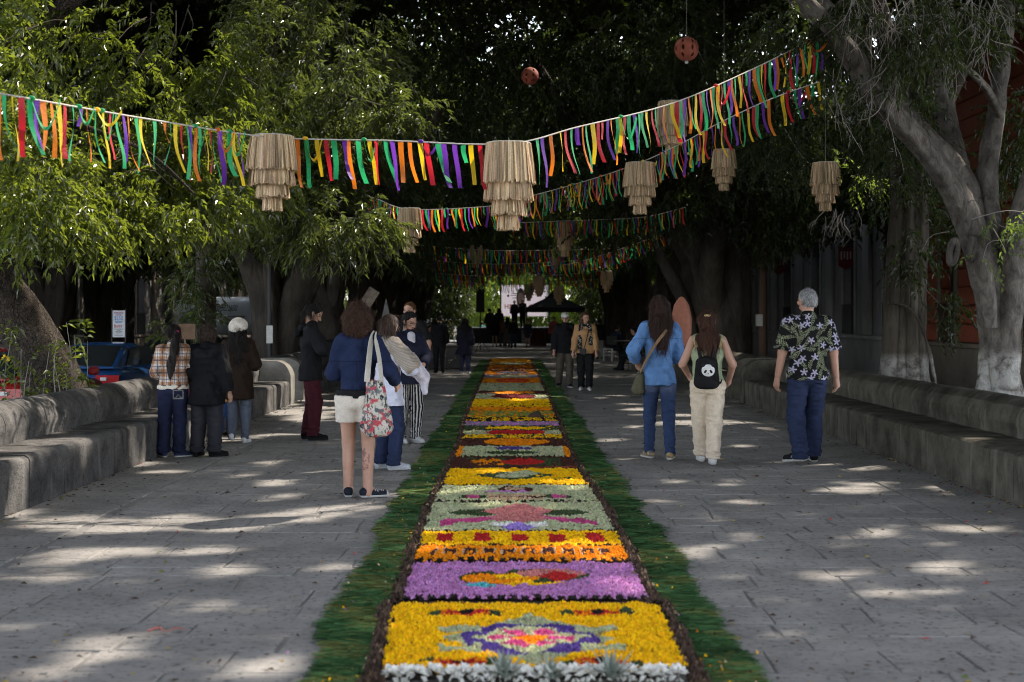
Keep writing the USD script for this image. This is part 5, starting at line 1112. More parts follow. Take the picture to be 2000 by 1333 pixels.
dup(l1, lampat(1414, 293, 25), 50, 'small straw lamp on a long cord left of the lone right one')
for px, top, Z, lab in ((1312, 200, 19.6, 'straw lamp hanging just behind the right half of the nearest bunting'), (1250, 319, 18.5, 'straw lamp on the right half of the second bunting'), (800, 408, 24.6, 'straw lamp on the left part of the second bunting'), (1103, 436, 33, 'dim straw lamp behind the second bunting right of centre')):
    dup(l0, lampat(px, top, Z), px % 90, lab, scale=(1, 1, 1 + ((px * 7) % 13 - 6) / 70))
for px, top, Z in ((1033, 556, 62), (1053, 540, 50), (1092, 560, 56), (1085, 480, 44), (930, 480, 46), (1185, 530, 48)):
    dup(l0, lampat(px, top, Z), px % 90, 'far dim straw lamp hanging over the end of the path', 'far straw lamps over the end of the path')
def clay_ball(label, loc, cord):
    m = trimesh.creation.icosphere(subdivisions=5, radius=.175); c = m.triangles_center; u = unit(c); th = np.arctan2(u[:, 1], u[:, 0]); keep = np.ones(len(c), bool)
    for row, (el, n) in enumerate(((.62, 6), (0.0, 8), (-.62, 6), (1.15, 4))):
        for k in range(n):
            a = (k + .5 * (row % 2)) * 2 * np.pi / n; d = np.array([math.cos(a) * math.cos(el), math.sin(a) * math.cos(el), math.sin(el)]); e = np.array([-math.sin(a), math.cos(a), 0]); g = np.cross(d, e)
            q = u - d; keep &= ~((u @ d > 0) & (((q @ e) / .11) ** 2 + ((q @ g) / .21) ** 2 < 1))
    f = m.faces[keep]; v = np.array(m.vertices); vi = v * .93; b = trimesh.Trimesh(v, f, process=False)
    ed = np.sort(b.edges, 1); un, cnt = np.unique(ed, axis=0, return_counts=True); bd = set(map(tuple, un[cnt == 1])); wall = []
    for a, c2 in b.edges:
        if (min(a, c2), max(a, c2)) in bd: wall += [[c2, a, a + len(v)], [c2, a + len(v), c2 + len(v)]]
    t = thing('clay_ball', label, 'clay lantern', loc)
    put('shell', (np.vstack([v, vi]), np.vstack([f, f[:, ::-1] + len(v), wall])), plain('terracotta_' + str(int(abs(loc[0]) * 100)), (.28, .07, .04), .8), t)
    put('cord', tube(np.array([[0, 0, .17], [0, 0, cord]]), [.0035] * 2, 5), cord_m, t)
    put('bulb', (lambda s: (np.array(s.vertices) + [0, 0, -.19], np.array(s.faces)))(trimesh.creation.icosphere(subdivisions=2, radius=.028)), M['rubber'], t, smooth=True)
clay_ball('pierced terracotta ball hanging on a cord at the top right', P(1341, 20.5, 96), 3); clay_ball('dim pierced terracotta ball high at the top centre', P(1035, 28, 149), 3); clay_ball('pierced terracotta ball low beside the small straw lamp', P(1377, 31, 346), 4); clay_ball('faint terracotta ball deep among the right-hand branches', P(1329, 36, 469), 4)

# ------------------------------------------------------------------ signs and posts
# red pennants and the wall lantern
ivory = plain('pennant_print', (.45, .40, .38), .8); redc = plain('pennant_red', (.16, .012, .016), .85)
for px, py, Z, w, h, lab in ((1521, 517, 58, .58, .84, 'dark red pennant with white marks under the wall lantern'), (1652, 505, 47, .50, .76, 'dark red pennant with white marks between two grey pilasters'), (232, 524, 46, .5, .8, 'dark red pennant hanging among the left trunks')):
    c = P(px, Z, py); t = thing('pennant', lab, 'pennant', c)
    put('cloth', extrude_y([(-w / 2, h / 2), (-w / 2, -h * .32), (0, -h / 2), (w / 2, -h * .32), (w / 2, h / 2)], -.006, .006), redc, t)
    for k in range(4): a = -w * .34 + k * w * .2; put('mark', box(a, a + w * .09, -.012, -.0065, -h * .06 + .03 * (k % 2), h * .30), ivory, t)
    put('rod', tube(np.array([[-w / 2 - .05, 0, h / 2], [w / 2 + .05, 0, h / 2]]), [.012] * 2, 6), M['iron'], t)
    if px > 1000: put('bracket', tube(np.array([[0, 0, h / 2], [(11.2 - c[0]), 0.0, h / 2 + .02]]), [.014] * 2, 6), M['iron'], t)
    else: put('bracket', tube(np.array([[0, 0, h / 2], [0, .0, h / 2 + 3.2]]), [.008] * 2, 5), M['iron'], t)
c = P(1510, 58.3, 470); t = thing('wall_lantern', 'black iron lantern on a wall bracket above the red pennant', 'lantern', c)
put('lamp_cage', lathe([(.02, -.36), (.14, -.34), (.22, .08), (.25, .1), (.2, .2), (.05, .32), (0.001, .36)], 6), M['iron'], t); put('bracket', tube(np.array([[0, 0, .36], [.2, 0, .55], [11.2 - c[0], 0, .45]]), [.02] * 2, 6), M['iron'], t)
# posts, notices
t = thing('wooden_post', 'tall brown post with a small paper notice behind the right benches', 'post', P(1490, 40, None)); put('pole', tube(np.array([[0, 0, -.3], [0, 0, 2], [.02, 0, 4.6]]), [.13, .12, .11], 12, 14, .01), plain('post_wood', (.10, .06, .04), .85, bump=.6), t, smooth=True); put('notice', box(-.22, -.03, -.142, -.137, 1.25, 1.58), plain('paper', (.5, .49, .46), .8), t)
t = thing('steel_post', 'thin dark post with a white notice beside the dark fig on the left', 'post', P(527, 29, None)); put('pole', tube(np.array([[0, 0, -.1], [0, 0, 3.2]]), [.05] * 2, 10), M['iron'], t, smooth=True); put('notice', box(-.06, .07, -.062, -.056, .97, 1.33, .002), plain('notice_white', (.42, .42, .40), .7), t)
t = thing('poster', 'small tilted poster fixed to a dark trunk above the curly-haired woman', 'poster', P(721, 41.3, 583)); v, f = box(-.18, .18, -.01, .01, -.32, .32, .004); put('sheet', (np.c_[v[:, 0] * .8 + v[:, 2] * .5, v[:, 1], -v[:, 0] * .5 + v[:, 2] * .8], f), plain('poster_tan', (.42, .34, .28), .7, vary=.5, scale=6), t)
t = thing('pointed_board', 'pale grey pointed board standing behind the bob-haired woman', 'board', P(754, 36, 660)); put('board', extrude_y([(-.22, -.55), (.22, -.55), (.22, .25), (.1, .55), (0.0, 1.0), (-.12, .45), (-.22, .0)], -.015, .015), plain('board_grey', (.16, .155, .15), .8), t); put('leg', box(-.03, .03, .02, .06, -1.0, 0), M['iron'], t)
t = thing('price_banner', 'white hanging banner with blue and red prices behind the blue car', 'banner', P(232, 33, 633))
put('sheet', box(-.145, .145, -.006, .006, -.31, .31, .002), plain('banner_white', (.62, .63, .66), .6), t)
blue, redp, grp = plain('ink_blue', (.03, .16, .42), .6), plain('ink_red', (.42, .03, .05), .6), plain('ink_grey', (.18, .19, .22), .6)
def letters(text, h, w, x, z, y, mat, t, bold=True, name='lettering', turn=None):
    m = meshkit.text_mesh(text, h, .002, bold); v = np.array(m.vertices); L_ = v[:, 0].max() - v[:, 0].min(); v[:, 0] = (v[:, 0] - v[:, 0].min()) * (w / L_) + x
    q = np.c_[v[:, 0], y - v[:, 2], v[:, 1] + z]
    if turn is not None: q = turn(q)
    return put(name, (q, np.array(m.faces)), mat, t)
letters('$150', .085, .20, -.10, .09, -.0065, blue, t); letters('$499', .070, .19, -.11, -.09, -.0065, redp, t)
for z, w, mm in ((.26, .22, redp), (.225, .2, blue), (.195, .14, redp), (.05, .18, blue), (.02, .16, blue), (-.13, .2, grp), (-.16, .1, grp), (-.19, .18, grp), (-.22, .12, grp), (-.27, .2, grp)): put('text_line', box(-w / 2, w / 2, -.009, -.0065, z, z + .016), mm, t)
put('post', box(-.17, -.15, -.02, .02, -2.0, .36), M['iron'], t); put('post', box(.15, .17, -.02, .02, -2.0, .36), M['iron'], t)
t = thing('cardboard_sign', 'plain brown cardboard sheet on a stick above the older woman in black', 'sign', P(361, 19.5, 648)); put('sheet', box(-.145, .145, -.004, .004, -.105, .105), plain('cardboard', (.13, .075, .045), .85, vary=.35, scale=7), t); put('stick', box(-.012, .012, .006, .024, -1.5, -.02), plain('stick', (.2, .14, .09), .8), t)
# oval terracotta shape
t = thing('terracotta_oval', 'terracotta oval shape half hidden behind the long-haired woman in denim', 'ornament', P(1331, 17, 632)); m = lathe([(0.001, -.30), (.07, -.26), (.12, -.12), (.125, .05), (.09, .22), (.03, .31), (.001, .32)], 24); put('shell', (m[0] * [1, .5, 1], m[1]), plain('terracotta_oval', (.24, .085, .05), .8), t, smooth=True); put('stand', tube(np.array([[0, 0, -.28], [-.09, 0.02, -.5], [-.11, 0.02, -1.43]]), [.012] * 2, 8), M['iron'], t)

# ------------------------------------------------------------------ vehicles
glass = usdkit.material(stage, L('car_glass'), {'p': ('principled_bsdf', {'base_color': (.012, .014, .014), 'roughness': .06, 'specular_ior_level': .7})}, [], surface='p.BSDF')
tyre = plain('tyre', (.012,) * 3, .85); alloy = plain('alloy', (.35, .35, .36), .3, .9); redl = plain('tail_red', (.32, .01, .012), .2); whl = plain('lamp_clear', (.6, .6, .58), .15); chrome = plain('plate', (.55, .55, .52), .4)
def car(label, loc, rot, paint):
    """saloon, tail towards -y, 4.6 m"""
    t = thing('parked_car', label, 'car', loc, rot, group='cars parked along the left street'); mp = plain('paint_' + str(len(label)), paint, .25, .0, .03, coat_weight=1.0, coat_roughness=.05)
    def loft(secs, n=22):
        """secs: (y, half width, z bottom, z top, corner power)"""
        th = np.linspace(0, 2 * np.pi, n, endpoint=False); V = []
        for y, w, a, b, e in secs:
            c, s = np.cos(th), np.sin(th); V.append(np.c_[np.sign(c) * np.abs(c) ** e * w, np.full(n, y), (a + b) / 2 + np.sign(s) * np.abs(s) ** e * (b - a) / 2])
        k = len(secs); v = np.vstack(V); i, j = np.meshgrid(np.arange(k - 1), np.arange(n), indexing='ij'); a = i * n + j; b = i * n + (j + 1) % n
        f = np.stack([np.stack([a, b, b + n], -1), np.stack([a, b + n, a + n], -1)], 2).reshape(-1, 3)[:, ::-1]
        v = np.vstack([v, V[0].mean(0), V[-1].mean(0)]); q = np.arange(n); f = np.vstack([f, np.c_[np.full(n, k * n), q, (q + 1) % n], np.c_[np.full(n, k * n + 1), (k - 1) * n + (q + 1) % n, (k - 1) * n + q]])
        return v, f
    body = loft([(-2.30, .74, .40, .80, .45), (-2.26, .82, .28, .94, .4), (-2.05, .89, .22, 1.03, .38), (-1.5, .91, .2, 1.03, .36), (-.8, .92, .2, 1.0, .34), (.6, .92, .2, .97, .34), (1.4, .90, .2, .93, .36), (2.0, .86, .22, .82, .4), (2.25, .74, .3, .70, .5)])
    put('body', body, mp, t, smooth=50)
    cab = loft([(-1.98, .66, .92, 1.02, .5), (-1.45, .66, .9, 1.30, .45), (-1.0, .64, .9, 1.43, .42), (-.2, .63, .9, 1.46, .42), (.35, .64, .9, 1.38, .45), (1.15, .70, .88, .98, .5)]); put('roof', cab, mp, t, smooth=50)
    put('rear_window', loft([(-1.93, .56, 1.0, 1.055, .4), (-1.5, .57, .98, 1.295, .35), (-1.10, .55, 1.2, 1.415, .4)]), glass, t, smooth=40)
    for s in (-1, 1):
        sw = extrude_x([(-1.35, 1.03), (-1.05, 1.33), (-.25, 1.385), (.3, 1.32), (.85, 1.02)], .625, .672); put('side_window', (sw[0] * [s, 1, 1], sw[1] if s > 0 else sw[1][:, ::-1]), glass, t)
        tl = extrude_x([(-2.325, .75), (-2.315, .89), (-1.95, .89), (-2.0, .78)], .36, .80); put('tail_light', (tl[0] * [s, 1, 1], tl[1]), redl, t)
        rv = box(.46, .58, -2.34, -2.30, .79, .85, .006); put('reversing_light', (rv[0] * [s, 1, 1], rv[1]), whl, t)
        hl = box(.45, .80, 2.0, 2.2, .62, .74, .03); put('headlight', (hl[0] * [s, 1, 1], hl[1]), whl, t)
        mi = box(.9, 1.08, .55, .65, .98, 1.12, .03); put('wing_mirror', (mi[0] * [s, 1, 1], mi[1]), mp, t)
        for y in (-1.42, 1.42):
            w = lathe([(.0, .0), (.20, .0), (.30, .0), (.325, .03), (.325, .17), (.3, .2), (.0, .2)], 28); wv = np.c_[s * (w[0][:, 2] + .74), w[0][:, 0] + y, w[0][:, 1] + .325]; wh = put('wheel', (wv, w[1]), tyre, t, smooth=35)
            rm = lathe([(0.001, .21), (.06, .212), (.19, .206), (.2, .19)], 20); put('rim', (np.c_[s * (rm[0][:, 2] + .74), rm[0][:, 0] + y, rm[0][:, 1] + .325], rm[1]), alloy, wh, smooth=35)
    put('bumper', box(-.84, .84, -2.36, -2.2, .32, .52, .05), mp, t); put('number_plate', box(-.22, .22, -2.34, -2.31, .66, .80, .004), chrome, t)
    put('rear_spoiler', box(-.7, .7, -2.27, -2.1, 1.005, 1.045, .015), mp, t)
    return t
car('blue saloon seen from behind beside the leaning trunk', (-7.98, 28.3, -.45), 0, (.012, .06, .18))
car('red saloon at the left edge behind the bench', (-8.02, 23.3, -.45), 0, (.28, .014, .012))
car('dark grey car parked ahead of the blue saloon', (-8.3, 35.8, -.45), 0, (.02, .02, .022))
# gas tanker
TR = thing('gas_tanker', 'white gas tanker lorry with blue lettering seen between the left trunks', 'lorry', (*P(432, 60, None)[:2], -.45), -12)
tw = plain('tank_white', (.62, .66, .72), .35); pr = [(0.001, -2.0), (.35, -1.96), (.62, -1.82), (.78, -1.6), (.8, -1.4), (.8, 1.4), (.78, 1.6), (.62, 1.82), (.35, 1.96), (.001, 2.0)]
tk = lathe(pr, 36); put('tank', (np.c_[tk[0][:, 2], tk[0][:, 0], tk[0][:, 1] + 2.0], tk[1]), tw, TR, smooth=40)
nav = plain('ink_navy', (.015, .025, .06), .5)
def wrap(q):
    a = (q[:, 2] - 2.0) / .8; rr = .803 - q[:, 1]; return np.c_[q[:, 0], -rr * np.cos(a), 2.0 + rr * np.sin(a)]
letters('GAS DEL LAGO', .26, 1.05, -.02, 2.22, 0, nav, TR, turn=wrap); letters('EL GAS DE TI', .1, .6, -.3, 2.44, 0, nav, TR, turn=wrap) if False else None
put('stripe', tube(np.array([wrap(np.array([[x, 0, 1.98]]))[0] + [0, .01, 0] for x in np.linspace(-1.4, 1.4, 8)]), [.02] * 2, 6), nav, TR)
put('stripe', tube(np.array([wrap(np.array([[x, 0, 1.84]]))[0] + [0, .01, 0] for x in np.linspace(-1.4, 1.4, 8)]), [.018] * 2, 6), redp, TR)
put('chassis', box(-2.4, 4.2, -.5, .5, .75, 1.1, .03), M['iron'], TR); put('hatch', lathe([(0.001, .12), (.16, .12), (.18, 0)], 14) and (lambda h: (h[0] + [-.9, 0, 2.78], h[1]))(lathe([(0.001, .12), (.16, .12), (.18, 0)], 14)), tw, TR)
put('cab', box(2.3, 4.1, -1.0, 1.0, .7, 2.5, .12), tw, TR); put('cab_window', box(2.7, 3.6, -1.006, -.9, 1.7, 2.3, .02), glass, TR)
for k in range(3): put('side_ladder', box(-1.3 + k * .55, -1.02 + k * .55, -.80, -.74, .95, 1.55, .01), chrome, TR)
for x in (-1.6, -.6, 3.3):
    for s in (-1, 1): w = lathe([(.0, .0), (.3, .0), (.46, .04), (.46, .22), (.0, .25)], 22); put('wheel', (np.c_[w[0][:, 0] + x, s * (w[0][:, 2] + .65), w[0][:, 1] + .46], w[1]), tyre, TR, smooth=35)

# ------------------------------------------------------------------ far end: stage, tent, stall
ST = thing('stage', 'low dark stage at the far end of the path', 'stage', (.0, 82, 0)); put('deck', box(-3.2, 3.2, 0, 6, .75, .9, .02), M['iron'], ST); put('skirt', box(-3.15, 3.15, .05, 5.9, 0, .748), plain('skirt', (.02,) * 3, .9), ST)
for k in range(4): put('step', box(.55, 1.25, -.35 * (4 - k) + .02, -.35 * (3 - k), 0, .18 * (k + 1), .01), plain('step_grey%d' % k, (.12, .12, .13), .6), ST)
BN = thing('stage_banner', 'large pale banner with a portrait and pink lettering behind the stage', 'banner', P(1030, 89, 590))
cloth = usdkit.material(stage, L('banner_cloth'), {'p': ('principled_bsdf', {'base_color': (.74, .70, .74), 'roughness': .8}), 't': ('translucent_bsdf', {'color': (.78, .74, .78)}), 'm': ('mix_closure', {'fac': .55})}, [('p.BSDF', 'm.closure1'), ('t.BSDF', 'm.closure2')], surface='m.closure')
put('cloth', box(-1.62, 1.30, -.004, .004, -.9, 1.05), cloth, BN)
def inkthin(n, c): return usdkit.material(stage, L(n), {'p': ('principled_bsdf', {'base_color': c, 'roughness': .8}), 't': ('translucent_bsdf', {'color': c}), 'm': ('mix_closure', {'fac': .55})}, [('p.BSDF', 'm.closure1'), ('t.BSDF', 'm.closure2')], surface='m.closure')
i1, i2, i3, i4 = inkthin('ink_pink', (.62, .12, .16)), inkthin('ink_skin', (.62, .42, .34)), inkthin('ink_hair', (.16, .11, .08)), inkthin('ink_dots', (.06, .03, .04))
letters('HIPC', .26, .95, -1.42, -.42, -.007, i1, BN); letters('OEHI', .26, .95, .10, -.42, -.007, i1, BN)
e = np.linspace(0, 2 * np.pi, 28, endpoint=False)
put('portrait_hair', extrude_y(np.c_[-.42 + .27 * np.cos(e), .25 + .62 * np.sin(e)], -.0062, -.0045), i3, BN); put('portrait_face', extrude_y(np.c_[-.42 + .19 * np.cos(e), .22 + .36 * np.sin(e)], -.009, -.0066), i2, BN)
for a, b, q in ((.15, .62, .06), (.30, .55, .09), (.9, .5, .07), (1.15, .3, .06), (-1.2, .38, .08), (.2, .4, .05), (1.1, .65, .05)): put('dot', extrude_y(np.c_[a + q * np.cos(e[::3]), b + q * np.sin(e[::3])], -.009, -.0066), i4, BN)
for z, a in ((.5, -1.0), (.38, -1.05), (.22, -.95), (.5, .5), (.42, .45)): put('text_line', box(a, a + .35, -.009, -.0066, z, z + .04), i4, BN)
for x in (-1.68, 1.36): put('mast', box(x - .04, x + .04, .01, .09, -1.9, 1.4), M['iron'], BN)
TN_ = thing('canopy_tent', 'black pop-up canopy tent right of the stage', 'tent', P(1083, 74, None)); tc = plain('tent_black', (.012, .012, .014), .8)
w = 1.5; put('roof', (np.array([[-w, -w, 2.0], [w, -w, 2.0], [w, w, 2.0], [-w, w, 2.0], [-.45, -.45, 2.5], [.45, -.45, 2.5], [.45, .45, 2.5], [-.45, .45, 2.5], [0, 0, 2.95]], float), np.array([[0, 1, 5], [0, 5, 4], [1, 2, 6], [1, 6, 5], [2, 3, 7], [2, 7, 6], [3, 0, 4], [3, 4, 7], [4, 5, 8], [5, 6, 8], [6, 7, 8], [7, 4, 8]])), tc, TN_)
for a in (-1, 1): put('valance', box(-w, w, a * w - .01, a * w + .01, 1.76, 1.995), tc, TN_); put('valance', box(a * w - .01, a * w + .01, -w + .02, w - .02, 1.76, 1.995), tc, TN_)
for a in (-1, 1):
    for b in (-1, 1): put('leg', box(a * (w - .05) - .025, a * (w - .05) + .025, b * (w - .05) - .025, b * (w - .05) + .025, 0, 1.98), M['iron'], TN_)
t = thing('striped_table', 'table with a dark red striped cloth under the tent', 'table', P(1051, 73, None)); put('tabletop', box(-.42, .42, -.35, .35, .86, .9, .01), M['iron'], t)
for k in range(12): put('cloth_stripe', box(-.42 + k * .07, -.35 + k * .07 - .002, -.36 - .01 * (k % 2), -.345, .02, .855), plain('stripe%d' % (k % 2), ((.12, .012, .014), (.05, .01, .012))[k % 2], .9) if k < 2 else L('stripe%d' % (k % 2)), t)
for x in (-.38, .38): put('leg', box(x - .02, x + .02, -.3, -.26, 0, .86), M['iron'], t)
t = thing('loudspeaker', 'tall black loudspeaker on a stand left of the stage', 'loudspeaker', P(938, 62, None)); put('cabinet', box(-.18, .18, -.17, .17, 1.72, 2.72, .02), tc, t); put('pole', tube(np.array([[0, 0, .05], [0, 0, 1.75]]), [.025] * 2, 8), M['iron'], t)
for k in range(3): a = k * 2.09; put('leg', tube(np.array([[0, 0, .55], [.4 * math.cos(a), .4 * math.sin(a), 0]]), [.014] * 2, 6), M['iron'], t)
# market stall
MS = thing('market_stall', 'market stall with glittering trinkets hung on a wire rack on the left', 'stall', P(872, 41, None)); put('tabletop', box(-.7, .5, 0, .6, .62, .66, .01), M['window_frame'], MS); put('cloth', box(-.69, .49, .01, .59, .05, .615), M['shade_wall'], MS)
put('rack', cat_([box(-.6, -.57, .3, .33, .66, 1.45), box(.38, .41, .3, .33, .66, 1.45)] + [box(-.6, .41, .3, .32, z, z + .015) for z in (.85, 1.05, 1.25, 1.44)]), M['iron'], MS)
rr = np.random.default_rng(3); n = 240; pp = np.c_[rr.uniform(-.65, .45, n), rr.uniform(-.03, .3, n), rr.uniform(.1, 1.42, n)]; v, f = tufts(pp, .035, .05, rr); cc = rr.choice(4, n); put('trinkets', (v, f), vcol('trinket', .25, .1), MS, col=np.repeat(np.array([(.5, .5, .5), (.4, .28, .1), (.25, .32, .35), (.1, .09, .09)])[cc], 5, 0), kind='stuff')
t = thing('cafe_table', 'small round table among the seated people on the right', 'table', P(1222, 46, None)); put('tabletop', lathe([(0.001, .72), (.4, .72), (.42, .735), (.4, .75), (.001, .75)], 24), plain('table_brown', (.09, .06, .045), .6), t, smooth=30); put('leg', tube(np.array([[0, 0, 0.02], [0, 0, .72]]), [.03] * 2, 10), M['iron'], t); put('foot', lathe([(0.001, .0), (.25, .0), (.24, .03), (.001, .05)], 18), M['iron'], t)
t = thing('white_stool', 'small white stool by the seated people on the right', 'stool', P(1187, 48.5, None)); wp = plain('white_paint', (.5, .5, .48), .6); put('seat', box(-.17, .17, -.15, .15, .40, .43, .01), wp, t)
for a in (-.14, .14):
    for b in (-.12, .12): put('leg', box(a - .016, a + .016, b - .016, b + .016, 0, .40), wp, t)
put('rail', box(-.13, .13, -.13, -.11, .2, .225), wp, t)
# shoots at the foot of the leaning ash
t = thing('garden_shrub', 'thin yellow-flowered shoots in front of the leaning ash trunk', 'shrub', (*P(62, 15.4, None)[:2], .03)); r = np.random.default_rng(5); sm, lv = [], []
for k in range(16):
    a = np.array([r.uniform(-.45, .5), r.uniform(-.2, .3), 0]); b = a + [r.uniform(-.2, .25), r.uniform(-.2, .1), r.uniform(.8, 1.45)]; sm.append(tube(np.array([a, (a + b) / 2 + r.normal(0, .05, 3), b]), [.008, .003], 5, 8))
    lv.append(sprays(np.array([a * .3 + b * .7, b, (a + b) / 2]), np.array([[.3, -.3, .5]] * 3), r, nl=10, Lt=.35, Lf=.10, W=.032, droop=0))
put('stems', cat_(sm), M['twig'], t, smooth=True, kind='stuff'); A = [np.concatenate(x) for x in zip(*lv)]; put('leaves', leaf_mesh(*A, r), M['leaf_ash'], t, kind='stuff')
put('blossom', (lambda b: (b[0] + [-.25, -.1, 1.02], b[1]))(bloom(18, .05, r)), plain('blossom_yellow', (.7, .5, .02), .6), t)
# loose petals and clippings that have strayed off the carpet
def strays():
    r = np.random.default_rng(77); n = 420; y = 5.7 + 26 * r.uniform(0, 1, n) ** 1.8; x = r.choice([-1, 1], n) * (.64 + r.exponential(.16, n)) + cx(y)
    v, f = tufts(np.c_[x, y, np.where(np.abs(x) < 1, .03, .004)], r.uniform(.006, .013, n), .012, r); v[:, 2] = np.maximum(v[:, 2], .002)
    c = np.array([Y_, O_, S_, LI, BR, DG, TN])[r.choice(7, n, p=[.12, .08, .1, .08, .3, .2, .12])] * r.uniform(.5, 1.1, (n, 1))
    put('stray_petals', (v, f), M['petal'], None, col=np.repeat(c, 5, 0), label='loose petals strayed from the carpet onto the grass and paving', cat='petals', kind='stuff')
strays()
# ------------------------------------------------------------------ the people
BLACK = (.012, .012, .013)
def fb(v, s, seed=0): return meshkit.fbm(v * np.asarray(s, float), 3, seed)
# girl in a plaid jacket
F = Fig(1.42, 1.0, feet=((-.07, 0.0), (.045, -.02)), toes=(20, -62), hands=((-.09, .13, .60), (.12, .13, .54)), poles=((-.45, -.6, -1), (.5, -.6, -1)), head=(25, 8))
p = Person('girl in brown and white plaid jacket with a long black ponytail, by the bench', 338, 893, 12, F, 'tan')
def plaid(F, v):
    x = np.arctan2(v[:, 0], -v[:, 1] + .05) * .16 + v[:, 0] * .35; z = v[:, 2]
    c = np.tile(np.array([.33, .155, .08]), (len(v), 1)); u, w = (x / .115) % 1, (z / .135) % 1
    a, b = u < .42, w < .42
    c[a | b] = (.46, .33, .25); c[a & b] = (.62, .58, .56)
    c[(np.abs(u - .72) < .05) | (np.abs(w - .72) < .05)] = (.10, .07, .07); c[(np.abs(u - .2) < .03) | (np.abs(w - .2) < .03)] = (.10, .10, .16)
    return c * (.8 + .4 * fb(v, (40, 40, 40))[:, None])
p.top(plaid, hem=.525, cuff=.93, off=.020, flare=.006, name='jacket', h=.008, amp=.010)
p.wear('fur_hem', [cone(F.up(0, 0, .535), F.up(0, 0, .525), .068 * 1.42 + .028, .068 * 1.42 + .028, (1.36, 1, .35))], (.62, .57, .50), amp=.01, sc=(40, 40, 40))
def jeans_pocket(F, v):
    c = solid((.018, .022, .05), v); H = F.H
    for sx in (1,):
        x, z = v[:, 0] - sx * .055, v[:, 2] - .475 * H
        o = (np.abs(np.maximum(np.abs(x) - .05, np.abs(z) - .045)) < .006) | (np.abs(np.abs(x) * 1.2 + z - .0) < .006) & (np.abs(x) < .04)
        c[o & (v[:, 1] < -.03)] = (.22, .21, .20)
    return c
p.trousers(jeans_pocket, loose=.012, flare=.018, h=.009, name='jeans')
p.shoes((.03, .04, .09)); p.hair('ponytail', (.018, .014, .013), 1)
m = field([cone(F.hd(0, -1.0, -.1), F.up(-.012, -.085, .70), .036, .045, (1, .8, 1)), cone(F.up(-.012, -.085, .70), F.up(-.02, -.095, .60), .045, .018)], .009, .02)
m = folds(m, .012, (60, 60, 8), 3); put('ponytail', m, M['hair'], p.t, smooth=True, col=np.array((.018, .014, .013)) * (.5 + fb(m[0], (60, 60, 8))[:, None]))
put('hair_tie', field([ball(F.hd(0, -1.04, -.02), .03)], .008), M['fabric'], p.t, smooth=True, col=np.array([[.75, .05, .25]] * len(field([ball(F.hd(0, -1.04, -.02), .03)], .008)[0])))
m = field([cone(F.wri[1] + [0, .04, -.02], F.wri[1] + [.01, .05, -.13], .04, .05)], .01); put('pink_bag', m, M['fabric'], p.t, smooth=True, col=solid((.55, .14, .22), m[0]))
# woman in the black coat
F = Fig(1.41, 1.18, feet=((-.075, 0), (.06, 0)), toes=(-10, -60), hands=((-.12, .13, .56), (.175, .02, .46)), head=(-10, 6), lean=3)
p = Person('older woman in loose black hooded coat and charcoal trousers, grey-brown wavy hair', 404, 892, -4, F, 'tan')
p.top((.010, .010, .012), hem=.40, cuff=.98, off=.024, flare=.02, loose=.012, name='coat', amp=.016)
p.wear('hood', [cone(F.up(-.07, -.055, .80), F.up(.07, -.055, .80), .045, .045), cone(F.up(-.05, -.075, .77), F.up(.05, -.075, .77), .04, .04)], (.012, .012, .014), amp=.01)
p.wear('collar', [ball(F.neck + [.01, -.01, .02], .062, (1, 1, .6))], (.5, .47, .46))
p.trousers((.035, .035, .042), loose=.02, flare=.014); p.shoes(BLACK, (.02, .02, .02)); p.hair('wavy', (.06, .042, .034), 4)
# woman in the white beret
F = Fig(1.46, 1.0, feet=((-.045, -.05), (.05, .03)), toes=(8, -10), lift=(.03, 0), hands=((-.10, .14, .60), (.10, .16, .62)), poles=((-.4, -.5, -1), (.5, -.5, -1)), head=(-5, 4))
p = Person('woman in white knitted beret and long dark brown coat with grey jeans', 466, 866, 0, F, 'tan')
p.top((.022, .014, .010), hem=.36, cuff=.96, off=.022, flare=.03, loose=.008, name='coat', amp=.010)
p.trousers((.10, .115, .15), loose=.004, name='jeans'); p.shoes((.62, .61, .6)); p.hair('long', (.014, .011, .010), 2)
m = folds(field([ball(F.hd(.0, -.25, .40), .105, (1.06, 1.05, .92)), ball(F.hd(-.25, -.3, .15), .085)], .008, .03), .004, (14, 14, 14), 2)
wv = m[0]; ang = np.arctan2(wv[:, 0], wv[:, 1]); put('beret', m, M['fabric'], p.t, smooth=True, col=np.array((.66, .60, .54)) * (.88 + .14 * np.sin(ang * 40)[:, None] * .5 + .12 * fb(wv, (30, 30, 30))[:, None]))
# child half hidden behind her
F = Fig(.95, 1.05, feet=((-.06, 0), (.06, 0)), hands=((-.13, .05, .46), (.13, .05, .46)), toes=(70, 60))
p = Person('small child in blue jeans and orange-red hat, half hidden behind the beret woman', 440, 852, 0, F, 'tan', detail=False)
p.top((.62, .36, .03), hem=.46, off=.012, name='jumper'); p.trousers((.05, .09, .22), loose=.006, name='jeans'); p.shoes((.06, .035, .02), (.3, .28, .25))
p.wear('knit_hat', [ball(F.hd(0, -.05, .35), .075, (1, 1, .9))], (.55, .07, .025))
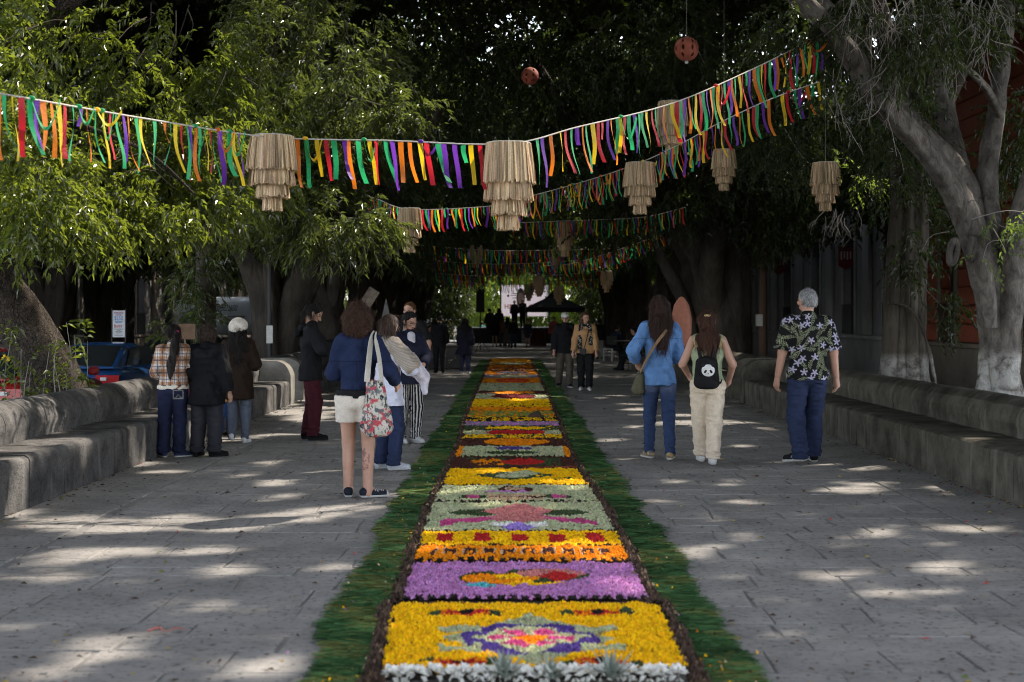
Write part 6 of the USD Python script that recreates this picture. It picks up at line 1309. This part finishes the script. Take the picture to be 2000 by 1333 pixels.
# man looking at his phone
F = Fig(1.66, 1.08, feet=((-.06, -.02), (.06, .03)), toes=(12, -8), hands=((-.03, .20, .71), (.05, .21, .715)), poles=((-1, -.5, -1.2), (1, -.5, -1.2)), head=(0, 34), lean=1)
p = Person('man in black hooded jacket and maroon trousers looking down at his phone', 607, 859, -84, F, 'tan', face=True, hands=(.9, .9))
p.top((.014, .014, .016), hem=.44, cuff=.97, off=.026, flare=.012, loose=.014, name='jacket', amp=.012)
p.wear('hood', [cone(F.up(-.05, -.065, .83), F.up(.05, -.065, .83), .05, .05), cone(F.up(-.03, -.10, .79), F.up(.03, -.10, .79), .045, .045)], (.012, .012, .014), amp=.012)
p.trousers((.058, .014, .020), loose=.016, flare=.008); p.shoes((.012, .012, .013), (.03, .03, .03)); p.hair('tied', (.016, .013, .012), 6)
c = (F.wri[0] + F.wri[1]) / 2 + np.array([0, .085, .05])
b = box(-.038, .038, -.004, .004, -.075, .075, .003); a = -.7; vv = b[0].copy(); vv[:, 1], vv[:, 2] = b[0][:, 1] * math.cos(a) - b[0][:, 2] * math.sin(a), b[0][:, 1] * math.sin(a) + b[0][:, 2] * math.cos(a)
t = thing('phone', 'dark mobile phone held by the man in maroon trousers', 'phone', p.t.GetAttribute('xformOp:translate').Get(), -84); put('case', (vv + c, b[1]), plain('phone_black', (.015, .015, .017), .25), t)
# curly-haired woman in shorts
F = Fig(1.61, .90, feet=((-.05, 0.02), (.052, -.01)), toes=(6, -68), hands=((-.10, .17, .62), (.19, .10, .59)), poles=((-.5, -.7, -1), (.55, -.9, -.9)), head=(-6, 4))
def tattoo(F, v, c):
    H = F.H; q = (v[:, 0] > .01) & (v[:, 2] > .145 * H) & (v[:, 2] < .26 * H) & (v[:, 1] < .03)
    n = fb(v, (60, 60, 45), 8); ink = q & (n > .47) & (((v[:, 0] - .06) / .04) ** 2 + ((v[:, 2] - .2 * H) / (.055 * H)) ** 2 < 1)
    c = c.copy(); c[ink] = (.23, .11, .10); return c
p = Person('woman with big brown curls, navy denim jacket and cream shorts, flowered bag on her shoulder', 699, 972, 2, F, 'rosy', paint=tattoo, bare=True)
def denim(F, v):
    c = solid((.016, .024, .06), v, .2); H = F.H
    for z, w_ in ((.705, .004), (.545, .004), (.56, .003)): c[np.abs(v[:, 2] - z * H) < w_] *= .55
    c[(np.abs(v[:, 0]) < .003) & (v[:, 2] < .7 * H)] *= .7
    return c
p.top(denim, hem=.535, cuff=.93, off=.017, loose=.008, name='denim_jacket', h=.008, amp=.010)
p.wear('undershirt', [cone(F.up(0, 0, .58), F.up(0, 0, .51), .080 * 1.61, .083 * 1.61, (1.34, 1.02, 1))], BLACK, clips=[(np.array([0, 0, .512 * 1.61]), np.array([0, 0, -1.])), (np.array([0, 0, .56 * 1.61]), np.array([0, 0, 1.]))], amp=.002)
H = 1.61
p.wear('shorts', [cone(F.pel, F.waist, .078 * H, .064 * H, (1.33, 1.02, 1)), ball(F.pel + [.05, -.025, -.02], .072 * H, (1, 1, 1)), ball(F.pel + [-.05, -.025, -.02], .072 * H), cone(F.hip[0], F.knee[0], .070 * H, .060 * H), cone(F.hip[1], F.knee[1], .070 * H, .060 * H)], (.58, .52, .46), .015,
       [(np.array([0, 0, .39 * H]), np.array([0, 0, -1.])), (np.array([0, 0, .53 * H]), np.array([0, 0, 1.]))], amp=.007, sc=(16, 16, 8), h=.008)
def canvas(F, v, q):
    c = solid((.02, .024, .035), v)
    t = unit(F.toe[q] - F.heel[q]); s = (v - F.heel[q]) @ t; L_ = np.linalg.norm(F.toe[q] - F.heel[q])
    c[(s > L_ * .96)] = (.5, .48, .45); lace = (s > L_ * .42) & (s < L_ * .85) & ((s / .018) % 1 < .4) & (v[:, 2] > F.heel[q][2] + .025); c[lace] = (.5, .48, .46)
    return c
p.shoes(canvas); p.hair('curly', (.062, .033, .023), 9)
t = thing('tote_bag', 'cream canvas bag printed with red flowers, hanging on the curly-haired woman', 'bag', p.t.GetAttribute('xformOp:translate').Get(), 2)
def flowers(v):
    c = np.tile(np.array([.50, .47, .42]), (len(v), 1)); n = fb(v, (26, 26, 22), 3); n2 = fb(v, (38, 38, 30), 5); n3 = fb(v, (55, 55, 18), 6)
    c[n3 > .60] = (.03, .035, .04); c[n3 < .36] = (.16, .17, .18); c[n > .585] = (.42, .07, .09); c[(n > .555) & (n < .585)] = (.45, .22, .2); c[(n2 > .62)] = (.10, .11, .12)
    return c
m = folds(field([cone([.165, -.125, .60], [.150, -.135, .98], .075, .045, (1.55, .75, 1)), cone([.165, -.12, .60], [.17, -.12, .70], .088, .08, (1.5, .8, 1))], .007, .03, [(np.array([0, 0, .985]), np.array([0, 0, 1.]))]), .010, (16, 16, 8), 4)
put('bag_body', m, M['fabric'], t, smooth=True, col=flowers(m[0]))
S_ = type('o', (), {})(); S_.F = F; S_.t = t
Person.strap(S_, 'handle', [(.085, -.175, .97), (.10, -.15, 1.15), (.115, -.10, 1.31), (.13, -.01, 1.365), (.13, .06, 1.30)], .048, .006, (.52, .49, .44))
Person.strap(S_, 'handle', [(.205, -.165, .97), (.185, -.145, 1.15), (.155, -.10, 1.30), (.15, -.01, 1.36), (.15, .06, 1.29)], .045, .006, (.52, .49, .44))
# woman with the grey-brown bob
F = Fig(1.52, 1.08, feet=((-.06, 0), (.06, .02)), toes=(-14, -20), hands=((.02, .21, .60), (.13, .17, .585)), poles=((-1, -.6, -.5), (1, -.2, -.7)), head=(8, 6))
p = Person('woman with grey-brown bob in white blouse and jeans, a knitted shawl round her shoulders', 757, 918, -52, F, 'tan', hands=(.6, .6))
p.top((.55, .56, .68), hem=.42, cuff=.62, off=.018, flare=.03, loose=.02, name='blouse', amp=.012, h=.009)
p.trousers((.024, .034, .075), loose=.012, flare=.012, name='jeans'); p.shoes((.50, .52, .58)); p.hair('bob', (.055, .035, .028), 3)
def bobgrey(v): return None
def ribs(F, v):
    k = np.sin((v[:, 2] * 1.0 + v[:, 0] * .55) * 2 * np.pi / .024); return np.array((.36, .31, .27)) * (.8 + .22 * k[:, None] * .8 + .1)
p.wear('shawl', [cone(F.sh[0] + [.01, 0, .0], F.sh[1] - [.01, 0, .0], .085, .085, (1, 1.05, 1)), cone(F.sh[1] + [0, .02, -.03], F.elb[1] + [0, .0, .03], .085, .10), cone(F.sh[1] + [-.05, -.05, -.05], F.sh[0] + [.0, -.05, -.12], .07, .06)], ribs, amp=.012, h=.008)
p.wear('loose_sleeve', [cone(F.elb[1] + [.0, .05, .02], F.wri[1] + [.02, .01, .02], .066, .070), cone(F.wri[1] + [.02, .02, .0], F.wri[1] + [.03, .03, -.12], .05, .034)], (.55, .53, .62), amp=.010)
# woman with glasses
F = Fig(1.56, .96, feet=((-.05, .02), (.05, -.04)), toes=(10, 0), hands=((-.05, .15, .60), (.05, .15, .60)), poles=((-1, -.4, -.8), (1, -.4, -.8)), head=(18, 24))
p = Person('woman with glasses, navy cardigan and black and white striped trousers, looking down', 798, 866, -150, F, 'rosy', face=True)
p.top((.014, .016, .032), hem=.45, cuff=.97, off=.020, loose=.008, flare=.01, name='cardigan')
p.wear('blouse', [cone(F.up(0, .045, .82), F.up(0, .055, .62), .05, .06, (1, .7, 1))], (.52, .5, .56))
def stripes(F, v):
    s = np.where(v[:, 0] > 0, 1, -1); x = np.arctan2(v[:, 0] - s * .06, v[:, 1] + .001) * .075
    x = np.where(v[:, 2] > .45 * F.H, v[:, 0], x)
    return np.where(((x / .024) % 1 < .38)[:, None], np.array([[.5, .48, .47]]), np.array([[.012, .012, .014]]))
p.trousers(stripes, loose=.022, flare=.004, h=.008); p.shoes((.60, .6, .62)); p.hair('tied', (.013, .011, .012), 8)
m = folds(field([cone(F.hd(-.3, -.7, -.3), F.sh[0] + [-.01, .02, -.02], .045, .05), cone(F.sh[0] + [-.01, .02, -.02], F.up(-.09, .03, .64), .055, .025)], .01), .01, (55, 55, 8)); put('side_hair', m, M['hair'], p.t, smooth=True, col=np.array((.013, .011, .012)) * (.5 + fb(m[0], (50, 50, 8))[:, None]))
ring = []
for sx in (-1, 1):
    th = np.linspace(0, 2 * np.pi, 15); ring.append(tube(np.array([F.hd(sx * .37 + .27 * math.cos(a), .90, .04 + .22 * math.sin(a)) for a in th]), [.0022] * 2, 5, 24))
    ring.append(tube(np.array([F.hd(sx * .64, .88, .06), F.hd(sx * .80, 0, .06)]), [.002] * 2, 5, 4))
ring.append(tube(np.array([F.hd(-.1, .92, .05), F.hd(.1, .92, .05)]), [.002] * 2, 5, 3))
put('glasses', cat_(ring), plain('wire', (.08, .06, .05), .3, .8), p.t, smooth=True)
# man in the team shirt
F = Fig(1.72, 1.05, feet=((-.06, 0), (.06, 0)), hands=((-.17, .06, .52), (.155, .10, .55)), poles=((-.6, -1, 0), (.6, -1, 0)), head=(-14, 6))
p = Person('man in black team T-shirt with orange panel and lanyard, standing behind the glasses woman', 801, 818, 168, F, 'rosy', face=True, Z=21.0)
def team(F, v):
    c = solid((.012, .012, .013), v); q = (np.abs(v[:, 0] + .03) < .085) & (v[:, 1] > .03) & (v[:, 2] > .655 * F.H) & (v[:, 2] < .705 * F.H); c[q] = (.62, .13, .02); return c
p.top(team, hem=.47, cuff=.42, off=.018, loose=.02, name='team_shirt', h=.009)
p.trousers((.03, .03, .035), loose=.012); p.shoes(BLACK); p.hair('short', (.16, .075, .03), 5)
p.strap('lanyard', [F.up(.045, .0, .83), F.up(.05, .062, .78), F.up(.03, .085, .72), F.up(.0, .095, .66)], .018, .003, (.03, .28, .24))
tm = meshkit.text_mesh('TEAM', .055, .004, True); tv = np.array(tm.vertices); tv[:, 0] -= tv[:, 0].mean()
xx = -tv[:, 0] - .03; yt = .093 - .9 * xx ** 2 / .2
put('lettering', (np.c_[xx, yt + tv[:, 2] + .008, tv[:, 1] + .715 * F.H], np.array(tm.faces)), plain('print_white', (.62, .62, .62), .7), p.t)
# right: denim shirt, panda backpack, floral shirt
F = Fig(1.725, .90, feet=((-.055, .06), (.055, -.06)), toes=(14, -16), hands=((-.125, .08, .585), (.10, .16, .58)), poles=((-.7, -.7, -.6), (.5, -.6, -.9)), head=(4, 2))
p = Person('long-haired woman in blue denim shirt and jeans walking away on the right', 1288, 897, 3, F, 'tan')
def shirt_denim(F, v):
    c = solid((.11, .225, .46), v, .25); H = F.H
    for z in (.745,): c[np.abs(v[:, 2] - z * H + .05 * np.abs(v[:, 0])) < .004] *= .6
    return c
p.top(shirt_denim, hem=.455, cuff=.80, off=.018, loose=.010, flare=.012, k=.02, name='denim_shirt', h=.008, amp=.013)
def jeans_blue(F, v):
    c = solid((.032, .052, .118), v, .25); H = F.H
    fade = np.exp(-((v[:, 2] - .44 * H) / .06) ** 2) * (v[:, 1] < 0); c = c + fade[:, None] * np.array([.045, .05, .06]) * (.5 + fb(v, (18, 18, 40)))[:, None]
    c[(np.abs(v[:, 0]) < .004) & (v[:, 2] > .47 * H)] *= .6
    return c
p.trousers(jeans_blue, loose=.003, h=.009, name='jeans', amp=.008, sc=(12, 12, 22))
def gold(F, v, q): return np.where((fb(v, (40, 40, 40)) > .5)[:, None], np.array([[.42, .30, .12]]), np.array([[.16, .15, .18]]))
p.shoes(gold, (.6, .58, .55)); p.hair('long', (.040, .022, .018), 12)
t = thing('shoulder_bag', 'olive canvas shoulder bag hanging at the hip of the woman in denim', 'bag', p.t.GetAttribute('xformOp:translate').Get(), 3)
m = folds(field([cone([-.235, .0, .74], [-.20, .02, .90], .06, .035, (1.1, .9, 1)), cone([-.215, .0, .74], [-.205, -.02, .86], .06, .045)], .008), .008, (18, 18, 12)); put('bag_body', m, M['fabric'], t, smooth=True, col=solid((.10, .095, .065), m[0]))
S_.F = F; S_.t = t
Person.strap(S_, 'strap', [(-.21, .0, .90), (-.155, -.10, 1.05), (-.06, -.145, 1.22), (.05, -.13, 1.36), (.12, -.02, 1.43), (.11, .08, 1.36)], .03, .004, (.26, .17, .10))
F = Fig(1.57, 1.04, feet=((-.035, .12), (.03, -.05)), toes=(6, 4), lift=(0, .006), hands=((-.115, .12, .575), (.15, .11, .555)), poles=((-.7, -.7, -.5), (.6, -.7, -.6)), head=(-4, 4))
p = Person('woman in sage green top and cream trousers with a black backpack', 1382, 908, -4, F, 'rosy')
p.top((.29, .34, .22), hem=.54, cuff=.02, off=.012, arms=False, name='sleeveless_top')
p.strap('top_strap', [F.up(.075, -.075, .76), F.up(.085, -.045, .82), F.up(.085, .02, .835)], .035, .004, (.48, .36, .18)); p.strap('top_strap', [F.up(-.075, -.075, .76), F.up(-.085, -.045, .82), F.up(-.085, .02, .835)], .035, .004, (.48, .36, .18))
p.trousers((.62, .52, .41), loose=.014, flare=.006, h=.009, amp=.008, end=.05, off=.012); p.shoes((.62, .61, .6)); p.hair('long_brown', (.065, .030, .020), 14)
m = field([ball(F.hd(0, -1.02, .45), .022, (1.6, .6, .7))], .005); put('hair_clip', m, M['fabric'], p.t, smooth=True, col=solid((.5, .38, .2), m[0]))
t = thing('backpack', 'small black backpack with a panda face, worn by the woman in cream trousers', 'backpack', p.t.GetAttribute('xformOp:translate').Get(), -4)
H = 1.57; bc = np.array([-.02, -.165, .60 * H])
m = field([cone(bc + [-.075, 0, -.10], bc + [-.06, .01, .10], .055, .05, (1, .9, 1)), cone(bc + [.075, 0, -.10], bc + [.06, .01, .10], .055, .05, (1, .9, 1)), cone(bc + [0, -.01, -.09], bc + [0, 0, .11], .07, .06), cone(bc + [-.05, -.02, -.10], bc + [.05, -.02, -.10], .06, .06)], .007, .03)
put('bag_body', m, M['fabric'], t, smooth=True, col=solid((.013, .013, .014), m[0]))
fc = bc + [.01, -.072, .025]; m = field([ball(fc, .062, (1.08, .25, 1))], .005)
v = m[0]; c = np.tile(np.array([.62, .62, .62]), (len(v), 1)); put('panda_face', m, M['fabric'], t, smooth=True, col=c)
for sx in (-1, 1):
    m = field([cone(fc + [sx * .022, -.014, -.002], fc + [sx * .032, -.013, -.016], .010, .012, (1, .4, 1))], .003); put('eye_patch', m, M['fabric'], t, smooth=True, col=solid((.015, .015, .016), m[0]))
    m = field([ball(fc + [sx * .048, -.004, .052], .019, (1, .4, 1))], .004); put('panda_ear', m, M['fabric'], t, smooth=True, col=solid((.02, .02, .021), m[0]))
m = field([ball(fc + [.0, -.016, -.032], .006, (1.3, .5, .8))], .002); put('nose', m, M['fabric'], t, smooth=True, col=solid((.015, .015, .016), m[0]))
m = field([cone(bc + [-.085, -.05, -.05], bc + [.085, -.05, -.05], .012, .012), cone(bc + [-.07, -.045, -.125], bc + [.07, -.045, -.125], .025, .025, (1, 1, .8))], .006); put('front_pocket', m, M['fabric'], t, smooth=True, col=solid((.017, .017, .018), m[0]))
S_.F = F; S_.t = t
for sx in (-1, 1): Person.strap(S_, 'shoulder_strap', [bc + [sx * .06, .02, .13], (sx * .085 - .01, -.10, .79 * H), (sx * .09, -.01, .845 * H), (sx * .09, .07, .80 * H)], .035, .008, (.014, .014, .015))
Person.strap(S_, 'shoulder_strap', [bc + [.10, .0, -.12], (.13, -.08, .54 * H), (.15, .0, .58 * H)], .02, .005, (.014, .014, .015))
F = Fig(1.81, 1.12, feet=((-.075, -.10), (.05, .07)), toes=(42, -8), lift=(.022, 0), hands=((-.165, .045, .475), (.17, .02, .48)), poles=((-.8, -1, 0), (.8, -1, 0)), head=(28, 0), hips=.51, shoulders=.102)
p = Person('grey-haired man in black floral short-sleeved shirt and jeans', 1578, 905, 4, F, 'rosy', face=True, hands=(.85, .8))
def floral(F, v):
    """fern leaves and lilac blossoms on black"""
    r = np.random.default_rng(77); c = np.tile(np.array([.010, .010, .011]), (len(v), 1))
    s = np.where(np.abs(v[:, 0]) > .2, 1.0, 1.0); x = v[:, 0] * s + np.where(v[:, 1] > 0, 1.0, 0); z = v[:, 2]
    pts = []
    for k in range(900):
        q = np.array([r.uniform(-.36, .36), r.uniform(.86, 1.56)])
        if all(np.hypot(*(q - o[0])) > .060 for o in pts): pts.append((q, k % 2))
    pts += [(q + [1.0, 0], k) for q, k in pts]
    for i, (q, kind) in enumerate(pts):
        a0 = r.uniform(0, 2 * np.pi); dx, dz = x - q[0], z - q[1]
        near = (np.abs(dx) < .12) & (np.abs(dz) < .12)
        if not near.any(): continue
        if i % 5 < 3:   # frond: midrib with blades raked off it
            u = dx * math.cos(a0) + dz * math.sin(a0); w = -dx * math.sin(a0) + dz * math.cos(a0); w = w + u * u * 3
            t = (u + .075) / .15; m = near & (t > 0) & (t < 1) & (np.abs(w) < .034 * np.sin(np.pi * np.clip(t, 0, 1) ** .7) * .62); st = ((u + np.abs(w) * .9) / .019) % 1
            c[m & (st < .55)] = (.09, .11, .06); c[m & (st < .28)] = (.27, .28, .19)
        else:
            for j in range(5):
                a = a0 + j * 1.2566; ex, ez = dx - .020 * math.cos(a), dz - .020 * math.sin(a)
                u = ex * math.cos(a) + ez * math.sin(a); w = -ex * math.sin(a) + ez * math.cos(a); m = near & ((u / .019) ** 2 + (w / .0095) ** 2 < 1); c[m] = (.17, .155, .27); c[m & (np.abs(w) < .004)] = (.42, .40, .48)
    return c
p.top(floral, hem=.475, cuff=.46, off=.020, loose=.022, flare=.004, name='floral_shirt', h=.0062, amp=.007, sc=(9, 9, 5))
p.wear('shirt_collar', [ball(F.neck + [0, -.01, .02], .07, (1.05, 1.0, .55))], lambda F, v: np.where((fb(v, (50, 50, 50), 4) > .52)[:, None], np.array([[.42, .4, .45]]), np.array([[.012, .012, .013]])))
p.trousers(lambda F, v: solid((.024, .033, .072), v, .3), loose=.016, flare=.012, h=.009, name='jeans', amp=.010, sc=(10, 10, 22))
def trainers(F, v, q):
    c = solid((.014, .014, .016), v); t = unit(F.toe[q] - F.heel[q]); s = (v - F.heel[q]) @ t + v[:, 2] * .6; L_ = np.linalg.norm(F.toe[q] - F.heel[q])
    c[(s > .25 * L_) & (s < .75 * L_) & ((s / .034) % 1 < .4)] = (.5, .5, .5); return c
p.shoes(trainers); p.hair('grey', (.36, .36, .37), 15)
# the couple walking this way
F = Fig(1.60, 1.15, feet=((-.055, .05), (.075, -.05)), toes=(12, -12), lift=(0, .012), hands=((-.15, .05, .47), (.15, .03, .48)), head=(-18, 26), lean=3)
p = Person('man in white cap and black jacket walking this way beside the scarf woman', 1103, 757, 188, F, 'rosy', face=True, detail=True)
p.top((.010, .010, .012), hem=.455, cuff=.97, off=.024, loose=.014, name='jacket', h=.014, amp=.012); p.trousers((.07, .06, .048), loose=.016, flare=.008); p.shoes(BLACK, (.5, .5, .5)); p.hair('short', (.2, .19, .18), 3)
p.wear('cap', [ball(F.hd(0, -.05, .38), .066 * 1.6 * .92, (.95, 1.08, .8), clip=[(F.hd(0, 0, .34), -F.hv(0, 0, 1) / .1)]), cone(F.hd(-.35, .95, .42), F.hd(.35, .95, .42), .03, .03, (1, 1.6, .3))], (.5, .5, .46), amp=.002)
F = Fig(1.60, 1.12, feet=((-.05, .02), (.05, -.03)), toes=(8, -8), hands=((-.14, .08, .50), (.15, .06, .50)), head=(30, 14))
p = Person('woman in tan cardigan and dark spotted scarf with a small camera bag, facing this way', 1143, 763, 176, F, 'rosy', face=True)
p.top((.36, .21, .10), hem=.475, cuff=.97, off=.020, loose=.012, name='cardigan', h=.014); p.trousers((.012, .012, .013), loose=.014, flare=.01); p.shoes((.58, .57, .55)); p.hair('bob', (.14, .09, .055), 5)
sc = lambda F, v: np.where((fb(v, (45, 45, 45), 2) > .60)[:, None], np.array([[.32, .30, .27]]), np.array([[.014, .014, .015]]))
p.wear('scarf', [cone(F.up(-.05, .02, .83), F.up(.05, .02, .83), .05, .05), cone(F.up(-.055, .05, .82), F.up(-.075, .075, .60), .045, .04, (1, .6, 1)), cone(F.up(.055, .05, .82), F.up(.07, .08, .54), .045, .045, (1, .6, 1))], sc)
put('camera_bag', box(-.02, .11, .10, .18, .74, .86, .015), plain('camera_bag', (.02, .02, .022), .8), p.t); put('camera_strap', tube(np.array([F.up(-.06, .04, .84), F.up(-.03, .09, .72), F.up(.0, .10, .56)]), [.008] * 2, 6), M['fabric'], p.t, col=None) if False else None
p.strap('camera_strap', [F.up(-.06, .04, .84), F.up(-.035, .10, .72), F.up(.01, .11, .54)], .02, .003, (.02, .02, .022))
# farther figures: simpler, the same way
def walker(label, px, top, feet, rot, colt, colb, hairs=('short', (.015, .013, .012)), w=1.05, hem=.47, shoe=BLACK, flare=0.0, skin='tan', seat=None, Z=None, z=0.0, hands=None, bare=False, H=None, extra=None, name='shirt', head=(0, 0), lift=(0, 0)):
    Zg = Z or EYE * FPX / (feet - HOR)
    H = H or (EYE - z - (top - HOR) * Zg / FPX)
    F = Fig(H, w, feet=((-.055, .02), (.06, -.02)), hands=hands or ((-.13, .08, .50), (.14, .06, .49)), head=head, lift=lift)
    p = Person(label, px, feet, rot, F, skin, detail=False, Z=Z, z=z)
    p.top(colt, hem=hem, cuff=.95, off=.022, flare=flare, loose=.01, name=name)
    if not bare: p.trousers(colb, loose=.012)
    else: p.trousers(colb, loose=.01, end=.36, name='shorts')
    p.shoes(shoe, shoe); p.hair(*hairs)
    return p
dk = ('short', (.013, .012, .012)); lg = ('long', (.016, .013, .012))
walker('man all in black standing by the market stall on the left', 858, 615, 729, 5, (.012, .012, .014), (.014, .014, .016))
walker('woman in flared dark blue coat with pale shoes walking away on the left', 908, 622, 730, -8, (.014, .015, .026), (.03, .035, .06), lg, hem=.34, flare=.09, shoe=(.4, .39, .38), name='coat')
walker('person in black top and pale trousers behind the tan cardigan woman', 1171, 624, 701, 10, (.014, .014, .016), (.26, .25, .24), dk, w=1.15)
walker('person in coral red top beside the white cap man', 1082, 619, 684, 150, (.34, .08, .06), (.08, .09, .12), dk)
walker('woman in black dress with bare legs before the far stage', 966, 617, 678, 0, (.012, .012, .014), (.014, .014, .014), lg, hem=.36, flare=.03, bare=True, name='dress')
walker('person in orange and brown clothes among the group before the stage', 981, 621, 677, 30, (.20, .10, .04), (.09, .085, .08), dk)
walker('woman in long grey dress before the far stage', 991, 620, 678, -10, (.11, .10, .09), (.1, .1, .09), lg, hem=.12, flare=.05, name='dress')
walker('man in black T-shirt and blue jeans before the far stage', 1003, 622, 680, 10, (.014, .014, .015), (.035, .045, .075), dk, w=1.1)
walker('small person in dark dress with bare legs left of the red striped table', 1031, 626, 680, 170, (.03, .035, .05), (.03, .03, .04), dk, bare=True, hem=.38)
walker('performer in hat standing on the stage, left one', 1005, 596, 640, 170, (.012,) * 3, (.012,) * 3, dk, Z=84, z=.9, H=1.6)
walker('performer standing on the stage, right one', 1021, 594, 640, 160, (.012,) * 3, (.012,) * 3, dk, Z=84, z=.9, H=1.68)
walker('dark-haired person seen above the crowd left of the stage', 956, 602, 668, 20, (.02, .02, .025), (.02,) * 3, dk, Z=80, H=1.75, z=.25)
walker('person with raised hair bun left of the stage banner', 975, 600, 668, 0, (.012,) * 3, (.012,) * 3, ('curly', (.015, .013, .012)), Z=81, H=1.75, z=.25)
# seated people
def sitter(label, px, top, feet, rot, colt, colb, hairs, Z=None):
    Zg = Z or EYE * FPX / (feet - HOR); H = 1.62
    F = Fig(H, 1.1, feet=((-.06, .26), (.05, .34)), hands=((-.08, .22, .40), (.08, .22, .40)), hips=.275, seat=True, head=(0, 8), lean=4)
    p = Person(label, px, feet, rot, F, 'tan', detail=False, Z=Z)
    p.top(colt, hem=.245, off=.022, loose=.012, name='jacket'); p.wear('trousers', [ball(F.pel, .115, (1.4, 1, .8))] + F.leg(0, .012, loose=.01) + F.leg(1, .012, loose=.01), colb); p.shoes(BLACK, BLACK); p.hair(*hairs)
    c = thing('chair', 'folding chair under ' + label.split(' seated')[0], 'chair', ((px - 1000) * Zg / FPX, Zg, 0), rot)
    cm = plain('chair_metal' + str(int(px)), (.03, .03, .032), .5)
    put('seat', box(-.21, .21, -.22, .2, .40, .425, .006), cm, c); put('backrest', box(-.21, .21, -.25, -.225, .55, .85, .006), cm, c)
    for a, b in ((-.2, -.22), (.2, -.22), (-.2, .18), (.2, .18)): put('leg', tube(np.array([[a, b, 0], [a, b, .40 if b > 0 else .82]]), [.012] * 2, 6), cm, c)
sitter('dark figure seated at the right-hand table, nearer one with legs stretched out', 1243, 650, 724, 70, (.014, .014, .016), (.014, .014, .016), dk)
sitter('person in dark blue seated at the right-hand table, farther one', 1203, 648, 704, -40, (.02, .025, .04), (.02, .02, .025), dk)
sitter('person in turquoise shirt seated left of the stage', 941, 622, 668, 10, (.06, .26, .28), (.03, .03, .04), dk)
sitter('stallholder in dark red top seated behind the market stall', 836, 622, 705, -120, (.10, .02, .02), (.03, .03, .04), dk)
sitter('stallholder in a pale hat seated at the back of the market stall', 845, 617, 697, -100, (.05, .045, .04), (.03, .03, .04), ('short', (.3, .27, .2)))
